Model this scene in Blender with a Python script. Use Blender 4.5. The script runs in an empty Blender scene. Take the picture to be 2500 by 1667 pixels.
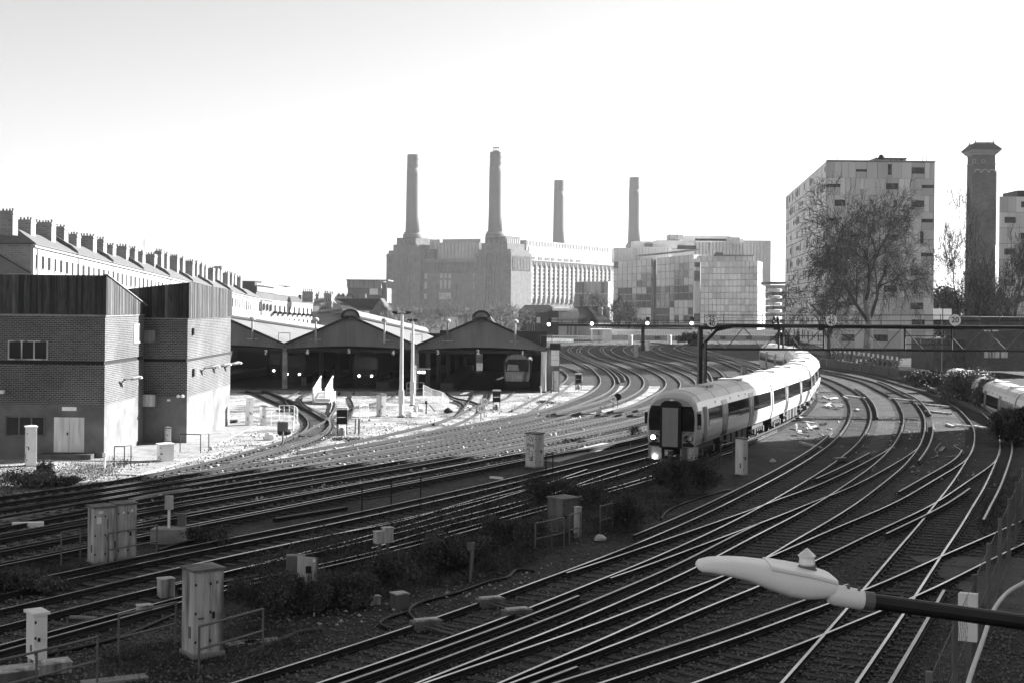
import bpy, math, random
import numpy as np
from mathutils import Vector, Matrix

S = bpy.context.scene
COL = S.collection
R = math.radians
random.seed(7)

# ------------------------------------------------------------------ camera
CAMZ = 8.4; FPX = 3472.0; CX, CY = 1250.0, 742.0; ROLL = R(0.58)
cam = bpy.data.cameras.new('camera'); camo = bpy.data.objects.new('camera', cam); COL.objects.link(camo)
cam.sensor_fit = 'HORIZONTAL'; cam.sensor_width = 36.0; cam.lens = 36.0 * FPX / 2500.0
cam.shift_y = (CY - 833.5) / 2500.0
cam.clip_start = 0.5; cam.clip_end = 6000
camo.location = (0, 0, CAMZ); camo.rotation_euler = (R(90), -ROLL, 0)
S.camera = camo

# ------------------------------------------------------------------ sky, sun, exposure
SUN_AZ, SUN_EL = R(57), R(24)          # to the right of the view axis (+Y), above the horizon
w = bpy.data.worlds.new('World'); S.world = w; w.use_nodes = True
nt = w.node_tree; nt.nodes.clear()
sky = nt.nodes.new('ShaderNodeTexSky'); sky.sky_type = 'NISHITA'; sky.sun_disc = False
sky.sun_elevation = SUN_EL; sky.sun_rotation = SUN_AZ; sky.air_density = 1.0; sky.dust_density = 1.0; sky.ozone_density = 1.0
bw = nt.nodes.new('ShaderNodeRGBToBW'); bg = nt.nodes.new('ShaderNodeBackground'); wo = nt.nodes.new('ShaderNodeOutputWorld')
bg.inputs['Strength'].default_value = 0.05
nt.links.new(sky.outputs[0], bw.inputs[0]); nt.links.new(bw.outputs[0], bg.inputs['Color']); nt.links.new(bg.outputs[0], wo.inputs['Surface'])
sl = bpy.data.lights.new('sun', 'SUN'); sl.energy = 5.0; sl.angle = R(0.5); sl.color = (1, 1, 1)
so = bpy.data.objects.new('sun', sl); COL.objects.link(so); so.location = (60, 40, 60)
SUNV = Vector((math.sin(SUN_AZ) * math.cos(SUN_EL), math.cos(SUN_AZ) * math.cos(SUN_EL), math.sin(SUN_EL)))
so.rotation_euler = SUNV.to_track_quat('Z', 'Y').to_euler()
S.view_settings.view_transform = 'Standard'; S.view_settings.look = 'None'
S.view_settings.gamma = 1.0; S.view_settings.exposure = 2.0
S.view_settings.use_curve_mapping = False
try:
    S.cycles.volume_bounces = 0; S.cycles.max_bounces = 6
except Exception: pass

# ------------------------------------------------------------------ pixel -> place
def ray(px, py):
    u, v = px - CX, py - CY
    return (u * math.cos(ROLL) + v * math.sin(ROLL), u * math.sin(ROLL) - v * math.cos(ROLL))
def G(px, py, z=0.0):                  # the point of the level z that a pixel shows
    r, up = ray(px, py); t = (z - CAMZ) / up
    return Vector((r * t, FPX * t, z))
def A(px, py, Y):                      # the point at depth Y that a pixel shows
    r, up = ray(px, py); t = Y / FPX
    return Vector((r * t, Y, CAMZ + up * t))
TILE = {1: (0, 1145), 2: (784, 1145), 3: (1568, 1145), 4: (560, 920), 5: (1250, 800), 6: (1716, 820), 7: (0, 900)}
def P(t, *pts): return [(TILE[t][0] + x / 3.0, TILE[t][1] + y / 3.0) for x, y in pts]
def sc(Y): return FPX / Y

# ------------------------------------------------------------------ materials (all neutral: the photograph is black and white)
MATS = {}
def nodes(m):
    m.use_nodes = True; n = m.node_tree
    return n, n.nodes['Principled BSDF']
def mat(name, g, rough=0.8, var=0.25, scale=3.0, bump=0.0, metal=0.0, spec=0.3, streak=False, detail=5, emit=0.0, bscale=None, stain=0.0, stain_g=0.5):
    if name in MATS: return MATS[name]
    m = bpy.data.materials.new(name); n, b = nodes(m); L = n.links
    b.inputs['Roughness'].default_value = rough; b.inputs['Metallic'].default_value = metal
    b.inputs['Specular IOR Level'].default_value = spec
    b.inputs['Base Color'].default_value = (g, g, g, 1)
    if emit > 0:
        b.inputs['Emission Color'].default_value = (1, 1, 1, 1); b.inputs['Emission Strength'].default_value = emit
    tc = n.nodes.new('ShaderNodeTexCoord')
    if var > 0:
        mp = n.nodes.new('ShaderNodeMapping'); L.new(tc.outputs['Object'], mp.inputs[0])
        if streak: mp.inputs['Scale'].default_value = (1, 1, 0.12)
        nz = n.nodes.new('ShaderNodeTexNoise'); nz.inputs['Scale'].default_value = scale; nz.inputs['Detail'].default_value = detail
        nz.inputs['Roughness'].default_value = 0.65
        L.new(mp.outputs[0], nz.inputs['Vector'])
        mr = n.nodes.new('ShaderNodeMapRange'); mr.inputs['From Min'].default_value = 0.28; mr.inputs['From Max'].default_value = 0.72
        mr.inputs['To Min'].default_value = g * (1 - var); mr.inputs['To Max'].default_value = min(0.95, g * (1 + var))
        L.new(nz.outputs['Fac'], mr.inputs['Value'])
        src = mr.outputs[0]
        if stain > 0:
            n2 = n.nodes.new('ShaderNodeTexNoise'); n2.inputs['Scale'].default_value = scale * 0.35; n2.inputs['Detail'].default_value = 8
            L.new(mp.outputs[0], n2.inputs['Vector'])
            r2 = n.nodes.new('ShaderNodeMapRange'); r2.inputs['From Min'].default_value = 0.52; r2.inputs['From Max'].default_value = 0.66
            r2.inputs['To Min'].default_value = 1.0; r2.inputs['To Max'].default_value = 1.0 - stain
            L.new(n2.outputs['Fac'], r2.inputs['Value'])
            mu = n.nodes.new('ShaderNodeMath'); mu.operation = 'MULTIPLY'; L.new(src, mu.inputs[0]); L.new(r2.outputs[0], mu.inputs[1]); src = mu.outputs[0]
        cb = n.nodes.new('ShaderNodeCombineColor')
        for i in range(3): L.new(src, cb.inputs[i])
        L.new(cb.outputs[0], b.inputs['Base Color'])
    if bump > 0:
        nb = n.nodes.new('ShaderNodeTexNoise'); nb.inputs['Scale'].default_value = bscale or scale * 4; nb.inputs['Detail'].default_value = 3
        L.new(tc.outputs['Object'], nb.inputs['Vector'])
        bp = n.nodes.new('ShaderNodeBump'); bp.inputs['Strength'].default_value = bump; bp.inputs['Distance'].default_value = 0.05
        L.new(nb.outputs['Fac'], bp.inputs['Height']); L.new(bp.outputs[0], b.inputs['Normal'])
    MATS[name] = m; return m

def brick_mat(name, g, mortar, bw_=0.225, bh=0.075, var=0.3, big=0.0):
    """brick courses laid out on the wall whichever way it faces (object metres)"""
    m = bpy.data.materials.new(name); n, b = nodes(m); L = n.links
    b.inputs['Roughness'].default_value = 0.9; b.inputs['Specular IOR Level'].default_value = 0.15
    tc = n.nodes.new('ShaderNodeTexCoord'); sp = n.nodes.new('ShaderNodeSeparateXYZ'); L.new(tc.outputs['Object'], sp.inputs[0])
    sn = n.nodes.new('ShaderNodeSeparateXYZ'); L.new(tc.outputs['Normal'], sn.inputs[0])
    ab = n.nodes.new('ShaderNodeMath'); ab.operation = 'ABSOLUTE'; L.new(sn.outputs['X'], ab.inputs[0])
    gt = n.nodes.new('ShaderNodeMath'); gt.operation = 'GREATER_THAN'; gt.inputs[1].default_value = 0.7; L.new(ab.outputs[0], gt.inputs[0])
    mx = n.nodes.new('ShaderNodeMix'); L.new(gt.outputs[0], mx.inputs['Factor']); L.new(sp.outputs['X'], mx.inputs['A']); L.new(sp.outputs['Y'], mx.inputs['B'])
    cv = n.nodes.new('ShaderNodeCombineXYZ'); L.new(mx.outputs['Result'], cv.inputs[0]); L.new(sp.outputs['Z'], cv.inputs[1])
    br = n.nodes.new('ShaderNodeTexBrick'); L.new(cv.outputs[0], br.inputs['Vector'])
    br.inputs['Scale'].default_value = 1.0; br.inputs['Brick Width'].default_value = bw_; br.inputs['Row Height'].default_value = bh
    br.inputs['Mortar Size'].default_value = bh * 0.13; br.inputs['Mortar Smooth'].default_value = 0.2
    a, c = g * (1 - var), g * (1 + var)
    br.inputs['Color1'].default_value = (a, a, a, 1); br.inputs['Color2'].default_value = (c, c, c, 1); br.inputs['Mortar'].default_value = (mortar,) * 3 + (1,)
    nz = n.nodes.new('ShaderNodeTexNoise'); nz.inputs['Scale'].default_value = 0.35; nz.inputs['Detail'].default_value = 6; L.new(tc.outputs['Object'], nz.inputs['Vector'])
    mr = n.nodes.new('ShaderNodeMapRange'); mr.inputs['From Min'].default_value = 0.3; mr.inputs['From Max'].default_value = 0.7; mr.inputs['To Min'].default_value = 0.75; mr.inputs['To Max'].default_value = 1.2
    L.new(nz.outputs['Fac'], mr.inputs['Value'])
    vm = n.nodes.new('ShaderNodeVectorMath'); vm.operation = 'SCALE'; L.new(br.outputs['Color'], vm.inputs[0]); L.new(mr.outputs[0], vm.inputs['Scale'])
    L.new(vm.outputs[0], b.inputs['Base Color'])
    bp = n.nodes.new('ShaderNodeBump'); bp.inputs['Strength'].default_value = 0.5; bp.inputs['Distance'].default_value = 0.02; bp.invert = True
    L.new(br.outputs['Fac'], bp.inputs['Height']); L.new(bp.outputs[0], b.inputs['Normal'])
    MATS[name] = m; return m

def ballast_mat(name, g, stone=22.0):
    m = bpy.data.materials.new(name); n, b = nodes(m); L = n.links
    b.inputs['Roughness'].default_value = 0.75; b.inputs['Specular IOR Level'].default_value = 0.25
    tc = n.nodes.new('ShaderNodeTexCoord')
    vo = n.nodes.new('ShaderNodeTexVoronoi'); vo.inputs['Scale'].default_value = stone; L.new(tc.outputs['Object'], vo.inputs['Vector'])
    sp = n.nodes.new('ShaderNodeSeparateColor'); L.new(vo.outputs['Color'], sp.inputs[0])
    r1 = n.nodes.new('ShaderNodeMapRange'); r1.inputs['To Min'].default_value = g * 0.2; r1.inputs['To Max'].default_value = g * 2.4; L.new(sp.outputs[0], r1.inputs['Value'])
    n1 = n.nodes.new('ShaderNodeTexNoise'); n1.inputs['Scale'].default_value = 0.32; n1.inputs['Detail'].default_value = 8; n1.inputs['Roughness'].default_value = 0.7; L.new(tc.outputs['Object'], n1.inputs['Vector'])
    r2 = n.nodes.new('ShaderNodeMapRange'); r2.inputs['From Min'].default_value = 0.36; r2.inputs['From Max'].default_value = 0.74; r2.inputs['To Min'].default_value = 0.35; r2.inputs['To Max'].default_value = 2.6; L.new(n1.outputs['Fac'], r2.inputs['Value'])
    n3 = n.nodes.new('ShaderNodeTexNoise'); n3.inputs['Scale'].default_value = 3.2; n3.inputs['Detail'].default_value = 6; n3.inputs['Roughness'].default_value = 0.8; L.new(tc.outputs['Object'], n3.inputs['Vector'])
    r3 = n.nodes.new('ShaderNodeMapRange'); r3.inputs['From Min'].default_value = 0.36; r3.inputs['From Max'].default_value = 0.66; r3.inputs['To Min'].default_value = 0.45; r3.inputs['To Max'].default_value = 1.8; L.new(n3.outputs['Fac'], r3.inputs['Value'])
    m0 = n.nodes.new('ShaderNodeMath'); m0.operation = 'MULTIPLY'; L.new(r2.outputs[0], m0.inputs[0]); L.new(r3.outputs[0], m0.inputs[1])
    mu = n.nodes.new('ShaderNodeMath'); mu.operation = 'MULTIPLY'; L.new(r1.outputs[0], mu.inputs[0]); L.new(m0.outputs[0], mu.inputs[1])
    cb = n.nodes.new('ShaderNodeCombineColor')
    for i in range(3): L.new(mu.outputs[0], cb.inputs[i])
    L.new(cb.outputs[0], b.inputs['Base Color'])
    v2 = n.nodes.new('ShaderNodeTexVoronoi'); v2.inputs['Scale'].default_value = stone * 0.55; L.new(tc.outputs['Object'], v2.inputs['Vector'])
    ad = n.nodes.new('ShaderNodeMath'); L.new(vo.outputs['Distance'], ad.inputs[0]); L.new(v2.outputs['Distance'], ad.inputs[1])
    bp = n.nodes.new('ShaderNodeBump'); bp.inputs['Strength'].default_value = 1.0; bp.inputs['Distance'].default_value = 0.06; bp.invert = True
    L.new(ad.outputs[0], bp.inputs['Height']); L.new(bp.outputs[0], b.inputs['Normal'])
    MATS[name] = m; return m

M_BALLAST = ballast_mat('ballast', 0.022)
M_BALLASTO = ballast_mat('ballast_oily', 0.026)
M_BALLAST_SUN = ballast_mat('ballast_sunlit', 0.20)  # the yard's sunlight painted in as a lighter ballast
M_RAILTOP = mat('rail_head_steel', 0.42, rough=0.26, var=0.6, scale=.22, metal=1.0, spec=0.5)
M_RAIL = mat('rail_rust', 0.02, rough=0.75, var=0.3, scale=6)
M_COND = mat('conductor_rail_steel', 0.30, rough=0.38, var=0.25, scale=2, metal=1.0)
M_SLEEPER = mat('sleeper_timber', 0.05, rough=0.85, var=0.45, scale=4, bump=0.4)
M_SLEEPERC = mat('sleeper_concrete', 0.10, rough=0.85, var=0.35, scale=3, bump=0.3)
M_BRICK = brick_mat('brick_dark', 0.075, 0.27, .25, .1)
M_BRICKFAR = brick_mat('brick_far', 0.22, 0.3, 0.9, 0.3, 0.15)
M_TOWER = brick_mat('brick_tower', 0.10, 0.12, .9, .3, .2)
M_BRICKDK = brick_mat('brick_sooty', 0.07, 0.1, 0.45, 0.15, 0.3)
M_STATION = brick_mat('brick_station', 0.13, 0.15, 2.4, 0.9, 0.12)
M_STATION_SUN = brick_mat('brick_station_sunlit', 0.26, 0.3, 2.4, .9, .1)  # same station brick, lightened for the sun on the long side
M_RENDER = mat('grey_render', 0.16, var=0.2, scale=1.2, bump=0.15, stain=0.35)
M_WHITE = mat('white_paint', 0.82, rough=0.5, var=0.08, scale=2, stain=0.12)
M_WHITEDIRTY = mat('white_paint_dirty', 0.58, rough=0.6, var=0.3, scale=3, streak=True, stain=0.55)
M_CABGREY = mat('cabinet_grey', 0.46, rough=0.6, var=0.4, scale=6, streak=True, stain=0.75, bump=0.1)
M_CABDARK = mat('cabinet_dark', 0.14, rough=0.6, var=0.35, scale=5, streak=True, stain=0.4)
M_CONC = mat('concrete', 0.27, var=0.25, scale=2.5, bump=0.25, stain=0.3)
M_CONCDK = mat('concrete_dark', 0.08, var=0.35, scale=2.5, bump=0.25, stain=0.4)
M_DARKMETAL = mat('dark_metal', 0.01, rough=0.55, var=0.4, scale=3, spec=0.4)
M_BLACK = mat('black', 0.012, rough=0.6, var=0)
M_TUBE = mat('galvanised_tube', 0.13, rough=0.5, var=0.3, scale=4)
M_GALV = mat('galvanised_pole', 0.62, rough=0.45, var=0.15, scale=2)
M_WOOD = mat('wood_cladding', 0.05, rough=0.7, var=0.9, scale=9, streak=True, spec=0.35)
M_WOODS = [M_WOOD] + [mat('wood_board_%d' % i, v, rough=0.7, var=0.7, scale=6, streak=True) for i, v in enumerate((0.02, 0.035, 0.11))]
M_SHEETR = mat('shed_roof_sheet', 0.15, rough=0.6, var=0.15, scale=0.8, stain=0.2)
M_CLAD = mat('shed_gable_sheet', 0.17, rough=0.6, var=0.25, scale=1.2, streak=True, stain=0.25)
M_SLATE = mat('slate', 0.11, rough=0.65, var=0.2, scale=1.0)
M_SLATEDK = mat('slate_dark', 0.025, rough=0.65, var=0.3, scale=1.0)
M_STUCCO = mat('stucco', 0.34, rough=0.7, var=0.1, scale=0.6, stain=0.1)
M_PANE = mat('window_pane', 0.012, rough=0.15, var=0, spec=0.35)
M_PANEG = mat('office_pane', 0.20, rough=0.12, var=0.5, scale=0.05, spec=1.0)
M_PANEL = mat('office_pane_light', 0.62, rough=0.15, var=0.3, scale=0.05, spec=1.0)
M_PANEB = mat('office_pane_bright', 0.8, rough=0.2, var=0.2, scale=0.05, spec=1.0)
M_CHIMNEY = mat('chimney_concrete', 0.20, rough=0.8, var=0.05, scale=0.1)
M_BODY = mat('train_white', 0.60, rough=0.28, var=0.05, scale=1.5, spec=0.5)
M_TROOF = mat('train_roof', 0.55, rough=0.4, var=0.1, scale=2.0, spec=0.4)
M_TGREY = mat('train_front_grey', 0.34, rough=0.35, var=0.06, scale=2, spec=0.5)
M_TDOOR = mat('train_door', 0.06, rough=0.35, var=0.1, scale=2, spec=0.5)
M_TDOORG = mat('gangway_door_grey', 0.24, rough=0.4, var=0.08, scale=2)
M_TGLASS = mat('train_glass', 0.018, rough=0.06, var=0, spec=0.8)
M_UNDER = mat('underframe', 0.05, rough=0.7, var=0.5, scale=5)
M_LAMP = mat('headlight_lit', 0.9, var=0, emit=4.0)
M_LAMPS = mat('signal_lit', 0.9, var=0, emit=3.0)
M_LED = mat('led_display_lit', 0.9, var=0, emit=1.6)
M_LEAF = mat('bush_leaf', 0.075, rough=0.7, var=0.9, scale=1.2, spec=0.2)
M_LEAFL = mat('bush_leaf_pale', 0.12, rough=0.7, var=0.6, scale=1.2, spec=0.2)
M_TWIG = mat('twig', 0.09, rough=0.8, var=0.3, scale=1)
M_BARK = mat('plane_bark', 0.20, rough=0.8, var=0.6, scale=0.9)
M_PLASTIC = mat('lamp_plastic', 0.85, rough=0.4, var=0.04, scale=3, spec=0.4)
M_LENS = mat('photocell_lens', 0.75, rough=0.1, var=0, spec=0.8)
M_SIGN = mat('sign_white', 0.9, rough=0.5, var=0.06, scale=3)
M_INK = mat('sign_black', 0.02, rough=0.6, var=0)
M_RUBBLE = mat('rubble_pale', 0.42, var=0.4, scale=4, bump=0.4)

# ------------------------------------------------------------------ mesh helpers
class MB:
    def __init__(s): s.v = []; s.f = []; s.m = []
    def add(s, v, f, mi=0):
        o = len(s.v); s.v.extend([tuple(p) for p in v]); s.f.extend([tuple(i + o for i in q) for q in f]); s.m.extend([mi] * len(f)); return s
    def box(s, x0, x1, y0, y1, z0, z1, mi=0):
        return s.add([(x0, y0, z0), (x1, y0, z0), (x1, y1, z0), (x0, y1, z0), (x0, y0, z1), (x1, y0, z1), (x1, y1, z1), (x0, y1, z1)],
                     [(0, 3, 2, 1), (4, 5, 6, 7), (0, 1, 5, 4), (1, 2, 6, 5), (2, 3, 7, 6), (3, 0, 4, 7)], mi)
    def cbox(s, c, sx, sy, sz, rz=0.0, mi=0):       # centre of base
        a, b = math.cos(rz), math.sin(rz); v = []
        for dz in (0, sz):
            for dx, dy in ((-.5, -.5), (.5, -.5), (.5, .5), (-.5, .5)):
                x, y = dx * sx, dy * sy; v.append((c[0] + x * a - y * b, c[1] + x * b + y * a, c[2] + dz))
        return s.add(v, [(0, 3, 2, 1), (4, 5, 6, 7), (0, 1, 5, 4), (1, 2, 6, 5), (2, 3, 7, 6), (3, 0, 4, 7)], mi)
    def poly_extrude(s, pts, d, mi=0):              # planar polygon (list of 3d) swept by vector d
        n = len(pts); d = Vector(d); v = [Vector(p) for p in pts]; v2 = [p + d for p in v]
        f = [tuple(range(n - 1, -1, -1)), tuple(range(n, 2 * n))] + [(i, (i + 1) % n, n + (i + 1) % n, n + i) for i in range(n)]
        return s.add(v + v2, f, mi)
    def tube(s, path, r, n=6, mi=0, cap=True):
        path = [Vector(p) for p in path]; k = len(path)
        rs = r if isinstance(r, (list, tuple)) else [r] * k
        v = []; prev = None
        for i, p in enumerate(path):
            d = (path[min(i + 1, k - 1)] - path[max(i - 1, 0)])
            if d.length < 1e-9: d = Vector((0, 0, 1))
            d.normalize()
            up = Vector((0, 0, 1)) if abs(d.z) < 0.95 else Vector((0, 1, 0))
            if prev is not None:
                a = (prev - d * prev.dot(d))
                a = a.normalized() if a.length > 1e-6 else d.cross(up).normalized()
            else: a = d.cross(up).normalized()
            prev = a; b = d.cross(a)
            for j in range(n):
                t = 2 * math.pi * j / n; v.append(p + (a * math.cos(t) + b * math.sin(t)) * rs[i])
        f = [(i * n + j, i * n + (j + 1) % n, (i + 1) * n + (j + 1) % n, (i + 1) * n + j) for i in range(k - 1) for j in range(n)]
        if cap: f += [tuple(range(n - 1, -1, -1)), tuple(range((k - 1) * n, k * n))]
        return s.add(v, f, mi)
    def lathe(s, c, prof, n=16, mi=0):              # prof: (radius, z)
        v = []; k = len(prof)
        for r_, z in prof:
            for j in range(n):
                t = 2 * math.pi * j / n; v.append((c[0] + r_ * math.cos(t), c[1] + r_ * math.sin(t), c[2] + z))
        f = [(i * n + j, i * n + (j + 1) % n, (i + 1) * n + (j + 1) % n, (i + 1) * n + j) for i in range(k - 1) for j in range(n)]
        f += [tuple(range(n - 1, -1, -1)), tuple(range((k - 1) * n, k * n))]
        return s.add(v, f, mi)
    def disc(s, c, r, nrm, th=0.03, n=24, mi=0):    # a thick round plate
        nrm = Vector(nrm).normalized(); c = Vector(c)
        return s.tube([c, c + nrm * th], r, n, mi)
    def mesh(s, name, mats, smooth=False):
        me = bpy.data.meshes.new(name); me.from_pydata(s.v, [], s.f)
        for m in (mats if isinstance(mats, (list, tuple)) else [mats]): me.materials.append(m)
        if any(s.m): me.polygons.foreach_set('material_index', s.m)
        if smooth: me.polygons.foreach_set('use_smooth', [True] * len(s.f))
        me.update(); return me
    def obj(s, name, mats, parent=None, smooth=False, **kw):
        return link(name, s.mesh(name, mats, smooth), parent, **kw)

def link(name, data, parent=None, label=None, cat=None, group=None, kind=None, loc=None, rz=None):
    o = bpy.data.objects.new(name, data); COL.objects.link(o)
    if parent is not None: o.parent = parent
    if label: o['label'] = label
    if cat: o['category'] = cat
    if group: o['group'] = group
    if kind: o['kind'] = kind
    if loc is not None: o.location = loc
    if rz is not None: o.rotation_euler = (0, 0, rz)
    return o
def thing(name, label, cat, loc=(0, 0, 0), rz=0.0, group=None): return link(name, None, None, label, cat, group, None, loc, rz)
def box(name, m, parent, *a, **kw): return MB().box(*a).obj(name, m, parent, **kw)
def np_mesh(name, V, F, mats, parent=None, **kw):    # numpy verts, faces of one size
    me = bpy.data.meshes.new(name); V = np.asarray(V, np.float32); F = np.asarray(F, np.int32); k = F.shape[1]
    me.vertices.add(len(V)); me.vertices.foreach_set('co', V.ravel())
    me.loops.add(F.size); me.loops.foreach_set('vertex_index', F.ravel())
    me.polygons.add(len(F)); me.polygons.foreach_set('loop_start', np.arange(0, F.size, k, dtype=np.int32))
    try: me.polygons.foreach_set('loop_total', np.full(len(F), k, np.int32))
    except Exception: pass
    me.materials.append(mats); me.update(calc_edges=True)
    return link(name, me, parent, **kw)
def text(name, body, size, parent, loc, rot, m, th=0.004, align='CENTER'):
    cu = bpy.data.curves.new(name, 'FONT'); cu.body = body; cu.size = size; cu.align_x = align; cu.align_y = 'CENTER'; cu.extrude = th; cu.offset = size * .012; cu.resolution_u = 3
    tmp = bpy.data.objects.new(name, cu); COL.objects.link(tmp)
    dg = bpy.context.evaluated_depsgraph_get(); me = bpy.data.meshes.new_from_object(tmp.evaluated_get(dg))
    bpy.data.objects.remove(tmp); me.materials.clear(); me.materials.append(m)
    o = link(name, me, parent); o.location = loc; o.rotation_euler = rot
    return o
FACE = (R(90), 0, 0)                   # lettering that faces the camera (-Y)

# ------------------------------------------------------------------ ground
CUT0, CUT1 = 84.0, 165.0
def cutl(y): return 34.4 + .17 * (y - 93)
def cutr(y): return 43.5 + .17 * (y - 93)
g = MB()                                   # one sheet with a railway cutting let into it on the right
g.add([(-1500, -120, 0), (1500, -120, 0), (1500, CUT0, 0), (cutr(CUT0), CUT0, 0), (cutl(CUT0), CUT0, 0), (-1500, CUT0, 0)], [(0, 1, 2, 3, 4, 5)])
g.add([(-1500, CUT0, 0), (cutl(CUT0), CUT0, 0), (cutl(CUT1), CUT1, 0), (-1500, CUT1, 0)], [(0, 1, 2, 3)])
g.add([(cutr(CUT0), CUT0, 0), (1500, CUT0, 0), (1500, CUT1, 0), (cutr(CUT1), CUT1, 0)], [(0, 1, 2, 3)])
g.add([(-1500, CUT1, 0), (cutl(CUT1), CUT1, 0), (cutr(CUT1), CUT1, 0), (1500, CUT1, 0), (1500, 2400, 0), (-1500, 2400, 0)], [(0, 1, 2, 3, 4, 5)])
g.add([(cutl(CUT0), CUT0, -1.5), (cutr(CUT0), CUT0, -1.5), (cutr(CUT1), CUT1, -1.5), (cutl(CUT1), CUT1, -1.5)], [(0, 1, 2, 3)])
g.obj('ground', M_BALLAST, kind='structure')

# ------------------------------------------------------------------ tracks
def catmull(p, k=10):
    p = [np.array(q, float) for q in p]; p = [2 * p[0] - p[1]] + p + [2 * p[-1] - p[-2]]; o = []
    for i in range(1, len(p) - 2):
        for j in range(k):
            t = j / k; a, b, c, d = p[i - 1:i + 3]
            o.append(0.5 * (2 * b + (c - a) * t + (2 * a - 5 * b + 4 * c - d) * t * t + (3 * b - a - 3 * c + d) * t ** 3))
    o.append(p[-2]); return np.array(o)
def resample(p, step):
    d = np.r_[0, np.cumsum(np.hypot(*np.diff(p, axis=0).T))]; n = max(2, int(d[-1] / step) + 1); s = np.linspace(0, d[-1], n)
    return np.c_[np.interp(s, d, p[:, 0]), np.interp(s, d, p[:, 1])]
def smooth_path(px, it=10, ext=0.0, step=1.5):
    pts = [G(x, y, 0.17)[:2] for x, y in px]
    q = resample(np.array(pts, float), 3.0) if False else resample(catmull(pts, 8), step)
    for _ in range(it):
        q[1:-1] = 0.5 * q[1:-1] + 0.25 * (q[:-2] + q[2:])
    if ext > 0:
        d = q[-1] - q[-4]; d /= np.hypot(*d); q = np.vstack([q, [q[-1] + d * ext * k / 8 for k in range(1, 9)]])
    return q
def normals(q):
    t = np.gradient(q, axis=0); t /= np.hypot(t[:, 0], t[:, 1])[:, None]
    return t, np.c_[-t[:, 1], t[:, 0]]
RPROF = [(-.07, 0), (.07, 0), (.07, .02), (.014, .035), (.014, .11), (.038, .12), (.038, .155), (-.038, .155), (-.038, .12), (-.014, .11), (-.014, .035), (-.07, .02)]
CPROF = [(-.07, .06), (.07, .06), (.07, .09), (.03, .11), (.045, .17), (.045, .215), (-.045, .215), (-.045, .17), (-.03, .11), (-.07, .09)]
def rail(name, q, off, parent, prof=RPROF, top=6, z=0.0, mats=None, a=0.0, b=1.0):
    n0, n1 = int(a * (len(q) - 1)), max(int(a * (len(q) - 1)) + 2, int(b * (len(q) - 1)) + 1)
    t, nn = normals(q); c = (q + nn * off)[n0:n1]; nn = nn[n0:n1]; k = len(prof); m = MB()
    for i in range(len(c)):
        for (pu, pz) in prof: m.v.append((c[i, 0] + nn[i, 0] * pu, c[i, 1] + nn[i, 1] * pu, pz + z))
    for i in range(len(c) - 1):
        for j in range(k):
            m.f.append((i * k + j, i * k + (j + 1) % k, (i + 1) * k + (j + 1) % k, (i + 1) * k + j)); m.m.append(1 if j == top else 0)
    m.f += [tuple(range(k - 1, -1, -1)), tuple(range((len(c) - 1) * k, len(c) * k))]; m.m += [0, 0]
    return m.obj(name, mats or [M_RAIL, M_RAILTOP], parent)
SLEEP_ME = {}
def sleeper_mesh(mm):
    if mm.name not in SLEEP_ME: SLEEP_ME[mm.name] = MB().box(-1.3, 1.3, -.125, .125, -.10, .0).mesh('sleeper', mm)
    return SLEEP_ME[mm.name]
TRK = [0]
PATHS = {}
def inview(x, y):
    if y < 24: return False
    u = x / y * FPX; v = (CAMZ) / y * FPX
    return abs(u) < 1340 and v < 980
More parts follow.
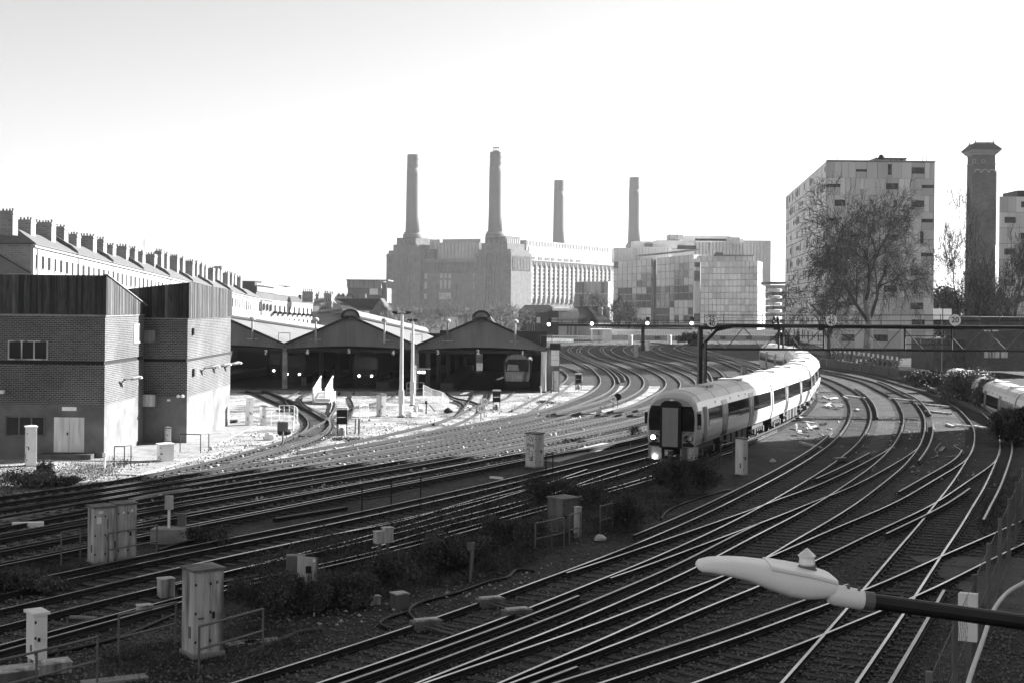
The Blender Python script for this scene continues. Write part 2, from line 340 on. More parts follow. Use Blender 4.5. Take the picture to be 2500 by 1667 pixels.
def track(key, px, cond=(), sleepers=True, ext=25.0, far=85.0, mm=None, it=10, gauge=1.505):
    TRK[0] += 1; z = 0.022 + 0.0016 * TRK[0]; mm = mm or M_SLEEPER
    root = link('railway_track', None, kind='structure')
    q = smooth_path(px, it, ext); PATHS[key] = q
    rail('rail', q, 0.0, root, z=z); rail('rail', q, gauge, root, z=z)
    for c in cond:                              # (offset from traced rail, from, to)
        rail('conductor_rail', q, c[0], root, CPROF, 5, z - 0.01, [M_RAIL, M_COND], c[1], c[2])
        # insulator pots
        m = MB(); t, nn = normals(q)
        for i in range(int(c[1] * (len(q) - 1)), int(c[2] * (len(q) - 1)), 2):
            if inview(*q[i]) and q[i, 1] < 90: m.cbox((q[i, 0] + nn[i, 0] * c[0], q[i, 1] + nn[i, 1] * c[0], 0.0), .12, .12, .07)
        if m.v: m.obj('insulator_pots', M_CONCDK, root, kind='stuff')
    if mm is M_SLEEPERC:
        t, nn = normals(q); b_ = MB()
        for i in range(len(q)):
            for o_ in (.1, gauge - .1): b_.v.append((q[i, 0] + nn[i, 0] * o_, q[i, 1] + nn[i, 1] * o_, .008 + .0004 * TRK[0]))
        for i in range(len(q) - 1): b_.f.append((2 * i, 2 * i + 1, 2 * i + 3, 2 * i + 2)); b_.m.append(0)
        b_.obj('oily_track_bed', M_BALLASTO, root)
    if sleepers:
        s = resample(q, 0.68); t, nn = normals(s); rest = MB(); cnt = 0; rg = random.Random(TRK[0])
        for i in range(len(s)):
            c = s[i] + nn[i] * (gauge / 2); ang = math.atan2(nn[i, 1], nn[i, 0]) + rg.uniform(-.02, .02); zt = z + rg.uniform(-.012, .002)
            if not inview(*c): continue
            if c[1] < far and cnt < 290:
                o = link('sleeper', sleeper_mesh(mm), root, loc=(c[0], c[1], zt), rz=ang); cnt += 1
            elif c[1] < 240: rest.cbox((c[0], c[1], zt - .1), 2.6, .25, .1, ang)
        if rest.v: rest.obj('sleepers', mm, root, kind='stuff')
        # chairs that hold the rails, near ones
        m = MB()
        for i in range(len(s)):
            if inview(*s[i]) and s[i, 1] < 105:
                ang = math.atan2(nn[i, 1], nn[i, 0])
                for o_ in (0, gauge):
                    for d in (-.095, .095):
                        c = s[i] + nn[i] * (o_ + d); m.cbox((c[0], c[1], z - .004), .07, .16, .055, ang)
        if m.v: m.obj('rail_chairs', M_DARKMETAL, root, kind='stuff')
    return root
def loose(px_list, it=4, ext=0.0):
    TRK[0] += 1; z = 0.022 + 0.0016 * TRK[0]
    root = link('railway_track', None, kind='structure')
    for px in px_list: rail('rail', smooth_path(px, it, ext, 0.8), 0.0, root, z=z)
    return root

# the fan of curves on the right
track('R2', P(6, (700, 268), (860, 325), (960, 375), (1020, 415), (1065, 470), (1085, 530), (1078, 590), (1055, 645), (1010, 710), (960, 765), (880, 830), (760, 910), (600, 1005), (420, 1100), (200, 1212), (0, 1310)) + P(3, (0, 527)) + P(2, (1780, 750), (1500, 845), (1000, 1040), (600, 1160), (0, 1370)) + P(1, (1700, 1566)),
      cond=[(-.62, .52, .80), (2.0, .2, .44), (2.05, .86, 1.0)], it=5)
track('R3', P(6, (700, 225), (860, 262), (1000, 290), (1170, 337), (1290, 398), (1400, 457), (1452, 530), (1472, 600), (1450, 700), (1400, 790), (1340, 860), (1230, 960), (1100, 1050), (960, 1145), (870, 1205), (760, 1265), (600, 1355), (400, 1450), (200, 1560)) + P(3, (450, 690), (280, 780), (0, 895)) + P(2, (1850, 1120), (1480, 1260), (1000, 1440), (700, 1566)),
      cond=[(2.05, .2, .47), (2.05, .52, .66), (-.6, .80, 1.0)], it=5)
track('X1', P(6, (1400, 793), (1370, 822), (1290, 870), (1150, 945), (1000, 1020), (900, 1065), (800, 1110), (560, 1190), (420, 1247), (300, 1290), (0, 1395)) + P(3, (0, 573)) + P(2, (2100, 662), (1800, 757)), cond=[(-.6, .15, .42)], ext=0, it=3)
track('R4', P(6, (700, 205), (860, 230), (1100, 265), (1250, 297), (1400, 340), (1500, 372), (1600, 397), (1700, 432), (1780, 472), (1860, 522), (1930, 590), (1975, 652), (1992, 720), (1985, 790), (1965, 850), (1900, 960), (1800, 1110), (1700, 1230), (1600, 1360), (1420, 1566)) + P(3, (1620, 880), (1370, 1170), (1020, 1566)),
      cond=[(2.2, .2, .50), (2.2, .60, .80), (2.2, .88, 1.0)], it=5)
track('X2', P(6, (1988, 790), (1960, 868), (1900, 930), (1700, 1050), (1470, 1187), (1300, 1268), (1100, 1352), (900, 1435), (620, 1560)) + P(3, (590, 785), (0, 1000)) + P(2, (1900, 1180), (1230, 1400), (760, 1566)), cond=[(-.55, .06, .35), (2.05, .30, .5), (2.0, .8, 1.0)], it=3)
track('R5', [(2640, 1210), (2570, 1240)] + P(6, (2352, 1342), (2170, 1430), (1850, 1566)) + P(3, (1640, 885), (1430, 957), (740, 1220), (0, 1465)) + P(2, (2050, 1566)), cond=[(-.62, .5, 1.0)], it=3)
# the train's line and its neighbour
M0 = track('M0', [(1560, 832), (1690, 848), (1795, 880), (1895, 914), (1962, 938)] + P(6, (800, 440), (750, 530), (665, 600), (540, 660), (290, 768), (-80, 915)) + [(1640, 1146), (1517, 1184), (1340.7, 1232), (1150, 1284), (907, 1350)] + P(1, (1600, 860), (860, 1060), (0, 1290)), gauge=-1.505, cond=[(.6, .25, .55), (.6, .75, 1.0)], it=6)
track('M1', P(5, (1640, 100), (1510, 112), (1410, 128), (1357, 155), (1420, 182), (1560, 218), (1760, 275), (1900, 345), (1960, 430), (1900, 520), (1700, 630), (1300, 790), (940, 902), (500, 1012), (0, 1138)) + P(2, (700, 265), (0, 420)) + P(1, (1200, 652), (0, 920)), cond=[(-.72, .55, 1.0)], it=6)
loose([P(2, (1950, 0), (1800, 52), (1530, 145), (900, 335), (75, 560)) + P(1, (1605, 765), (1280, 848)), P(2, (1530, 108), (1000, 258), (600, 380), (0, 495)) + P(1, (1400, 700), (700, 860)), P(2, (2180, 5), (1950, 85), (1480, 262), (880, 425), (370, 580))])
# the S-curves that lead to the river
track('L1', P(5, (750, 95), (560, 105), (430, 125), (350, 158), (370, 190), (450, 232), (560, 283), (625, 335), (650, 385), (630, 430), (560, 480), (430, 530), (250, 592)) + P(4, (1850, 330), (1300, 430), (700, 545), (0, 660)) + P(7, (1200, 802), (600, 892), (0, 985)), cond=[(2.0, .1, .62)], mm=M_SLEEPERC, it=8)
track('L2', P(5, (850, 95), (680, 110), (560, 132), (497, 165), (525, 203), (640, 252), (760, 300), (840, 345), (866, 388), (845, 435), (760, 490), (600, 550), (350, 612), (0, 700)) + P(4, (1300, 470), (700, 580), (0, 698)) + P(7, (1000, 868), (0, 1028)), cond=[(-.55, .1, .6)], mm=M_SLEEPERC, it=8)
track('L3', P(5, (960, 95), (800, 110), (710, 135), (665, 163), (730, 213), (900, 267), (1050, 330), (1118, 378), (1130, 410), (1100, 455), (1000, 510), (920, 552), (700, 615), (400, 680), (0, 757)) + P(4, (1300, 530), (700, 628), (0, 740)) + P(7, (1000, 905), (0, 1085)), cond=[(-.55, .1, .5)], mm=M_SLEEPERC, it=8)
track('L4', P(5, (1050, 97), (930, 112), (850, 138), (815, 167), (900, 218), (1100, 273), (1260, 338), (1335, 385), (1345, 425), (1300, 480), (1150, 560), (920, 622), (500, 715), (0, 822)) + P(4, (1500, 570), (800, 692), (0, 822)) + P(7, (1000, 995), (0, 1165)), cond=[(2.0, .1, .5)], mm=M_SLEEPERC, it=8)
track('L5', P(5, (1330, 97), (1200, 108), (1090, 125), (1018, 152), (1080, 190), (1250, 240), (1400, 295), (1465, 370), (1440, 450), (1300, 545), (1100, 635), (920, 690), (600, 765), (282, 830)) + P(4, (1600, 610), (800, 752), (0, 887)) + P(7, (1000, 1067), (0, 1252)), cond=[(-.6, .3, 1)], it=8)
track('L6', P(5, (1480, 100), (1340, 112), (1240, 128), (1187, 152), (1300, 194), (1500, 240), (1640, 292), (1730, 360), (1700, 460), (1500, 585), (1250, 675), (920, 755), (600, 828), (250, 890)) + P(4, (2160, 552), (1400, 700), (700, 830), (0, 967)) + P(7, (1000, 1150), (0, 1345)), cond=[(2.05, .4, 1)], it=8)
# ballast painted paler for the sunlit yard side, up to the fourth line
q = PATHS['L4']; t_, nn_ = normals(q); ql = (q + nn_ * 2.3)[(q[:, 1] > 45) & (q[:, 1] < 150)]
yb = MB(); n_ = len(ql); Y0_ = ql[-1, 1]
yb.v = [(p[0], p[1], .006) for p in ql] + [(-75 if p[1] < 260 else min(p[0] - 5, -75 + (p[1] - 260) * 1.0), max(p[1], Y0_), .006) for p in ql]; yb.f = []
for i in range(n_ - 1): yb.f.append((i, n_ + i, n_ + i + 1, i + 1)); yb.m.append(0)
yb.obj('sunlit_yard_ballast', M_BALLAST_SUN, kind='structure')
# yard ladder in front of the sheds
track('Y1', P(4, (120, 100), (180, 112), (300, 165), (440, 222), (540, 277), (580, 330), (560, 385), (470, 440), (300, 495), (0, 578)) + P(7, (1500, 690), (1000, 792), (500, 872), (0, 940)), mm=M_SLEEPERC, it=3)
loose([P(4, (290, 106), (420, 165), (560, 230), (680, 285), (735, 330), (725, 370), (650, 425), (450, 490), (150, 580), (0, 625)),
       P(4, (510, 108), (430, 140), (412, 175), (450, 225), (520, 262)), P(4, (600, 112), (530, 148), (545, 195), (620, 245), (700, 278)), P(4, (565, 115), (518, 150), (530, 200), (620, 262), (715, 318)),
       P(4, (812, 108), (775, 150), (780, 210), (755, 260), (725, 305)), P(4, (772, 108), (745, 150), (752, 205), (735, 260)), P(4, (915, 108), (885, 150), (907, 200), (897, 260), (862, 312)),
       P(4, (1235, 108), (1190, 150), (1060, 190), (880, 228), (730, 305), (570, 390), (470, 440))])
loose([P(4, (1585, 108), (1650, 150), (1780, 178), (1835, 205), (1845, 235), (1800, 275), (1650, 345), (1400, 412), (1000, 495), (700, 545)), P(4, (1797, 108), (1765, 165), (1710, 225)), P(4, (1895, 108), (1875, 160), (1840, 215)),
       P(4, (1918, 108), (1900, 160), (1862, 200)), P(4, (2085, 108), (2020, 155), (1850, 192), (1720, 250), (1580, 312), (1300, 385), (900, 472), (500, 545)), P(4, (1640, 165), (1700, 190), (1716, 225), (1650, 285), (1500, 340))])
loose([P(5, (300, 262), (400, 290), (480, 320), (515, 365), (490, 400)), P(5, (330, 300), (390, 330), (408, 365), (350, 420), (200, 500), (0, 600)), P(5, (450, 400), (380, 450), (250, 540), (120, 620)), P(5, (300, 175), (380, 215), (480, 258), (560, 300))])

# ------------------------------------------------------------------ brick switch houses on the left
def boards(m, p0, p1, z0, zt0, zt1, nrm, w=0.15, th=0.03):      # vertical cladding boards from p0 to p1, top sloping zt0 -> zt1
    p0, p1 = Vector(p0), Vector(p1); L_ = (p1 - p0).length; k = max(1, int(L_ / w)); d = (p1 - p0) / k; rg = random.Random(int(L_ * 100))
    nrm = Vector(nrm)
    for i in range(k):
        a = p0 + d * (i + .04); b = p0 + d * (i + .96); za, zb = zt0 + (zt1 - zt0) * i / k, zt0 + (zt1 - zt0) * (i + 1) / k
        o = nrm * rg.uniform(0, .022); e = -nrm * th
        m.poly_extrude([(a.x + o.x, a.y + o.y, z0 + rg.uniform(-.02, .01)), (b.x + o.x, b.y + o.y, z0), (b.x + o.x, b.y + o.y, zb), (a.x + o.x, a.y + o.y, za)], e, rg.choice((0, 0, 1, 1, 2, 3)))
def window(parent, m_fr, x0, x1, y, z0, z1, cols, nrm='y', fr=0.05, rows=1, pane=None):
    """framed window proud of a wall: faces -Y at y, or +X at x=y"""
    def bx(mb, a, b, c, d, t0, t1):
        return mb.box(a, b, y - t1, y - t0, c, d) if nrm == 'y' else mb.box(y + t0, y + t1, a, b, c, d)
    p = bx(MB(), x0, x1, z0, z1, -.02, .012).obj('window', pane or M_PANE, parent)
    m = MB()
    bx(m, x0 - fr, x0, z0 - fr, z1 + fr, -.02, .05); bx(m, x1, x1 + fr, z0 - fr, z1 + fr, -.02, .05)
    bx(m, x0, x1, z1, z1 + fr, -.02, .052); bx(m, x0, x1, z0 - fr, z0, -.02, .07)
    for i in range(1, cols):
        c = x0 + (x1 - x0) * i / cols; bx(m, c - fr / 2, c + fr / 2, z0, z1, .013, .045)
    for j in range(1, rows):
        c = z0 + (z1 - z0) * j / rows; bx(m, x0, x1, c - fr / 2, c + fr / 2, .013, .04)
    m.obj('frame', m_fr, p); return p

TB = thing('switch_house', 'dark brick switch house with wedge-shaped timber roof cladding, nearer of the two at left', 'building', (0, 0, 0))
X1, Y0, Y1_ = -21.5, 75.2, 83.2
b = MB().box(-42, X1, Y0, Y1_, 2.85, 4.98); b.obj('wall', M_BRICK, TB)
MB().box(-42, X1 - .06, Y0 + .06, Y1_ - .06, 4.98, 5.16).obj('groove', M_BLACK, TB)
MB().box(-42, X1, Y0, Y1_, 5.16, 7.5).obj('wall', M_BRICK, TB)
MB().box(-42, X1, Y0, Y1_, -.1, 2.85).obj('plinth', M_RENDER, TB)
MB().box(-42, X1 + .04, Y0 - .04, Y1_ + .03, 7.5, 7.62).obj('coping', M_CONC, TB)
MB().poly_extrude([(-42, Y0 + .02, 7.62), (-42, Y1_ - .02, 7.62), (-42, Y1_ - .02, 8.05), (-42, Y0 + .02, 9.62)], (42 + X1 - .02, 0, 0)).obj('roof_core', M_CABDARK, TB)
m = MB(); boards(m, (-42, Y0 - .06, 0), (X1 + .06, Y0 - .06, 0), 7.6, 9.68, 9.68, (0, -1, 0)); boards(m, (X1 + .07, Y0 - .05, 0), (X1 + .07, Y1_ + .05, 0), 7.58, 9.68, 8.05, (1, 0, 0))
m.obj('cladding', M_WOODS, TB, kind='stuff')
MB().poly_extrude([(X1 - .1, Y0 - .1, 9.70), (X1 - .1, Y1_ + .12, 8.06), (X1 - .1, Y1_ + .12, 8.10), (X1 - .1, Y0 - .1, 9.75)], (.26, 0, 0)).obj('roof_trim', M_CONC, TB)
s_ = 3472 / Y0
def fx(px): return (px - CX) / s_ * 1.0
window(TB, M_CABGREY, A(23, 850, Y0).x, A(114, 850, Y0).x, Y0, A(60, 875, Y0).z, A(60, 834, Y0).z, 3, fr=.07)
window(TB, M_CABDARK, A(17, 1050, Y0).x, A(107, 1050, Y0).x, Y0, A(60, 1060, Y0).z, A(60, 1018, Y0).z, 3, fr=.07)
dx0, dx1, dz1 = A(132, 1100, Y0).x, A(206, 1100, Y0).x, A(170, 1018, Y0).z
dd = MB().box(dx0, (dx0 + dx1) / 2 - .01, Y0 - .06, Y0, .35, dz1).obj('door', M_WHITEDIRTY, TB); MB().box((dx0 + dx1) / 2 - .12, (dx0 + dx1) / 2 - .05, Y0 - .1, Y0 - .061, 1.25, 1.4).obj('handle', M_DARKMETAL, dd)
MB().box((dx0 + dx1) / 2 + .01, dx1, Y0 - .06, Y0, .35, dz1).obj('door', M_WHITEDIRTY, TB)
MB().box(dx0 - .5, dx1 + .6, Y0 - .9, Y0 - .01, -.05, .32).obj('door_step', M_CONCDK, TB)
p = A(170, 997, Y0); MB().box(p.x - .38, p.x + .38, Y0 - .09, Y0, p.z - .1, p.z + .1).obj('bulkhead_light', M_WHITE, TB)
p = A(3, 957, Y0); MB().box(p.x - .3, p.x + .2, Y0 - .3, Y0, p.z - .06, p.z + .12).obj('floodlight', M_WHITE, TB)
window(TB, M_WHITE, 81.0, 82.0, X1, 6.0, 6.95, 1, nrm='x', fr=.07, pane=M_WHITEDIRTY)
def wall_lamp(parent, x, y, z):
    m = MB(); m.tube([(x, y, z - .25), (x + .12, y, z - .2), (x + .28, y, z - .02)], .03, 6); m.obj('lamp_bracket', M_DARKMETAL, parent)
    m = MB().tube([(x + .2, y, z - .05), (x + .55, y + .5, z), (x + .75, y + .9, z + .05), (x + .85, y + 1.1, z + .04)], [.04, .1, .12, .05], 8); m.obj('lamp_head', M_CABDARK, parent)
    MB().lathe((x + .85, y + 1.12, z - .03), [(.01, -.06), (.1, 0), (.08, .09), (.01, .13)], 8).obj('lamp_lens', M_WHITE, parent)
wall_lamp(TB, X1 + .02, 78.1, 4.1)
TB2 = thing('switch_house', 'brick switch house nearest the carriage sheds with timber cladding above pale render', 'building', (0, 0, 0))
X2, Xl, Ya, Yb = -19.05, -23.0, 83.6, 96.4
MB().box(Xl, X2, Ya, Yb, 2.75, 4.8).obj('wall', M_BRICK, TB2); MB().box(Xl, X2 - .06, Ya + .06, Yb - .06, 4.8, 4.98).obj('groove', M_BLACK, TB2)
MB().box(Xl, X2, Ya, Yb, 4.98, 7.3).obj('wall', M_BRICK, TB2); MB().box(Xl, X2, Ya, Yb, -.1, 2.75).obj('plinth', M_RENDER, TB2)
MB().box(Xl, X2 + .04, Ya - .04, Yb + .04, 7.3, 7.42).obj('coping', M_CONC, TB2)
zA, zB, zC = 9.42, 9.08, 8.95
MB().add([(Xl, Ya, 7.42), (X2, Ya, 7.42), (X2, Yb, 7.42), (Xl, Yb, 7.42), (Xl, Ya, zC), (X2, Ya, zA), (X2, Yb, zB), (Xl, Yb, zC - .3)], [(0, 3, 2, 1), (4, 5, 6, 7), (0, 1, 5, 4), (1, 2, 6, 5), (2, 3, 7, 6), (3, 0, 4, 7)]).obj('roof_core', M_CABDARK, TB2)
m = MB(); boards(m, (Xl, Ya - .06, 0), (X2 + .06, Ya - .06, 0), 7.36, zC + .04, zA + .05, (0, -1, 0)); boards(m, (X2 + .07, Ya - .05, 0), (X2 + .07, Yb + .05, 0), 7.34, zA + .05, zB + .05, (1, 0, 0)); m.obj('cladding', M_WOODS, TB2, kind='stuff')
p0, p1 = A(352, 835, Ya), A(384, 806, Ya)
MB().box(p0.x, p1.x, Ya - .55, Ya, p0.z, p1.z).obj('air_unit', M_CABDARK, TB2)
p0, p1 = A(354, 990, Ya), A(384, 962, Ya); MB().box(p0.x, p1.x, Ya - .55, Ya, p0.z, p1.z).obj('air_unit', M_CABGREY, TB2)
for px in (437, 447):
    p = A(px, 966, Ya); MB().lathe((p.x, Ya - .2, p.z - .1), [(.02, 0), (.11, .05), (.11, .14), (.03, .2)], 8).obj('floodlight', M_WHITE, TB2)
p = A(412, 976, Ya); MB().box(p.x - .09, p.x + .09, Ya - .06, Ya, p.z - .06, p.z + .06).obj('notice', M_WHITE, TB2)
for y, z in ((87.2, 4.35), (90.8, 4.3), (94.4, 4.25)): wall_lamp(TB2, X2 + .02, y, z)
MB().box(X2, X2 + .12, 84.7, 85.0, 6.35, 6.75).obj('bell_box', M_DARKMETAL, TB2); MB().box(X2, X2 + .12, 84.9, 85.2, 3.9, 4.35).obj('bell_box', M_DARKMETAL, TB2)
MB().box(-42, -17.2, 74.0, 98, 0.007, .06).obj('concrete_apron', M_CONC, kind='structure')

# ------------------------------------------------------------------ carriage sheds
YS = 136.0
BAYS = [(-34.3, -21.7), (-21.7, -9.1), (-9.1, 3.3)]
DX, DL, DZ = 4.8, 42.0, -2.3                 # the roofs run back to the right and fall with the land
lab = ['corrugated gable end of the carriage shed half hidden behind the brick switch house', 'middle corrugated gable of the carriage shed with numbers 6 5 and 4', 'right-hand corrugated gable of the carriage shed with a train standing inside']
SH = []
DXB = (4.8, 4.2, .8)
for bi, (xa, xb) in enumerate(BAYS):
    DX = DXB[bi]
    sh = thing('carriage_shed', lab[bi], 'train shed', (0, 0, 0), group='carriage sheds side by side'); SH.append(sh)
    xm = (xa + xb) / 2; zv, za, hw = 4.25, 6.95, 0.62; zt = 7.45
    low = lambda t: 3.92 + .30 * math.sin(math.pi * t)
    # gable sheet: single strips of corrugated sheet
    k = 30; m = MB()
    prof = lambda x: zv + (za - zv) * (1 - abs(x - xm) / ((xb - xa) / 2))
    for i in range(k * 3):
        x0 = xa + .05 + (xb - xa - .1) * i / (k * 3); x1 = xa + .05 + (xb - xa - .1) * (i + 1) / (k * 3); o = .035 * (i % 2)
        t0, t1 = (x0 - xa) / (xb - xa), (x1 - xa) / (xb - xa)
        m.poly_extrude([(x0, YS - o, low(t0)), (x1, YS - o, low(t1)), (x1, YS - o, min(prof(x1), za - .1)), (x0, YS - o, min(prof(x0), za - .1))], (0, .08, 0))
    for i in range(10):
        x0 = xm - hw + 2 * hw * i / 10; m.box(x0, x0 + hw / 5, YS - .03 * (i % 2), YS + .08, za - .4, 7.25 + .12 * math.sin(math.pi * (i + .5) / 10))
    m.obj('gable_sheet', M_CLAD, sh)
    # roof slopes, a purlin line and the ridge monitor
    for sgn in (-1, 1):
        xe = xa if sgn < 0 else xb
        a_, b_ = Vector((xe, YS - .25, zv + .12)), Vector((xm, YS - .25, za + .12)); d = Vector((DX, DL, DZ)); kx = 10
        for j in range(kx):
            p = a_ + (b_ - a_) * (j + .02) / kx; q = a_ + (b_ - a_) * (j + .98) / kx
            MB().poly_extrude([p, q, q + d, p + d], (0, 0, .06 + .012 * (j % 2))).obj('roof_sheet', M_SHEETR, sh)
        MB().poly_extrude([(xe - .02 * sgn, YS - .38, zv - .02), (xm, YS - .38, za - .02), (xm, YS - .38, za + .22), (xe - .02 * sgn, YS - .38, zv + .22)], (0, .12, 0)).obj('barge_board', M_DARKMETAL, sh)
    m = MB(); rp = [(xm + (hw + .2) * math.cos(math.pi * i / 10), za + .15 + .62 * math.sin(math.pi * i / 10)) for i in range(11)]
    m.poly_extrude([(x, YS - .45, z) for x, z in rp], (DX, DL, DZ)); m.obj('ridge_monitor', M_CLAD, sh)
    ar = [(xm + (hw + .26) * math.cos(math.pi * i / 10), za + .12 + .68 * math.sin(math.pi * i / 10)) for i in range(11)]; ai = [(xm + (hw + .02) * math.cos(math.pi * i / 10), za + .1 + .5 * math.sin(math.pi * i / 10)) for i in range(11)]
    m = MB()
    for i in range(10): m.poly_extrude([(ai[i][0], YS - .5, ai[i][1]), (ar[i][0], YS - .5, ar[i][1]), (ar[i + 1][0], YS - .5, ar[i + 1][1]), (ai[i + 1][0], YS - .5, ai[i + 1][1])], (0, .5, 0))
    m.obj('monitor_edge', M_DARKMETAL, sh)
    for sgn in (-1, 1): MB().poly_extrude([(xm + sgn * (hw + .24), YS - .4, za - .05), (xm + sgn * (hw + .30), YS - .4, za - .05), (xm + sgn * (hw + .30), YS - .4, za + .12), (xm + sgn * (hw + .24), YS - .4, za + .12)], (DX, DL, DZ)).obj('monitor_gutter', M_DARKMETAL, sh)
    # header beam, columns down the valley, ventilator posts on the rake
    MB().box(xa + .1, xb - .1, YS + .1, YS + .35, 3.62, 3.92).obj('header_beam', M_BLACK, sh)
    for j in range(6):
        f = j / 6; MB().box(xb - .22 + DX * f, xb + .22 + DX * f, YS + .1 + DL * f, YS + .55 + DL * f, -.1, 4.0 + DZ * f).obj('column', M_CONC if j == 0 else M_CABDARK, sh)  # inner columns darkened to deepen the shed's shade
    for t in (.24, .76):
        x = xa + (xb - xa) * t; z = prof(x); m = MB().tube([(x, YS - .5, z - 1.0), (x, YS - .5, z + 1.0)], .09, 8); m.obj('vent_pipe', M_CABGREY, sh)
        MB().lathe((x, YS - .5, z + 1.0), [(.12, 0), (.3, .06), (.3, .2), (.2, .32), (.02, .38)], 10).obj('vent_cowl', M_CABGREY, sh)
        MB().box(x - .5, x + .5, YS - .75, YS - .3, z - .75, z - .7).obj('vent_ledge', M_CABGREY, sh)
    m = MB()
    for x in (xb - .55, xb + .55): m.tube([(x, YS - .3, zv), (x, YS - .3, zv + 1.15)], .03, 5)
    m.tube([(xb - .55, YS - .3, zv + 1.15), (xb + .55, YS - .3, zv + 1.15)], .03, 5); m.box(xb - .9, xb + .9, YS - .6, YS + .3, zv + .02, zv + .1)
    m.obj('valley_guard', M_TUBE, sh)
# outer right wall of the sheds and the far end
MB().add([(3.5, YS, -.1), (3.9, YS, -.1), (3.9 + DX, YS + DL, -.1), (3.5 + DX, YS + DL, -.1), (3.5, YS, 4.2), (3.9, YS, 4.2), (3.9 + DX, YS + DL, 4.2 + DZ), (3.5 + DX, YS + DL, 4.2 + DZ)], [(0, 3, 2, 1), (4, 5, 6, 7), (0, 1, 5, 4), (1, 2, 6, 5), (2, 3, 7, 6), (3, 0, 4, 7)]).obj('side_wall', M_CABDARK, SH[2]); DX = 4.8
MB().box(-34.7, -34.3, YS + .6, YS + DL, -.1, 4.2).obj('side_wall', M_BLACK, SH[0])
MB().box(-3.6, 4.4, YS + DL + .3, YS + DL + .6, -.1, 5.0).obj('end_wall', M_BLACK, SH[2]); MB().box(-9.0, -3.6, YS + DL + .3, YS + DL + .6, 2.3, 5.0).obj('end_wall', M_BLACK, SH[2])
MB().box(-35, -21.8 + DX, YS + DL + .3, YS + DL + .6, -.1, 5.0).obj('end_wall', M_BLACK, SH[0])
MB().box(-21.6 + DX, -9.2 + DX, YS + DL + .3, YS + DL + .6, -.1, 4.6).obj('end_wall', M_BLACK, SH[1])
for bi, xx in ((0, -31.5), (1, -18.6), (1, -12.4), (2, -6.2)):
    DX = DXB[bi]
    MB().add([(xx - .6, YS + 1, -.05), (xx + .6, YS + 1, -.05), (xx + .6 + DX, YS + DL, -.05), (xx - .6 + DX, YS + DL, -.05), (xx - .6, YS + 1, .75), (xx + .6, YS + 1, .75), (xx + .6 + DX, YS + DL, .75), (xx - .6 + DX, YS + DL, .75)], [(0, 3, 2, 1), (4, 5, 6, 7), (0, 1, 5, 4), (1, 2, 6, 5), (2, 3, 7, 6), (3, 0, 4, 7)]).obj('platform', M_UNDER, SH[bi])  # platforms coloured dark for the shade indoors
MB().add([(-36, YS + .9, .012), (3.5, YS + .9, .012), (8.2, YS + 46, .012), (-31, YS + 46, .012)], [(0, 1, 2, 3)]).obj('shed_floor', mat('floor_shade', .012, var=.4), kind='structure')  # dark sheet standing for the shade inside the sheds
MB().box(-36, 3.6, YS - .6, YS + .9, .004, .12).obj('shed_threshold', M_CONCDK, kind='structure')
for tx, px, py, bi in (('7', 649, 860, 0), ('6', 751, 859, 1), ('5', 852, 857, 1), ('4', 960, 861, 1), ('3', 1069, 860, 2), ('2', 1167, 859, 2), ('1', 1276, 862, 2)):
    p = A(px, py, YS - .2); o = MB().box(p.x - .14, p.x + .14, YS - .22, YS - .17, p.z - .24, p.z + .24).obj('platform_number', M_CABDARK, SH[bi]); text('numeral', tx, .6, o, (p.x, YS - .225, p.z), FACE, M_SIGN)
for px, py in ((1267, 868), (1305, 880)):
    pass
p = A(1304, 890, YS - .4); MB().lathe((3.1, YS - .2, 0), [(.28, 0), (.3, .2), (.26, 3.7), (.3, 3.9)], 12).obj('corner_column', M_WHITEDIRTY, SH[2])
sg = thing('notice_board', 'white panelled notice board at the right corner of the sheds', 'sign board', (4.15, YS - .8, 0))
for j in range(4): MB().box(-.38, .38, -.05, .05, 2.1 + j * .5, 2.56 + j * .5).obj('panel', M_WHITE if j > 0 else M_CABDARK, sg)
MB().box(-.42, -.36, -.04, .06, 0, 4.1).obj('post', M_TUBE, sg); MB().box(.36, .42, -.04, .06, 0, 4.1).obj('post', M_TUBE, sg); MB().box(-.5, .5, -.25, .25, 4.1, 4.7).obj('cap_box', M_DARKMETAL, sg)

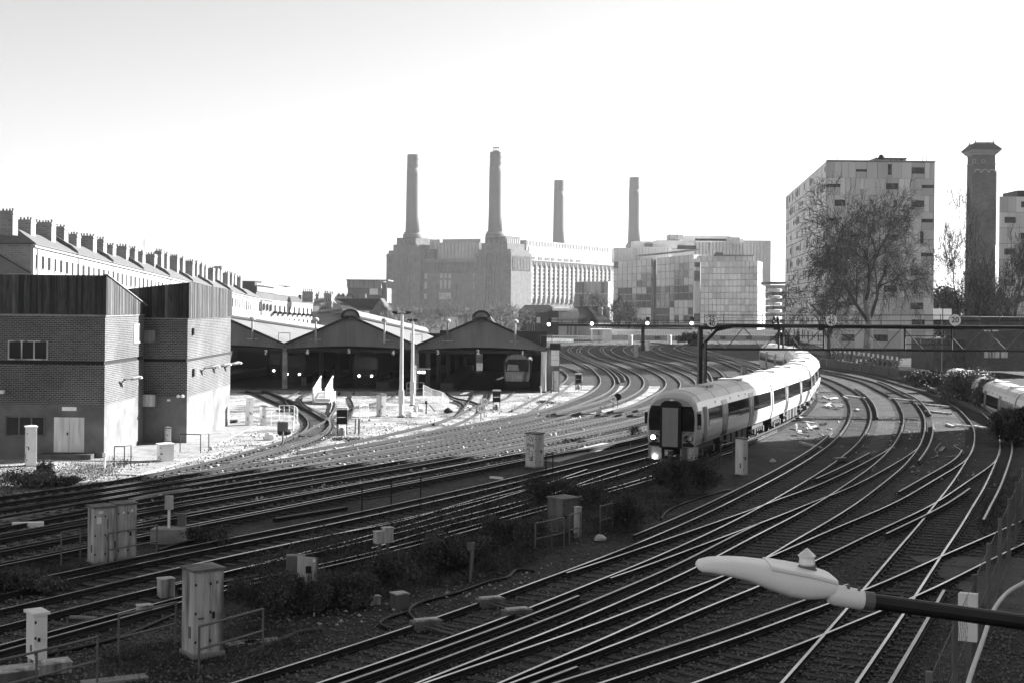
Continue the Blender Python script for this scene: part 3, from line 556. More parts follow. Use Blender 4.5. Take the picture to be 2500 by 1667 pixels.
# ------------------------------------------------------------------ terrace with many chimneys
TE = thing('terrace', 'long pale brick terrace with slate roof, hipped end and many chimney stacks', 'terrace', (0, 0, 0))
def tz(D): return -6.4 * (D - 190) / 150.0
def tx(D, off=0.0): return -64.0 + off + (D - 190) * 2.6 / 150.0
NB = 9; D0_, D1_ = 190.0, 346.0
for i in range(NB):                           # each house: facade, roof slope; roofs step down with a party wall
    da = D0_ + (D1_ - D0_) * i / NB; db = D0_ + (D1_ - D0_) * (i + 1) / NB; z0, z1 = tz(da), tz(db)
    ez, rz_ = 15.75, 17.75
    def quad(name, m, pts, d): MB().poly_extrude(pts, d).obj(name, m, TE)
    quad('facade', M_STUCCO, [(tx(da), da, -.5), (tx(db), db, -.5), (tx(db), db, ez + z1), (tx(da), da, ez + z0)], (-.4, 0, 0))
    e1, e2 = Vector((tx(da, .35), da, ez + z0 - .05)), Vector((tx(db, .35), db, ez + z1 - .05)); r1, r2 = Vector((tx(da, -3.2), da, rz_ + z0)), Vector((tx(db, -3.2), db, rz_ + z1))
    if i == 0: r1 = r1 + Vector((0, 3.0, -.06))
    for j in range(4):
        f0, f1 = j / 4 + .01, (j + 1) / 4
        quad('roof_slope', M_SLATE, [e1.lerp(r1, f0), e2.lerp(r2, f0), e2.lerp(r2, f1), e1.lerp(r1, f1)], (0, 0, .1 + .02 * (j % 2)))
    if i == 0:
        quad('roof_hip', M_SLATEDK, [e1 + Vector((0, -.3, 0)), r1, (-70.5, da + 3, rz_ - .05), (-75, da - .3, ez - .1)], (0, 0, .12))
        MB().box(-75, tx(da) - .41, da + .02, da + .4, -.5, ez).obj('gable_wall', M_BRICKFAR, TE)
    else: quad('party_wall', M_BRICKDK, [e1 + Vector((0, 0, -.1)), r1 + Vector((0, 0, .1)), r1 + Vector((0, 0, .75)), e1.lerp(r1, .25) + Vector((0, 0, .7)), e1 + Vector((0, 0, .4))], (0, .35, 0))
    MB().poly_extrude([(tx(da, .02), da, ez + z0 - .45), (tx(db, .02), db, ez + z1 - .45), (tx(db, .02), db, ez + z1 - .2), (tx(da, .02), da, ez + z0 - .2)], (.22, 0, 0)).obj('cornice', M_STUCCO, TE)
    MB().tube([(tx(da + 1, .18), da + 1, ez + z0 - .1), (tx(da + 1, .18), da + 1, ez + z0 - 8)], .09, 6).obj('downpipe', M_CABDARK, TE)
    k = 7
    for j in range(k):
        y = da + (db - da) * (j + .5) / k; z = z0 + (z1 - z0) * (j + .5) / k + ez - 3.15; wd = .55 if j % 3 else .38
        for fl in (0, -3.6):
            MB().box(tx(y) - .1, tx(y) + .02, y - wd, y + wd, z + fl, z + fl + 1.75).obj('window', M_PANE, TE)
            MB().box(tx(y) - .1, tx(y) + .12, y - wd - .1, y + wd + .1, z + fl - .16, z + fl).obj('sill', M_STUCCO, TE)
CHL = [(0, 135), (165, 300), (300, 490), (490, 600), (600, 715), (712, 865), (865, 955), (955, 1040), (1040, 1165), (1160, 1240), (1240, 1310), (1310, 1420), (1410, 1480), (1480, 1530), (1530, 1625), (1620, 1675), (1675, 1765), (1765, 1803), (1800, 1848), (1845, 1882), (1880, 1950), (1950, 1990), (1985, 2018), (2015, 2085), (2085, 2120), (2115, 2148), (2145, 2200)]
CHT = [110, 190, 215, 255, 325, 340, 370, 425, 435, 455, 485, 510, 480, 505, 525, 545, 575, 585, 600, 620, 640, 645, 662, 680, 690, 705, 722]
for (a, b_), t in zip(CHL, CHT):
    pl, pr, pt = a / 3.733, b_ / 3.733, 480 + t / 3.733
    pc = (pl + pr) / 2; D = 190.0
    for _ in range(12): D = FPX * tx(D, -3.2) / (pc - CX)
    s_ = sc(D); wpx = (pr - pl) / s_
    wside = .95 * (s_ / 14); wy = 1.5; ww = max(.6, wpx * .88)
    top = A(pc, pt, D).z - .35; base = 17.2 + tz(D) - .4
    ch = MB(); x = tx(D, -3.2); ch.box(x - ww / 2, x + ww / 2, D - wy / 2, D + wy / 2 + .5, base, top - .5); c = ch.obj('chimney_stack', M_BRICKFAR, TE)
    m = MB().box(x - ww / 2 - .09, x + ww / 2 + .09, D - wy / 2 - .09, D + wy / 2 + .59, top - .5, top - .3); m.box(x - ww / 2 - .02, x + ww / 2 + .02, D - wy / 2 - .02, D + wy / 2 + .52, top - .3, top); m.obj('cap', M_BRICKFAR, c)
    k = max(2, int(ww / .42))
    for j in range(k):
        xx = x - ww / 2 + ww * (j + .5) / k; MB().lathe((xx, D + random.uniform(-.2, .2), top), [(.13, 0), (.11, .22), (.14, .28 + random.uniform(0, .15))], 7).obj('chimney_pot', M_BRICKDK, c)
m = MB(); x = tx(255, -3.2); m.tube([(x, 255, 15), (x, 255, 19.4)], .03, 4)
for j in range(5): m.tube([(x - .5, 255, 18 + j * .28), (x + .5, 255, 18 + j * .28)], .02, 3)
m.obj('aerial', M_DARKMETAL, TE)
# small pale roof at the far left edge below the terrace gable
HO = thing('house', 'pale slate roof of a low house at the left edge below the terrace', 'house', (0, 0, 0))
MB().add([A(-60, 640, 140), A(0, 622, 140), A(76, 667, 140), A(-60, 672, 140)] + [A(-60, 640, 150), A(0, 622, 150), A(76, 667, 150), A(-60, 672, 150)], [(0, 1, 2, 3), (7, 6, 5, 4), (0, 4, 5, 1), (1, 5, 6, 2), (2, 6, 7, 3), (3, 7, 4, 0)]).obj('roof', M_SLATE, HO)
m = MB(); p0, p1 = A(0, 621, 139.8), A(77, 666, 139.8); m.tube([p0, p1], .16, 4); m.obj('verge', M_SLATEDK, HO)
p = A(76, 667, 140); MB().box(-60, p.x - .1, 141, 149, 0, p.z - .2).obj('wall', M_BRICKFAR, HO)

# ------------------------------------------------------------------ buildings between the terrace and the power station
def pxbox(name, m, parent, x0, x1, y0, y1, Y, dep, **kw):
    p, q = A(x0, y1, Y), A(x1, y0, Y); return MB().box(p.x, q.x, Y, Y + dep, p.z, q.z).obj(name, m, parent, **kw)
MN = thing('mansion_block', 'pale curved mansion block with dark mansard and iron balconies beyond the shed roofs', 'building')
Ym = 360.0
pts = [(622, 728, 345), (640, 730, 347), (665, 734, 350), (700, 738, 358), (735, 741, 368), (765, 744, 378)]
fl = [A(x, y, d) for x, y, d in pts]
for i in range(len(fl) - 1):
    a, b_ = fl[i], fl[i + 1]; lowz = -2.0
    MB().poly_extrude([(a.x, a.y, lowz), (b_.x, b_.y, lowz), b_, a], (0, 8, 0)).obj('wall', M_STUCCO if i else M_RENDER, MN)
    up = Vector((0, 0, 1.1)); MB().poly_extrude([a + Vector((0, .8, 0)), b_ + Vector((0, .8, 0)), b_ + Vector((0, 1.8, 1.5)), a + Vector((0, 1.8, 1.5))], (0, 6, 0)).obj('mansard', M_SLATEDK, MN)
    MB().poly_extrude([a + Vector((0, -.15, -.25)), b_ + Vector((0, -.15, -.25)), b_ + Vector((0, -.15, .05)), a + Vector((0, -.15, .05))], (0, .4, 0)).obj('cornice', M_STUCCO, MN)
    MB().poly_extrude([a + Vector((0, 3, 1.6)), b_ + Vector((0, 3, 1.6)), b_ + Vector((0, 3, 3.2)), a + Vector((0, 3, 3.2))], (0, 5, 0)).obj('attic', M_STUCCO, MN)
    MB().poly_extrude([a + Vector((0, 2.6, 3.2)), b_ + Vector((0, 2.6, 3.2)), b_ + Vector((0, 2.6, 3.6)), a + Vector((0, 2.6, 3.6))], (0, 6, 0)).obj('roof_slab', M_CABGREY, MN)
    if i > 0:
        for j in range(3):
            c = a.lerp(b_, (j + .5) / 3)
            for dz in (-2.6, -5.6):
                MB().box(c.x - .3, c.x + .3, c.y - .06, c.y + .2, c.z + dz, c.z + dz + 1.5).obj('window', M_CABDARK, MN)
            if 1 < i < 5: MB().box(c.x - .75, c.x + .75, c.y - .9, c.y, c.z - 3.2, c.z - 2.6).obj('balcony', M_DARKMETAL, MN)
p = fl[0]; window(MN, M_DARKMETAL, p.x + .3, p.x + 1.5, p.y, p.z - 2.9, p.z - 1.2, 1, fr=.2, pane=M_PANEL)
pxbox('stair_head', M_BRICKDK, MN, 589, 622, 688, 735, 350, 8); pxbox('stair_head', M_SLATEDK, MN, 672, 700, 699, 710, 366, 5)
pxbox('stair_head', M_SLATEDK, MN, 591, 630, 687, 697, 356, 5); pxbox('stair_head', M_BRICKDK, MN, 715, 735, 720, 730, 368, 3)
HS = thing('house', 'dark brick house with hipped slate roof and banded chimney stacks behind the sheds', 'house')
pxbox('wall', M_BRICKFAR, HS, 762, 842, 762, 800, 330, 12); pxbox('wall', M_BRICKFAR, HS, 764, 785, 742, 770, 345, 10)
m = MB(); a, b_, c, d = A(770, 764, 328), A(846, 764, 328), A(825, 742, 336), A(795, 742, 336)
m.add([a, b_, c, d, b_ + Vector((0, 12, 0)), a + Vector((0, 12, 0))], [(0, 1, 2, 3), (1, 4, 2), (0, 3, 5), (2, 4, 5, 3), (0, 5, 4, 1)]); m.obj('roof', M_SLATEDK, HS)
m = MB(); a, b_, c, d = A(766, 745, 345), A(830, 745, 345), A(790, 728, 350), A(768, 730, 350)
m.add([a, b_, c, d, b_ + Vector((0, 12, 0)), a + Vector((0, 12, 0))], [(0, 1, 2, 3), (1, 4, 2), (0, 3, 5), (2, 4, 5, 3), (0, 5, 4, 1)]); m.obj('roof', M_SLATE, HS)
for px0, px1, y0, y1, Y in ((738, 764, 712, 738, 362), (770, 778, 718, 736, 350), (791, 803, 716, 738, 348), (803, 809, 718, 736, 348), (794, 810, 735, 752, 332), (830, 843, 736, 768, 330)):
    c = pxbox('chimney_stack', M_BRICKFAR, HS, px0, px1, y0, y1, Y, 1.2); p, q = A(px0, y0, Y), A(px1, y0, Y)
    MB().box(p.x - .1, q.x + .1, Y - .1, Y + 1.3, p.z - .5, p.z - .25).obj('cap', M_CONC, c)
    for j in range(max(2, int((q.x - p.x) / .5))): MB().lathe((p.x + .25 + j * .5, Y + .5, p.z), [(.13, 0), (.12, .55)], 6).obj('chimney_pot', M_BRICKDK, c)
pxbox('window', M_PANEL, HS, 766, 779, 748, 762, 344.9, .1)
H2 = thing('house', 'dark slate roofed house with pale brick gable end right of the middle shed ridge', 'house')
Yh = 320; p0, p1, pa = A(909, 758, Yh), A(945, 758, Yh), A(928, 731, Yh)
MB().poly_extrude([(p0.x, Yh, 0), (p1.x, Yh, 0), p1, pa, p0], (.0, .3, 0)).obj('gable_wall', M_RENDER, H2)
q0, qa = A(844, 759, Yh - 8), A(816, 732, Yh + 2)
MB().poly_extrude([p0 + Vector((0, -.2, 0)), pa, qa, A(835, 758, Yh - 6)], (0, .2, .2)).obj('roof', M_SLATEDK, H2)
MB().poly_extrude([pa, p1 + Vector((.3, 0, -.1)), p1 + Vector((.3, 10, -.1)), pa + Vector((0, 10, 0))], (0, 0, .2)).obj('roof', M_SLATEDK, H2)
MB().poly_extrude([(A(843, 760, Yh - 5).x, Yh - 5, 0), (p0.x, Yh - .1, 0), p0, A(843, 760, Yh - 5)], (0, .2, 0)).obj('wall', M_BRICKFAR, H2)
c = pxbox('chimney_stack', M_BRICKFAR, H2, 877, 893, 718, 735, Yh + 1, 1)
for px0, px1 in ((870, 874), (890, 901)): pxbox('window', M_PANEL, H2, px0, px1, 760, 771, Yh - 5.3, .2)
GP = thing('penthouse_block', 'pale rooftop pavilion with vertical fins left of the power station', 'building')
Yg = 480; pxbox('pavilion', M_WHITEDIRTY, GP, 847, 925, 685, 703, Yg, 18)
for i in range(24): pxbox('fin', M_CABDARK, GP, 847 + i * 3.25, 847.7 + i * 3.25, 686, 703, Yg - .3, .3)
pxbox('base', M_RENDER, GP, 849, 945, 704, 740, Yg + .5, 18); pxbox('column', M_CONC, GP, 924, 931, 687, 722, Yg - .4, 1); pxbox('window', M_CABDARK, GP, 932, 944, 690, 712, Yg - .2, .4)
pxbox('terrace_wall', M_CONC, GP, 818, 860, 725, 733, Yg - 2, 4); pxbox('roof_slab', M_CONC, GP, 845, 948, 683.5, 685, Yg - .5, 20); pxbox('panel', M_WHITE, GP, 902, 923, 705, 720, Yg, .4)
for px in (828, 838, 851, 858): p = A(px, 723, Yg); MB().lathe((p.x, Yg - 1, p.z - 1), [(.7, 0), (.8, 1), (.2, 1.8)], 8).obj('shrub_ball', M_LEAF, GP)
WT = thing('water_tank', 'white round tank on a rooftop beyond the terrace chimneys', 'tank')
p = A(493, 650, 420); MB().lathe((p.x, 421, p.z - 3.5), [(3.2, -4), (3.2, 2.9), (3.25, 3.1), (2.9, 3.3)], 20).obj('tank', M_WHITE, WT); p = A(532, 655, 420); MB().box(p.x - 1.2, p.x + 1.2, 420, 424, p.z - 6, p.z + .6).obj('plinth', M_CABGREY, WT)

# ------------------------------------------------------------------ power station
PSX, PSY, PA = -0.8, 890.0, R(-30)
PS = thing('power_station', 'huge brick power station with four tall white chimneys on stepped towers', 'power station', (PSX, PSY, 0), PA)
def pl(name, m, *a, **k): return MB().box(*a).obj(name, m, k.get('p', PS))
W_ = 95.0; LN = 150.0
# body
pl('hall', M_STATION, -W_ + 6, -2, 4, LN, 0, 36)
pl('centre_wall', M_STATION, -W_ + 24, -26, 2.0, 4.0, 0, 36.8)
for i in range(30): pl('flute', M_STATION, -W_ + 25.5 + i * 1.42, -W_ + 26.3 + i * 1.42, 1.45, 2.0, 27.5, 34.5)
pl('parapet', M_STATION, -W_ + 24, -26, 1.4, 2.0, 34.5, 36.9)
for c in range(3):
    for (z0, z1) in ((24.5, 27.6), (17.5, 23), ): pl('window', M_CABGREY, -W_ + 41 + c * 3.2, -W_ + 42.7 + c * 3.2, 1.8, 2.05, z0, z1)
for x in (-W_ + 29, -28.5):
    for (z0, z1) in ((24, 27.5), (17.5, 22), (11, 14.5), (2, 6)): pl('window', M_CABGREY, x, x + 1.8, 1.8, 2.05, z0, z1)
pl('window', M_CABGREY, -W_ + 40.5, -W_ + 49.5, 1.8, 2.05, 10.8, 15)
for x in (-W_ + 37, -W_ + 52): pl('pier', M_STATION, x, x + 1.6, .9, 2.0, 0, 20.5)
pl('glass_box', M_PANEG, -W_ + 34, -29, 9, 40, 36, 47.4)
for i in range(13): pl('mullion', M_CABDARK, -W_ + 34 + i * 2.65, -W_ + 34.2 + i * 2.65, 8.8, 9, 36, 47.4)
pl('roof_shrubs', M_LEAF, -W_ + 28, -W_ + 33.6, 6, 12, 36.9, 43.5); pl('roof_plant', M_CONC, -W_ + 36, -30, 12, 36, 47.4, 50); pl('roof_plant', M_CABGREY, -W_ + 26, -W_ + 34, 12, 30, 36, 50)
# stepped towers and chimneys
def wash_tower(xr, d0, flip):
    # xr: outer corner; flip=-1 tower extends to the left of xr, +1 to the right
    def b_(name, m, x0, x1, y0, y1, z0, z1):
        a, c = sorted((xr + flip * x0, xr + flip * x1)); return pl(name, m, a, c, d0 + y0, d0 + y1, z0, z1)
    b_('tower', M_STATION, 0, 27, 0, 26, 0, 40.5); b_('tower', M_STATION, 1.0, 25.5, 1, 25, 40.5, 42.6); b_('tower', M_STATION, 4, 23, 2, 24, 42.6, 46.5); b_('tower', M_STATION, 6, 21, 3, 22, 46.5, 51.0)
    b_('setback', M_STATION, 26.9, 29.5, 4, 24, 0, 37)
    for i in range(6):
        b_('flute', M_STATION, 8 + i * 2.0, 8.9 + i * 2.0, 2.2, 3.1, 40.6, 49.3); b_('flute', M_STATION, 8 + i * 2.0, 8.8 + i * 2.0, -.7, 0.05, 4, 40)
    for i in range(3): b_('flute', M_STATION, 1.4 + i * 1.5, 2.1 + i * 1.5, -.5, .05, 27, 38); b_('flute', M_STATION, 21.6 + i * 1.5, 22.3 + i * 1.5, -.5, .05, 27, 38)
    b_('band', M_STATION, -.25, 27.2, -.3, 26, 38.5, 39.4)
wash_tower(0, 0, -1); wash_tower(-W_, 0, 1)
for i in range(7): pl('flute', M_CONC, 5.2 - 11.2, 5.2 - 10.4, 4 + i * 2.4, 5.3 + i * 2.4, 42.8, 49.5)
for i in range(12): pl('flute', M_STATION, -.05, .5, 2 + i * 1.9, 3.0 + i * 1.9, 29.5, 38)
# the sunlit long side, its brick painted lighter: parapets, pilasters and tall windows
pl('upper_storey', M_STATION_SUN, -14, -4.5, 27, LN, 36, 49.0); pl('upper_storey', M_STATION_SUN, -4.5, -2.2, 27, LN, 36, 41.5); pl('upper_storey', M_STATION_SUN, -10, -4.2, 30, LN, 41.5, 45.5)
pl('cornice', M_STUCCO, -2.0, -.9, 26, LN, 35.2, 36.8)
pl('string_course', M_CABGREY, -4.2, -4.0, 27, LN, 45.4, 45.8); pl('string_course', M_CABGREY, -4.5, -4.1, 27, LN, 41.6, 42.0); pl('string_course', M_CABGREY, -2.2, -1.9, 27, LN, 38.8, 39.1); pl('coping', M_CABGREY, -14.2, -4.3, 27, LN, 49.0, 49.5)
for i in range(30): pl('rib', M_CONC, -4.6, -4.25, 28 + i * 4.05, 28.4 + i * 4.05, 45.8, 49)
k = 19; step = (LN - 28) / k
for i in range(k):
    y0 = 28 + i * step
    pl('pilaster', M_STATION_SUN, -2.0, -.6, y0 - .9, y0 + .9, 9, 35.2)
    wn = pl('window', M_PANE, -1.99, -1.7, y0 + 1.1, y0 + step - 1.1, 11.8, 33.2)
    for j in range(8): pl('transom', M_CABGREY, -1.7, -1.45, y0 + 1.1, y0 + step - 1.1, 13.6 + j * 2.5, 14.2 + j * 2.5, p=wn)
    pl('mullion', M_CABGREY, -1.7, -1.4, y0 + step / 2 - .3, y0 + step / 2 + .3, 11.8, 33.2, p=wn)
    for q in range(3): pl('dentil', M_STATION, -1.0, -.5, y0 + q * step / 3, y0 + q * step / 3 + 1.0, 33.6, 36.4)
for i in range(8): pl('roof_shrub', M_LEAF, -3.8, -2.0, 30 + i * 9, 34 + i * 9 + (i % 3), 36.9, 39.2)
for n_, (px, Y, zt) in enumerate(((1007, 924, 104.5), (1209, 903, 104.5), (1364, 1086, 103), (1548, 1056, 103))):
    p = A(px, 600, Y); loc = Matrix.Rotation(-PA, 4, 'Z') @ Vector((p.x - PSX, p.y - PSY, 0))
    r0, r1 = 4.75, 3.95; zb = 52.5
    pr = [(r0 + 1.5, zb - 2), (r0 + 1.6, zb), (r0 + .9, zb + .6), (r0 + .8, zb + 1.6)]
    MB().lathe((loc.x, loc.y, 0), pr, 28).obj('chimney_collar', M_CABDARK, PS, smooth=False)
    z3, z2 = zt - 9, zt - 3.2
    pr = [(r0, zb + 1.6), (r0 - .3, zb + 12), (r1 + .25, z3 - 4), (r1 + .2, z3)]
    c = MB().lathe((loc.x, loc.y, 0), pr, 32).obj('chimney', M_CHIMNEY, PS, smooth=True)
    MB().lathe((loc.x, loc.y, 0), [(r1 + .05, z3), (r1 + .05, z3 + 2), (r1 + .3, z3 + 2.02), (r1 + .3, z3 + 2.5), (r1, z3 + 2.52), (r1, z2), (r1 + .3, z2 + .02), (r1 + .3, z2 + .5), (r1 - .05, z2 + .52), (r1 - .05, zt)], 32).obj('crown', M_CHIMNEY, c)
    if n_ == 1:
        m = MB().lathe((loc.x, loc.y, zt), [(2.2, 0), (2.2, .8)], 12)
        for a in range(6): m.tube([(loc.x + 1.8 * math.cos(a), loc.y + 1.8 * math.sin(a), zt + .5), (loc.x + 1.8 * math.cos(a), loc.y + 1.8 * math.sin(a), zt + 3.0)], .14, 4)
        m.lathe((loc.x, loc.y, zt + 2.7), [(2.2, 0), (2.2, .35)], 12); m.obj('lift_head', M_CABDARK, c)

# ------------------------------------------------------------------ office blocks beside it
OB = thing('office_block', 'glass curtain-walled office block right of the power station with angled roofline', 'office building')
def pick(ms, i, j, seed, rg):               # pane tones in clusters: the reflected surroundings are painted in
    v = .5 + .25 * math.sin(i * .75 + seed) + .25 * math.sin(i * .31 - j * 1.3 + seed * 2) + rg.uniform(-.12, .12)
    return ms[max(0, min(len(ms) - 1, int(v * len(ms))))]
def facade(parent, p00, p10, zt0, zt1, zb, cols, rows, mats, fr=.16, name='pane', seed=1):
    """a grid of glass panes, each its own part, between p00 and p10 (ground plan), top zt0->zt1"""
    rg = random.Random(seed); p00, p10 = Vector(p00), Vector(p10); d = (p10 - p00) / cols; nn = Vector((d.y, -d.x, 0)).normalized()
    for i in range(cols):
        for j in range(rows):
            a, b_ = p00 + d * (i + .05), p00 + d * (i + .95); t = (i + .5) / cols; H_ = zt0 + (zt1 - zt0) * t - zb; z0 = zb + H_ * (j + .06) / rows; z1 = zb + H_ * (j + .94) / rows
            tl = Vector((rg.uniform(-.05, .05), rg.uniform(-.1, .1), 0))
            MB().poly_extrude([(a.x, a.y, z0), (b_.x, b_.y, z0), (b_.x + tl.x, b_.y + tl.y, z1), (a.x + tl.x, a.y + tl.y, z1)], nn * .12).obj(name, pick(mats(j) if callable(mats) else mats, i, j, seed, rg), parent)
    back = -nn * .1
    MB().poly_extrude([p00 + back + Vector((0, 0, zb - 3)), p10 + back + Vector((0, 0, zb - 3)), p10 + back + Vector((0, 0, zt1)), p00 + back + Vector((0, 0, zt0))], -nn * 20).obj('frame_wall', M_CABGREY, parent)
def GY(px, Y): return Vector(((px - CX) * Y / FPX + 0.0, Y, 0))
Z = lambda px, py, Y: A(px, py, Y).z
OFM = lambda j: [M_PANEG, M_CABDARK, M_PANEL] if j < 5 else [M_PANEL, M_PANEL, M_PANEL, M_PANEG]  # lower rows darker: reflected trees painted into the panes
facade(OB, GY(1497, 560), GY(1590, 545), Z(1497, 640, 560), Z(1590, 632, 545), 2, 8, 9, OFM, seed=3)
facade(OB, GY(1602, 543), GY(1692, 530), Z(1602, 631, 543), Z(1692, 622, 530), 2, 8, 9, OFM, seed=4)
pxbox('stair_core', M_CABDARK, OB, 1590, 1602, 634, 800, 546, 5)
pxbox('roof_storey', M_PANEL, OB, 1500, 1560, 606, 640, 575, 15); pxbox('roof_storey', M_PANEL, OB, 1556, 1640, 604, 632, 572, 15)
for i in range(18): pxbox('fin', M_CABGREY, OB, 1500 + i * 7.6, 1501 + i * 7.6, 606, 638, 571.5, .5)
MB().poly_extrude([A(1560, 623, 548), A(1705, 608, 530), A(1705, 612, 530), A(1560, 627, 548)], (0, 8, 0)).obj('roof_blade', M_CONC, OB)
pxbox('roof_plant', M_WHITE, OB, 1545, 1670, 591, 606, 585, 10); pxbox('roof_plant', M_CABDARK, OB, 1575, 1594, 595, 603, 583, 2); pxbox('roof_plant', M_SLATEDK, OB, 1655, 1700, 600, 608, 583, 5)
OB2 = thing('office_block', 'pale gridded office block with open corner terraces left of the apartment tower', 'office building')
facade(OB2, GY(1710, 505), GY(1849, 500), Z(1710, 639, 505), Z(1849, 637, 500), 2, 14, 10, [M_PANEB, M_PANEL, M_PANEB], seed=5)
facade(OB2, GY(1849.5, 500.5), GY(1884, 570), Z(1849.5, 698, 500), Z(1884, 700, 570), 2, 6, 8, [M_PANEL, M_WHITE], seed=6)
for y0, y1 in ((641, 652), (662, 686), (766, 785), (793, 806)): pxbox('corner_terrace', M_CABDARK, OB2, 1697, 1709, y0, y1, 507, 3)
pxbox('corner_core', M_WHITE, OB2, 1696.5, 1710, 632, 815, 508, 6); pxbox('roof_storey', M_PANEL, OB2, 1712, 1842, 625, 639, 512, 12)
for i in range(10): pxbox('fin', M_CABGREY, OB2, 1712 + i * 14, 1713 + i * 14, 626, 639, 511.5, .5)
pxbox('canopy', M_CABDARK, OB2, 1745, 1840, 623, 625, 510, 10); pxbox('roof_plant', M_CABDARK, OB2, 1749, 1766, 617, 623, 515, 5)
OB3 = thing('office_block', 'white terraced block with rooftop pavilions rising behind the glass offices', 'office building')
pxbox('wall', M_WHITE, OB3, 1602, 1695, 588, 660, 620, 30); pxbox('wall', M_WHITE, OB3, 1696, 1815, 584, 660, 640, 30); pxbox('wall', M_STUCCO, OB3, 1815, 1882, 588, 720, 660, 40)
pxbox('pavilion', M_CABGREY, OB3, 1633, 1668, 573.5, 586, 625, 10); pxbox('pavilion', M_WHITE, OB3, 1668, 1785, 577, 588, 640, 12); pxbox('roof_plant', M_CABGREY, OB3, 1745, 1770, 576, 580, 641, 5); pxbox('roof_plant', M_CABGREY, OB3, 1775, 1806, 580, 596, 638, 5)
for i in range(22): pxbox('fin', M_CONC, OB3, 1698 + i * 8.2, 1700 + i * 8.2, 592, 640, 639, 1)
pxbox('window', M_CABGREY, OB3, 1724, 1730, 594, 612, 638.5, .6)
RB = thing('riverside_block', 'low block with rounded stacked balconies between offices and apartment tower', 'building')
for j in range(7):
    p = A(1896, 705 + j * 17, 430); MB().lathe((p.x, 433, p.z - 1), [(1.7, 0), (2.2, .2), (2.2, .9), (1.7, 1.0)], 14).obj('balcony', M_WHITE, RB); pxbox('wall', M_CABDARK if j % 2 else M_CABGREY, RB, 1885, 1922, 697 + j * 17, 713 + j * 17, 434, 12)
pxbox('roof_slab', M_CABDARK, RB, 1876, 1922, 689, 693, 430, 14)
LB = thing('low_glass_block', 'low dark glass block in front of the power station windows', 'building')
facade(LB, GY(1403, 700), GY(1484, 690), Z(1403, 688, 700), Z(1484, 688, 690), 2, 10, 3, [M_CABDARK, M_PANEG, M_CABDARK], seed=8)

# ------------------------------------------------------------------ apartment tower
AP = thing('apartment_tower', 'ten-storey apartment tower clad in mixed grey panels behind the gantry', 'apartment block')
Ya_ = 243.0; xl, xr_ = A(2016, 700, Ya_).x, A(2280, 700, Ya_).x; ztop = A(2150, 395, Ya_).z; fh = 41.4 / sc(Ya_)
MB().add([(xl, Ya_ + .3, -.5), (xr_, Ya_ + .3, -.5), (xr_ + 4, 320, -.5), (62, 323, -.5), (xl, Ya_ + .3, ztop), (xr_, Ya_ + .3, ztop), (xr_ + 4, 320, ztop), (62, 323, ztop)], [(0, 3, 2, 1), (4, 5, 6, 7), (0, 1, 5, 4), (1, 2, 6, 5), (2, 3, 7, 6), (3, 0, 4, 7)]).obj('wall', M_CABDARK, AP)
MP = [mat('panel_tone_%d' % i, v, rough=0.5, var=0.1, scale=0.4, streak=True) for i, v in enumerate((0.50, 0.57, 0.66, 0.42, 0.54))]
MP_SKYLIT = [mat('skylit_panel_tone_%d' % i, v, rough=0.5, var=0.12, scale=0.4, streak=True) for i, v in enumerate((0.70, 0.85, 0.78))]  # lighter tones paint in the sky light on the left face
rg = random.Random(11)
WINS = {0: [(.27, .37, .45, .60), (.565, .60, .1, .78), (.785, .905, .3, .7)], 1: [(.0, .125, .35, .55), (.315, .345, .3, .7), (.55, .665, .28, .65), (.88, .99, .35, .55)], 2: [(.075, .175, .28, .65), (.62, .65, .28, .8), (.785, .905, .28, .68)],
        3: [(.0, .1, .35, .55), (.32, .43, .3, .65), (.60, .66, .3, .55), (.88, .99, .35, .58)], 4: [(.1, .22, .3, .65), (.545, .665, .3, .68), (.87, .90, .1, .8)], 5: [(.0, .11, .35, .55), (.3, .33, .2, .8), (.545, .665, .28, .65), (.88, .99, .35, .58)],
        6: [(.1, .2, .3, .65), (.535, .565, .1, .8), (.785, .905, .3, .7)], 7: [(.0, .11, .35, .55), (.54, .66, .3, .7), (.82, .85, .1, .8)], 8: [(.1, .22, .3, .65), (.62, .65, .2, .75), (.785, .905, .3, .7)], 9: [(.05, .15, .3, .6), (.45, .58, .3, .65), (.8, .92, .3, .65)], 10: [(.15, .27, .2, .6), (.45, .58, .2, .6), (.8, .92, .2, .6)]}
wd = xr_ - xl
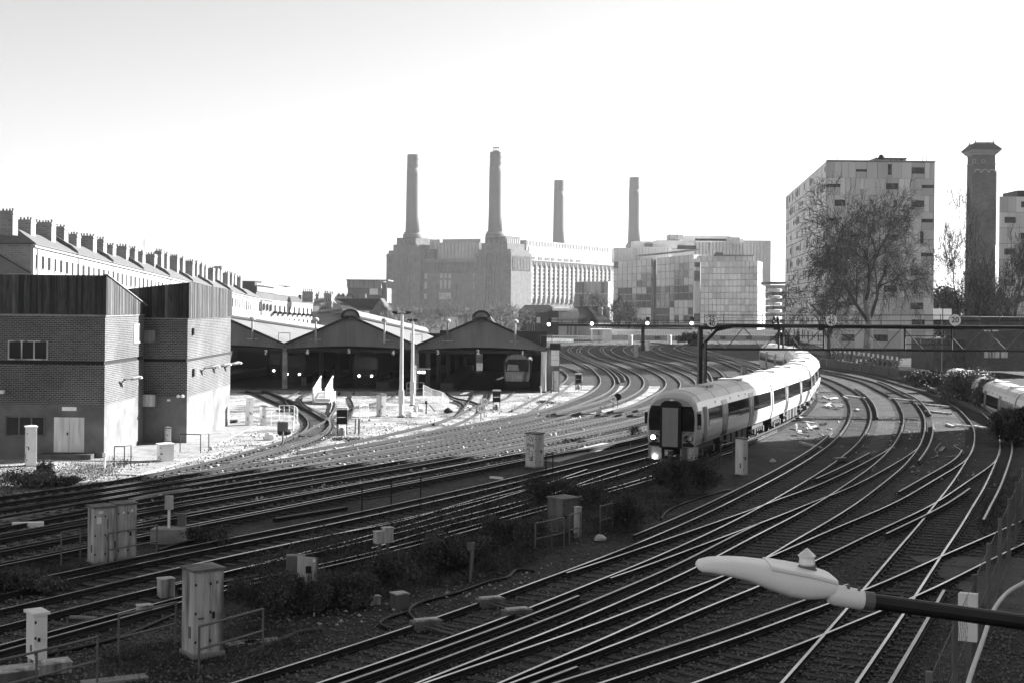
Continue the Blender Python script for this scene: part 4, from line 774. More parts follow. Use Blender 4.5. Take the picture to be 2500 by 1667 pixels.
for fl_ in range(11):
    zt = ztop - fl_ * fh - (.0 if fl_ else .12); zb = ztop - (fl_ + 1) * fh + .04
    ws = WINS[fl_]; cuts = sorted({0.0, 1.0} | {c for a, b_, *_ in ws for c in (a, b_)})
    ex = []
    for a, b_ in zip(cuts[:-1], cuts[1:]):
        w_ = [q for q in ws if q[0] <= a + 1e-6 and q[1] >= b_ - 1e-6]
        x0, x1 = xl + wd * a, xl + wd * b_; g_ = .03
        if w_:
            f0, f1 = w_[0][2], w_[0][3]; h = zt - zb
            MB().box(x0 + g_, x1 - g_, Ya_ + rg.uniform(.02, .06), Ya_ + .29, zt - h * f0, zt).obj('panel', rg.choice(MP), AP); MB().box(x0 + g_, x1 - g_, Ya_ + rg.uniform(.02, .06), Ya_ + .29, zb, zt - h * f1).obj('panel', MP[3], AP)
            pn = MB().box(x0, x1, Ya_ + .2, Ya_ + .28, zt - h * f1, zt - h * f0).obj('window', M_PANE if rg.random() < .8 else M_PANEL, AP)
            m = MB(); c = x0 + (x1 - x0) * .45
            if x1 - x0 > 1: m.box(c - .04, c + .04, Ya_ + .12, Ya_ + .2, zt - h * f1, zt - h * f0)
            m.box(x0, x1, Ya_ + .1, Ya_ + .2, zt - h * f1 - .02, zt - h * f1 + .08); m.obj('frame', M_BLACK, pn)
        else:
            k = max(1, round((x1 - x0) / rg.choice((1.0, 1.4, 1.9))))
            for i in range(k): MB().box(x0 + (x1 - x0) * i / k + g_, x0 + (x1 - x0) * (i + 1) / k - g_, Ya_ + rg.uniform(0, .06), Ya_ + .29, zb, zt).obj('panel', rg.choice(MP), AP)
# its long side, sky light painted in as paler panels
for fl_ in range(11):
    zt = ztop - fl_ * fh - .1; zb = ztop - (fl_ + 1) * fh + .05; k = 22
    for i in range(k):
        y0 = Ya_ + .3 + (322 - Ya_) * i / k; y1 = Ya_ + .3 + (322 - Ya_) * (i + 1) / k; x0 = xl + (62 - xl) * i / k; x1 = xl + (62 - xl) * (i + 1) / k
        win = rg.random() < .42
        MB().poly_extrude([(x0, y0 + .06, zb), (x1, y1 - .06, zb), (x1, y1 - .06, zt), (x0, y0 + .06, zt)], (-rg.uniform(.06, .12), 0, 0)).obj('panel', rg.choice((MP_SKYLIT[0], MP_SKYLIT[1], MP_SKYLIT[1], MP_SKYLIT[2])), AP)
        if win:
            f = rg.choice(((.15, .75), (.3, .6), (.2, .7))); h = zt - zb; c0, c1 = (.15, .5) if rg.random() < .6 else (.1, .8)
            def L2(t, z): return (x0 + (x1 - x0) * t - .13, y0 + (y1 - y0) * t, z)
            MB().poly_extrude([L2(c0, zt - h * f[1]), L2(c1, zt - h * f[1]), L2(c1, zt - h * f[0]), L2(c0, zt - h * f[0])], (-.03, 0, 0)).obj('window', M_CABDARK, AP)
MB().box(xl - .1, xr_ + .1, Ya_ - .05, Ya_ + .3, ztop, ztop + .18).obj('coping', M_CONC, AP)
pxbox('plant_room', M_CABGREY, AP, 2136, 2212, 389, 396, Ya_ + 3, 14); pxbox('plant_room', M_DARKMETAL, AP, 2138, 2214, 386.5, 389, Ya_ + 2.5, 15)
for px in (2044, 2139, 2175, 2252, 2262):
    p = A(px, 394, Ya_ + 2); MB().tube([(p.x, p.y, p.z - .3), (p.x, p.y, p.z + 1.1)], .05, 4).obj('aerial', M_DARKMETAL, AP)
p = A(2152, 387, Ya_ + 4); MB().lathe((p.x, p.y, p.z - .3), [(.2, 0), (.6, .4), (.3, .9)], 8).obj('roof_fan', M_DARKMETAL, AP)
AP2 = thing('apartment_block', 'grey panelled apartment block cut off by the right edge of the photo', 'apartment block')
Yb_ = 262.0; x0, x1 = A(2440, 600, Yb_).x, A(2600, 600, Yb_).x; zt_ = A(2450, 480, Yb_).z
MB().add([(x0, Yb_ + .3, -.5), (x1, Yb_ + .3, -.5), (x1 + 9, Yb_ + 26, -.5), (x0 + 9, Yb_ + 26, -.5), (x0, Yb_ + .3, zt_), (x1, Yb_ + .3, zt_), (x1 + 9, Yb_ + 26, zt_), (x0 + 9, Yb_ + 26, zt_)], [(0, 3, 2, 1), (4, 5, 6, 7), (0, 1, 5, 4), (1, 2, 6, 5), (2, 3, 7, 6), (3, 0, 4, 7)]).obj('wall', M_CABDARK, AP2)
for fl_ in range(9):
    for i in range(8):
        a, b_ = x0 + (x1 - x0) * i / 8, x0 + (x1 - x0) * (i + 1) / 8
        MB().box(a + .03, b_ - .03, Yb_ + rg.uniform(0, .06), Yb_ + .29, zt_ - (fl_ + 1) * fh + .04, zt_ - fl_ * fh - .04).obj('panel', rg.choice(MP), AP2)
        if (i * 3 + fl_ * 2) % 4 == 1:
            MB().box(a - .6, b_ - .1, Yb_ - .06, Yb_ - .01, zt_ - fl_ * fh - 2.0, zt_ - fl_ * fh - .9).obj('window', M_PANE, AP2)
pxbox('lift_room', M_DARKMETAL, AP2, 2484, 2540, 466, 481, Yb_ + 4, 8)

# ------------------------------------------------------------------ ornate brick tower
CT = thing('campanile_tower', 'tall square brick chimney tower with flared ornamental top and slate cap', 'tower')
Yc = 350.0; pc = A(2389, 700, Yc); cx_ = pc.x + .35; hw_ = 2.62
def cz(py): return A(2389, py, Yc).z
MB().add([(cx_ - hw_ - .35, Yc - hw_ - .3, -.5), (cx_ + hw_ + .35, Yc - hw_ - .3, -.5), (cx_ + hw_ + .35, Yc + hw_ + .3, -.5), (cx_ - hw_ - .35, Yc + hw_ + .3, -.5), (cx_ - hw_, Yc - hw_, cz(404)), (cx_ + hw_, Yc - hw_, cz(404)), (cx_ + hw_, Yc + hw_, cz(404)), (cx_ - hw_, Yc + hw_, cz(404))], [(0, 3, 2, 1), (4, 5, 6, 7), (0, 1, 5, 4), (1, 2, 6, 5), (2, 3, 7, 6), (3, 0, 4, 7)]).obj('shaft', M_TOWER, CT)
MB().box(cx_ - hw_ - .12, cx_ + hw_ + .12, Yc - hw_ - .12, Yc + hw_ + .12, cz(404), cz(401.5)).obj('string_course', M_CABDARK, CT)
MB().box(cx_ - hw_ + .05, cx_ + hw_ - .05, Yc - hw_ + .05, Yc + hw_ - .05, cz(401.5), cz(382)).obj('upper_stage', M_TOWER, CT)
for i in range(3): 
    xx = cx_ - hw_ + .9 + i * 1.75; m = MB(); pts = [(xx + .8 * math.cos(math.pi * t / 8), Yc - hw_ - .1, cz(425) + .8 * math.sin(math.pi * t / 8)) for t in range(9)]; m.tube(pts, .16, 5); m.obj('arch_moulding', M_STUCCO, CT)
m = MB(); m.tube([(cx_ - hw_, Yc - hw_ - .08, cz(420)), (cx_ - hw_, Yc - hw_ - .08, cz(600))], .25, 4); m.tube([(cx_ + hw_ + .1, Yc - hw_ - .08, cz(420)), (cx_ + hw_ + .1, Yc - hw_ - .08, cz(600))], .25, 4); m.obj('corner_pilaster', M_TOWER, CT)
for px in (2377, 2399):
    p = A(px, 394, Yc - hw_); m = MB().disc((p.x + .15, Yc - hw_ - .12, p.z), .45, (0, 1, 0), .2, 14); o = m.obj('oculus', M_STUCCO, CT); MB().disc((p.x + .15, Yc - hw_ - .14, p.z), .26, (0, 1, 0), .2, 12).obj('opening', M_BLACK, o)
for j in range(5):
    e = hw_ + .12 + j * .24; z0 = cz(382) + j * .26; MB().box(cx_ - e, cx_ + e, Yc - e, Yc + e, z0, z0 + .26).obj('corbel_course', M_STUCCO if j % 2 else M_BRICKFAR, CT)
    for i in range(9): MB().box(cx_ - e + .1 + i * e * .218, cx_ - e + .45 + i * e * .218, Yc - e - .18, Yc - e + .02, z0 + .03, z0 + .22).obj('corbel', M_STUCCO, CT)
z0, z1 = cz(369), cz(352); e, e2 = hw_ + 1.35, hw_ - .35
MB().add([(cx_ - e, Yc - e, z0), (cx_ + e, Yc - e, z0), (cx_ + e, Yc + e, z0), (cx_ - e, Yc + e, z0), (cx_ - e2, Yc - e2, z1), (cx_ + e2, Yc - e2, z1), (cx_ + e2, Yc + e2, z1), (cx_ - e2, Yc + e2, z1)], [(0, 3, 2, 1), (4, 5, 6, 7), (0, 1, 5, 4), (1, 2, 6, 5), (2, 3, 7, 6), (3, 0, 4, 7)]).obj('roof', M_SLATEDK, CT)
for sx in (-1, 1):
    for sy in (-1, 1): MB().tube([(cx_ + sx * e2, Yc + sy * e2, z1 - .2), (cx_ + sx * e2, Yc + sy * e2, z1 + .5), (cx_ + sx * (e2 + .12), Yc + sy * e2, z1 + 1.2)], [.2, .1, .03], 5).obj('finial', M_DARKMETAL, CT)
MB().tube([(cx_ - e2, Yc - e2, z1 + .15), (cx_ + e2, Yc - e2, z1 + .15)], .1, 4).obj('ridge_cresting', M_DARKMETAL, CT)

# ------------------------------------------------------------------ riverside pump house, bridge parapet and far structures
PH = thing('pump_house', 'dark brick pump house with arched windows and flat white extension beside the far tracks', 'building')
Yp = 330.0
pxbox('wall', M_BRICKDK, PH, 1266, 1366, 762, 830, Yp, 20)
MB().poly_extrude([A(1263, 763, Yp - .5), A(1283, 745, Yp + 3), A(1342, 745, Yp + 3), A(1366, 763, Yp - .5)], (0, 14, 0)).obj('roof', M_SLATEDK, PH)
pxbox('bay', M_STUCCO, PH, 1364, 1412, 755, 822, Yp - 4, 12); pxbox('roof_slab', M_WHITE, PH, 1350, 1390, 753, 759, Yp - 5, 14); pxbox('roof_slab', M_STUCCO, PH, 1372, 1414, 763, 776, Yp - 5.5, 14)
for x0, x1 in ((1384, 1388), (1392, 1396), (1402, 1408)): pxbox('window', M_CABDARK, PH, x0, x1, 796, 818, Yp - 4.2, .2)
pxbox('window', M_PANEL, PH, 1310, 1319, 775, 789, Yp - .2, .2); pxbox('window', M_CABGREY, PH, 1345, 1362, 776, 788, Yp - .2, .2)
p = A(1294, 800, Yp); m = MB()
for i in range(9): m.tube([(p.x + 1.0 * math.cos(math.pi * i / 8), Yp - .2, p.z + .6 + 1.0 * math.sin(math.pi * i / 8)), (p.x + 1.0 * math.cos(math.pi * (i + 1) / 8), Yp - .2, p.z + .6 + 1.0 * math.sin(math.pi * (i + 1) / 8))], .07, 4)
for i in range(5): m.tube([(p.x - 1 + i * .5, Yp - .2, p.z - 1.2), (p.x - 1 + i * .5, Yp - .2, p.z + 1.3)], .05, 4)
m.obj('arched_window', M_CABGREY, PH)
LG = thing('lodge', 'hip-roofed lodge with two tall round chimneys beside the far tracks', 'house')
Yl = 335.0; pxbox('wall', M_BRICKFAR, LG, 1402, 1460, 788, 830, Yl, 12); pxbox('wall', M_STUCCO, LG, 1460, 1492, 786, 830, Yl - .2, 12); pxbox('band', M_WHITE, LG, 1461, 1490, 789, 797, Yl - .5, .3)
a, b_, c, d = A(1396, 789, Yl - 1), A(1496, 786, Yl - 1), A(1432, 748, Yl + 6), A(1400, 752, Yl + 6)
MB().add([a, A(1461, 788, Yl - 1), c, d, b_, b_ + Vector((0, 14, 0)), a + Vector((0, 14, 0))], [(0, 1, 2, 3), (1, 4, 2), (4, 5, 2), (0, 3, 6), (2, 5, 6, 3), (0, 6, 5, 4, 1)]).obj('roof', M_SLATEDK, LG)
MB().poly_extrude([A(1462, 787.5, Yl - 1.2), A(1494, 785.5, Yl - 1.2), A(1434, 749, Yl + 5.8)], (0, 0, .12)).obj('roof_slope', M_SLATE, LG)
for px in (1468, 1487):
    p = A(px, 778, Yl); m = MB().lathe((p.x, Yl + 3, p.z - .6), [(.6, 0), (.5, .5), (.46, 2.6), (.62, 2.75), (.58, 3.1), (.4, 3.3)], 10); m.obj('round_chimney', M_BRICKFAR, LG)
pxbox('chimney_stack', M_CONC, LG, 1402, 1415, 725, 750, Yl + 10, 1.2)
for x0 in (1470, 1478, 1486): pxbox('window', M_CABDARK, LG, x0, x0 + 3, 798, 805, Yl - .4, .2)
HU = thing('relay_hut', 'white concrete relay hut beside the far bend of the tracks', 'hut'); pxbox('wall', M_WHITE, HU, 1446, 1494, 806, 834, Yl - 8, 4); pxbox('roof', M_WHITE, HU, 1444, 1496, 804, 806, Yl - 8.3, 4.6); pxbox('side_panel', M_CABGREY, HU, 1446, 1470, 806.5, 834, Yl - 8.1, .08)
VP = thing('van', 'white van parked beside the pump house', 'van'); p = G(1285, 832); Yv = 300
MB().poly_extrude([A(1250, 829, Yv), A(1300, 830, Yv), A(1302, 822, Yv), A(1290, 814, Yv), A(1258, 811, Yv), A(1250, 814, Yv)], (0, 2.2, 0)).obj('body', M_WHITE, VP); pxbox('windscreen', M_PANE, VP, 1291, 1298, 816, 822, Yv - .05, .05)
BR = thing('bridge_parapet', 'long white lattice bridge parapet at the far bend of the tracks', 'parapet')
Yr = 345.0
for a0, a1 in ((1345, 1420), (1490, 1690), (1690, 1905)):
    pxbox('coping', M_WHITE, BR, a0, a1, 806, 810, Yr, .6); pxbox('base', M_STUCCO, BR, a0, a1, 820, 830, Yr - .3, .9); pxbox('rail', M_WHITE, BR, a0, a1, 814, 815.5, Yr - .1, .3)
    for i in range(int((a1 - a0) / 4)): pxbox('lattice_bar', M_WHITE, BR, a0 + i * 4, a0 + i * 4 + 1.3, 810, 820, Yr + .1, .2)
for x0 in (1598, 1655, 1758, 1822, 1880): pxbox('dark_bay', M_CABDARK, BR, x0, x0 + 14, 821, 829, Yr - .5, .2)
for i, (x0, y0) in enumerate(((1534, 816), (1629, 822))):
    c = MB().lathe(G(x0 + 5, 840), [(.5, 0), (.5, 1.8), (.42, 1.95)], 12).obj('bollard', M_WHITE, label=('white cylindrical post left of the far signal gantry leg', 'white cylindrical post right of the far signal gantry leg')[i], cat='post')
WL = thing('viaduct_railing', 'white railings and pale wall beside the pump house', 'railing')
pxbox('wall', M_WHITE, WL, 1325, 1400, 828, 838, 318, 1)
for i in range(28): pxbox('baluster', M_WHITE, WL, 1325 + i * 5.8, 1326 + i * 5.8, 820, 832, 317, .15)
pxbox('rail', M_WHITE, WL, 1322, 1490, 820, 821.5, 316.8, .3); pxbox('rail', M_WHITE, WL, 1322, 1490, 826, 827, 316.8, .3)

# ------------------------------------------------------------------ signal gantries
GN = thing('signal_gantry', 'dark lattice signal gantry spanning the right-hand tracks with round speed signs', 'gantry')
Yq = 115.0
def q(px, py): return A(px, py, Yq)
m = MB(); m.tube([q(1705, 800), q(1740, 800), q(1790, 795.5), q(2560, 801)], .17, 8); m.obj('top_boom', M_DARKMETAL, GN)
m = MB(); m.tube([q(1722, 852), q(2560, 857)], .09, 6); m.obj('bottom_boom', M_DARKMETAL, GN)
m = MB(); m.tube([q(1712, 851), q(1722, 835), q(1750, 806), q(1790, 797)], .14, 6); m.obj('knee_brace', M_DARKMETAL, GN)
x = 1728; i = 0
tops = [(1728, 812), (1772, 852), (1815, 800), (1862, 852), (1912, 800), (1957, 852), (2008, 800), (2058, 852), (2108, 800), (2155, 852), (2203, 800), (2253, 852), (2302, 800), (2352, 853), (2404, 800), (2455, 853), (2505, 800)]
for (xa, ya), (xb, yb) in zip(tops[:-1], tops[1:]): MB().tube([q(xa, ya), q(xb, yb)], .045, 5).obj('diagonal', M_CABDARK if i % 2 else M_TUBE, GN); i += 1
for px in (1901, 1912, 2011, 2209, 2323):
    MB().tube([q(px, 798), q(px, 855)], .09, 5).obj('hanger', M_DARKMETAL, GN)
for (x0, x1) in ((1901, 2011), (2209, 2323)):
    MB().tube([q(x0, 820), q(x1, 821)], .035, 5).obj('cage_rail', M_DARKMETAL, GN); MB().tube([q(x0, 840), q(x1, 841)], .035, 5).obj('cage_rail', M_DARKMETAL, GN)
    for t in (.33, .66): MB().tube([q(x0 + (x1 - x0) * t, 820), q(x0 + (x1 - x0) * t, 853)], .03, 4).obj('cage_post', M_DARKMETAL, GN)
for y_ in (770, 784): MB().tube([q(1720, y_ + 1), q(1730, y_), q(2560, y_ + 8 - 8 * (1))], .03, 5).obj('handrail', M_DARKMETAL, GN)
for px in list(range(1720, 1900, 47)) + list(range(1912, 2540, 48)): MB().tube([q(px, 768), q(px, 798)], .03, 4).obj('handrail_post', M_DARKMETAL, GN)
m = MB(); a, b_ = q(1722, 793), q(2560, 798); MB().box(a.x, b_.x, Yq + .1, Yq + .9, a.z - .03, a.z + .03).obj('walkway', M_DARKMETAL, GN)
MB().tube([q(1722, 793) + Vector((0, 1.0, 0)), q(2560, 798) + Vector((0, 1.0, 0))], .1, 6).obj('top_boom', M_DARKMETAL, GN); MB().tube([q(1722, 852) + Vector((0, 1.0, 0)), q(2560, 857) + Vector((0, 1.0, 0))], .09, 6).obj('bottom_boom', M_DARKMETAL, GN)
pb = q(1714, 900); m = MB(); m.box(pb.x - .28, pb.x + .02, Yq - .2, Yq + .9, -.1, q(1714, 800).z); m.obj('leg', M_DARKMETAL, GN)
MB().box(pb.x + .12, pb.x + .26, Yq - .2, Yq + .1, -.1, q(1714, 850).z + .5).obj('leg', M_TUBE, GN); MB().box(pb.x + .3, pb.x + .4, Yq, Yq + .25, -.1, q(1714, 850).z + .5).obj('leg', M_DARKMETAL, GN)
for x_, y_ in ((1905, 799), (2012, 798)): MB().box(q(x_, 0).x - .25, q(x_, 0).x + .25, Yq - .3, Yq + .2, q(x_, 806).z, q(x_, 792).z).obj('joint_box', M_DARKMETAL, GN)
p = q(1895, 783); m = MB()
for j in range(7): m.lathe((p.x + random.uniform(-.3, .3), Yq + random.uniform(-.2, .2), p.z - .4 + random.uniform(0, .5)), [(.05, 0), (.14, .1), (.05, .3)], 6)
m.obj('signal_fittings', M_DARKMETAL, GN)
def roundel(name, label, c, r, l1, l2=None, size=.5, face=(0, -1, 0), mm=None):
    t = thing(name, label, 'sign', c); MB().disc((0, -.02, 0), r, (0, 1, 0), .04, 28).obj('rim', M_CABDARK, t); MB().disc((0, -.03, 0), r * .94, (0, 1, 0), .04, 28).obj('plate', mm or M_SIGN, t)
    if l2:
        text('numerals', l1, size, t, (0, -.035, r * .42), FACE, M_INK); text('numerals', l2, size, t, (0, -.035, -r * .45), FACE, M_INK); MB().box(-r * .8, r * .8, -.036, -.031, -.015, .015).obj('bar', M_INK, t)
    else: text('numerals', l1, size, t, (0, -.035, 0), FACE, M_INK)
    MB().box(-.03, .03, .03, .35, -r - .3, r * .7).obj('bracket', M_DARKMETAL, t); return t
roundel('speed_sign', 'round white 25 over 40 speed sign at the left end of the gantry', q(1736, 785) + Vector((0, -.4, 0)), .48, '25', '40', .52)
roundel('speed_sign', 'round white 25 over 40 speed sign in front of the apartment tower', q(2027, 782) + Vector((0, -.4, 0)), .48, '25', '40', .52)
roundel('speed_sign', 'round white 20 speed sign at the right of the gantry', q(2328, 782) + Vector((0, -.4, 0)), .50, '20', None, .62)
BD = thing('hoarding', 'blank white board behind the gantry beside the 20 sign', 'board', A(2301, 767, 150)); MB().box(-.95, .95, -.05, .05, -.6, .55).obj('panel', M_WHITE, BD); MB().box(-.05, .05, 0, .1, -A(2301, 767, 150).z, -.6).obj('post', M_TUBE, BD); MB().box(-.05, .05, -.07, -.051, -.6, .55).obj('batten', M_CABDARK, BD)
G2 = thing('signal_gantry', 'far cantilever signal gantry with lit signals near the river bend', 'gantry')
Y2 = 265.0
def q2(px, py): return A(px, py, Y2)
a, b_ = q2(1340, 793), q2(1708, 793); MB().box(a.x, b_.x, Y2, Y2 + .8, a.z - .25, a.z + .2).obj('boom', M_DARKMETAL, G2)
MB().tube([q2(1340, 782), q2(1708, 783)], .06, 4).obj('handrail', M_DARKMETAL, G2); MB().tube([q2(1340, 788), q2(1708, 788)], .05, 4).obj('handrail', M_DARKMETAL, G2)
for px in range(1345, 1708, 26): MB().tube([q2(px, 782), q2(px, 792)], .05, 4).obj('handrail_post', M_DARKMETAL, G2)
p = q2(1570, 793); MB().box(p.x - .3, p.x + .3, Y2, Y2 + .6, -.1, p.z).obj('leg', M_DARKMETAL, G2); MB().lathe((p.x + .9, Y2, 0), [(.42, 0), (.42, 1.7), (.4, 1.8)], 10).obj('leg_guard', M_WHITE, G2)
for px, py in ((1446, 788), (1581, 787), (1689, 787), (1341, 790)):
    p = q2(px, py); s_o = MB().box(p.x - .35, p.x + .35, Y2 - .5, Y2 - .1, p.z - .2, p.z + .95).obj('signal_head', M_BLACK, G2); MB().disc((p.x - .1, Y2 - .62, p.z - .18), .3, (0, 1, 0), .1, 14).obj('signal_lamp', M_LAMPS, s_o)

# ------------------------------------------------------------------ cutting on the right
m = MB()
for f_, o_ in ((cutl, -.35), (cutr, 0.0)): m.add([(f_(CUT0) + o_, CUT0, -1.6), (f_(CUT0) + o_ + .35, CUT0, -1.6), (f_(CUT1) + o_ + .35, CUT1, -1.6), (f_(CUT1) + o_, CUT1, -1.6), (f_(CUT0) + o_, CUT0, .25), (f_(CUT0) + o_ + .35, CUT0, .25), (f_(CUT1) + o_ + .35, CUT1, .25), (f_(CUT1) + o_, CUT1, .25)], [(0, 3, 2, 1), (4, 5, 6, 7), (0, 1, 5, 4), (1, 2, 6, 5), (2, 3, 7, 6), (3, 0, 4, 7)])
m.box(cutl(CUT0) - .3, cutr(CUT0) + .3, CUT0 - .3, CUT0, -1.6, .02); m.box(cutl(CUT1) - .3, cutr(CUT1) + .3, CUT1, CUT1 + .3, -1.6, .02)
m.obj('retaining_wall', M_CONCDK, kind='structure')

# ------------------------------------------------------------------ trains
PROF = [(1.25, .95), (1.36, 1.25), (1.40, 1.6), (1.40, 2.2), (1.36, 2.75), (1.24, 3.2), (.98, 3.52), (.55, 3.71), (0, 3.77)]
def car_section(y, sx=1.0, top=3.77, zb=.95):
    k = (top - 2.0) / (3.77 - 2.0); pts = []
    for x, z in PROF: pts.append((x * sx, y, 2.0 + (z - 2.0) * k if z > 2 else zb + (z - .95) * (2 - zb) / 1.05))
    return pts + [(-x, yy, z) for x, yy, z in reversed(pts[:-1])]
def loft(m, secs, mi=lambda j: 0):
    n = len(secs[0]); o = len(m.v)
    for s_ in secs: m.v.extend(s_)
    for i in range(len(secs) - 1):
        for j in range(n):
            m.f.append((o + i * n + j, o + i * n + (j + 1) % n, o + (i + 1) * n + (j + 1) % n, o + (i + 1) * n + j)); m.m.append(mi(j))
    m.f += [tuple(o + j for j in range(n - 1, -1, -1)), tuple(o + (len(secs) - 1) * n + j for j in range(n))]; m.m += [2, 2]
CAR_ME = {}
def side_panel(m, y0, y1, z0, z1, out=.012, sides=(-1, 1)):
    def xa(z):
        for (xa_, za_), (xb_, zb_) in zip(PROF[:-1], PROF[1:]):
            if za_ <= z <= zb_: return xa_ + (xb_ - xa_) * (z - za_) / (zb_ - za_)
        return 1.25
    zs = [z0] + [z for _, z in PROF if z0 < z < z1] + [z1]
    for sg in sides:
        for a, b_ in zip(zs[:-1], zs[1:]):
            m.poly_extrude([(sg * (xa(a) + out), y0, a), (sg * (xa(a) + out), y1, a), (sg * (xa(b_) + out), y1, b_), (sg * (xa(b_) + out), y0, b_)], (-sg * .03, 0, 0))
def carriage(train, front, dirv, z, cab=False, L=19.9, lit=True, detail=True, frontmat=None, doorm=None):
    rz = math.atan2(-dirv[0], dirv[1]); key = (cab,)
    if key not in CAR_ME:
        m = MB(); mi = lambda j: 1 if 5 <= j <= 10 else 0
        if cab: secs = [car_section(0, .90, 3.42, .85), car_section(.10, .955, 3.56, .85), car_section(.4, .985, 3.68, .9), car_section(1.1, 1, 3.77), car_section(L, 1, 3.77)]
        else: secs = [car_section(0), car_section(L)]
        loft(m, secs, mi); CAR_ME[key] = m.mesh('carriage', [M_BODY, M_TROOF, frontmat or M_TGREY])
        for kx in range(1):
            pass
    c = link('carriage', CAR_ME[key], train, loc=(front[0], front[1], z), rz=rz)
    def part(name, mm, fn, **kw):
        k2 = (name, cab, kw.get('i', 0))
        if k2 not in CAR_ME: m = MB(); fn(m); CAR_ME[k2] = m.mesh(name, mm)
        o_ = link(name, CAR_ME[k2], c)
        if name in ('vents', 'roof_seams', 'roof_pods', 'underframe', 'bumper_pods', 'coupler_face'): o_['kind'] = 'stuff'
        return o_
    wins = ([(2.5, 5.65), (7.2, 12.8), (14.3, 19.6)] if cab else [(.4, 5.6), (7.2, 12.8), (14.3, 19.6)])
    for sd in (-1, 1):
        for i, (a, b_) in enumerate(wins): part('window', M_TGLASS, lambda m: side_panel(m, a, b_, 1.84, 2.74, .012, (sd,)), i=(i, sd))
        for i, a in enumerate((5.75, 12.9)):
            part('door', M_TDOOR, lambda m: side_panel(m, a, a + 1.3, 1.0, 2.98, .02, (sd,)), i=(i, sd)); part('door_window', M_WHITEDIRTY, lambda m: side_panel(m, a + .48, a + .62, 1.7, 2.6, .026, (sd,)), i=(i, sd))
    part('vents', M_TDOOR, lambda m: [side_panel(m, y, y + .22, 2.92, 3.05) for y in (4.2, 7.9, 10.2, 12.0, 15.5)])
    part('roof_seams', M_CABGREY, lambda m: [m.tube([(x * 1.003, y, z_ + .004) for x, _, z_ in car_section(0)[5:12]], .014, 4) for y in (1.12, 4.5, 8.2, 12, 15.8, 19.7)])
    part('roof_pods', M_CABGREY, lambda m: [m.box(x - .3, x + .3, y, y + 1.4, 3.66, 3.80) for x, y in ((-.3, 5), (.35, 5.2), (-.3, 13), (.35, 13.2))])
    def und(m):
        rg = random.Random(3)
        for y in (6, 7.6, 9.0, 10.6, 12.0): m.box(-1.2, 1.2, y, y + rg.uniform(.8, 1.2), .28, .95)
        for y in (5.9, 13.0): m.box(1.2, 1.42, y, y + 1.2, .62, .68); m.box(-1.42, -1.2, y, y + 1.2, .62, .68)
    part('underframe', M_UNDER, und)
    def bog(y):
        def f(m):
            m.box(-1.1, 1.1, y - 1.7, y + 1.7, .42, .85)
            for sx in (-1, 1):
                m.box(sx * 1.05 - .1, sx * 1.05 + .1, y - 1.9, y + 1.9, .36, .62)
                for dy in (-1.3, 1.3): m.tube([(sx * .68, y + dy, .42), (sx * .86, y + dy, .42)], .42, 14); m.box(sx * 1.1 - .13, sx * 1.1 + .13, y + dy - .2, y + dy + .2, .3, .62)
                for dy in (-.6, 0, .6): m.lathe((sx * 1.12, y + dy, .3), [(.1, 0), (.16, .15), (.1, .35)], 7)
        return f
    for i, y in enumerate((3.1, 16.8)): part('bogie', M_UNDER, bog(y), i=i)
    if not cab: part('gangway', M_BLACK, lambda m: m.box(-.75, .75, -.42, .02, .9, 3.3))
    else:
        def ws(m, sx):
            m.poly_extrude([(sx * .5, -.02, 1.68), (sx * 1.2, -.02, 1.68), (sx * 1.235, -.02, 2.3), (sx * 1.2, -.02, 2.72), (sx * 1.08, -.02, 2.98), (sx * .5, -.02, 2.98)], (0, .06, 0))
        for sx in (-1, 1): part('windscreen', M_TGLASS, lambda m: ws(m, sx), i=sx)
        def cw(m, sx):
            m.poly_extrude([(sx * 1.345, .14, 1.8), (sx * 1.39, .7, 1.75), (sx * 1.36, .75, 2.72), (sx * 1.31, .16, 2.7)], (sx * .015, 0, 0)); m.poly_extrude([(sx * 1.405, 1.35, 1.05), (sx * 1.41, 2.05, 1.05), (sx * 1.38, 2.05, 2.9), (sx * 1.38, 1.35, 2.9)], (sx * .012, 0, 0))
        for sx in (-1, 1): part('cab_window', M_TDOOR, lambda m: cw(m, sx), i=sx)
        part('gangway_frame', M_BLACK, lambda m: m.poly_extrude([(-.56, -.26, .8), (.56, -.26, .8), (.56, -.26, 2.95), (.47, -.26, 3.15), (.3, -.26, 3.25), (-.3, -.26, 3.25), (-.47, -.26, 3.15), (-.56, -.26, 2.95)], (0, .3, 0)))
        part('gangway_door', M_TDOORG, lambda m: (m.box(-.42, .42, -.31, -.262, .88, 2.9), m.box(-.012, .012, -.32, -.311, .9, 2.88)))
        part('valance', M_CABGREY, lambda m: (m.poly_extrude([(-1.22, -.02, .2), (-.5, -.1, .12), (-.5, -.1, .82), (-1.26, -.02, .84)], (0, .8, 0)), m.poly_extrude([(1.22, -.02, .2), (.5, -.1, .12), (.5, -.1, .82), (1.26, -.02, .84)], (0, .8, 0))))
        part('bumper_pods', M_BLACK, lambda m: [m.poly_extrude([(sx * .62, -.03, .88), (sx * 1.2, -.03, .88), (sx * 1.2, -.03, 1.0), (sx * 1.0, -.03, 1.12), (sx * .62, -.03, 1.05)], (0, .05, 0)) for sx in (-1, 1)])
        [part('lamp_cluster', M_BLACK, lambda m: m.poly_extrude([(sx * .9 + .26 * math.cos(t * .45), -.035, 1.3 + .19 * math.sin(t * .45)) for t in range(14)], (0, .06, 0)), i=sx) for sx in (-1, 1)]
        part('headlight', M_LAMP, lambda m: (m.disc((-.98, -.06, 1.32), .12, (0, 1, 0), .05, 16), m.disc((-.86, -.14, .30), .10, (0, 1, 0), .05, 16)))
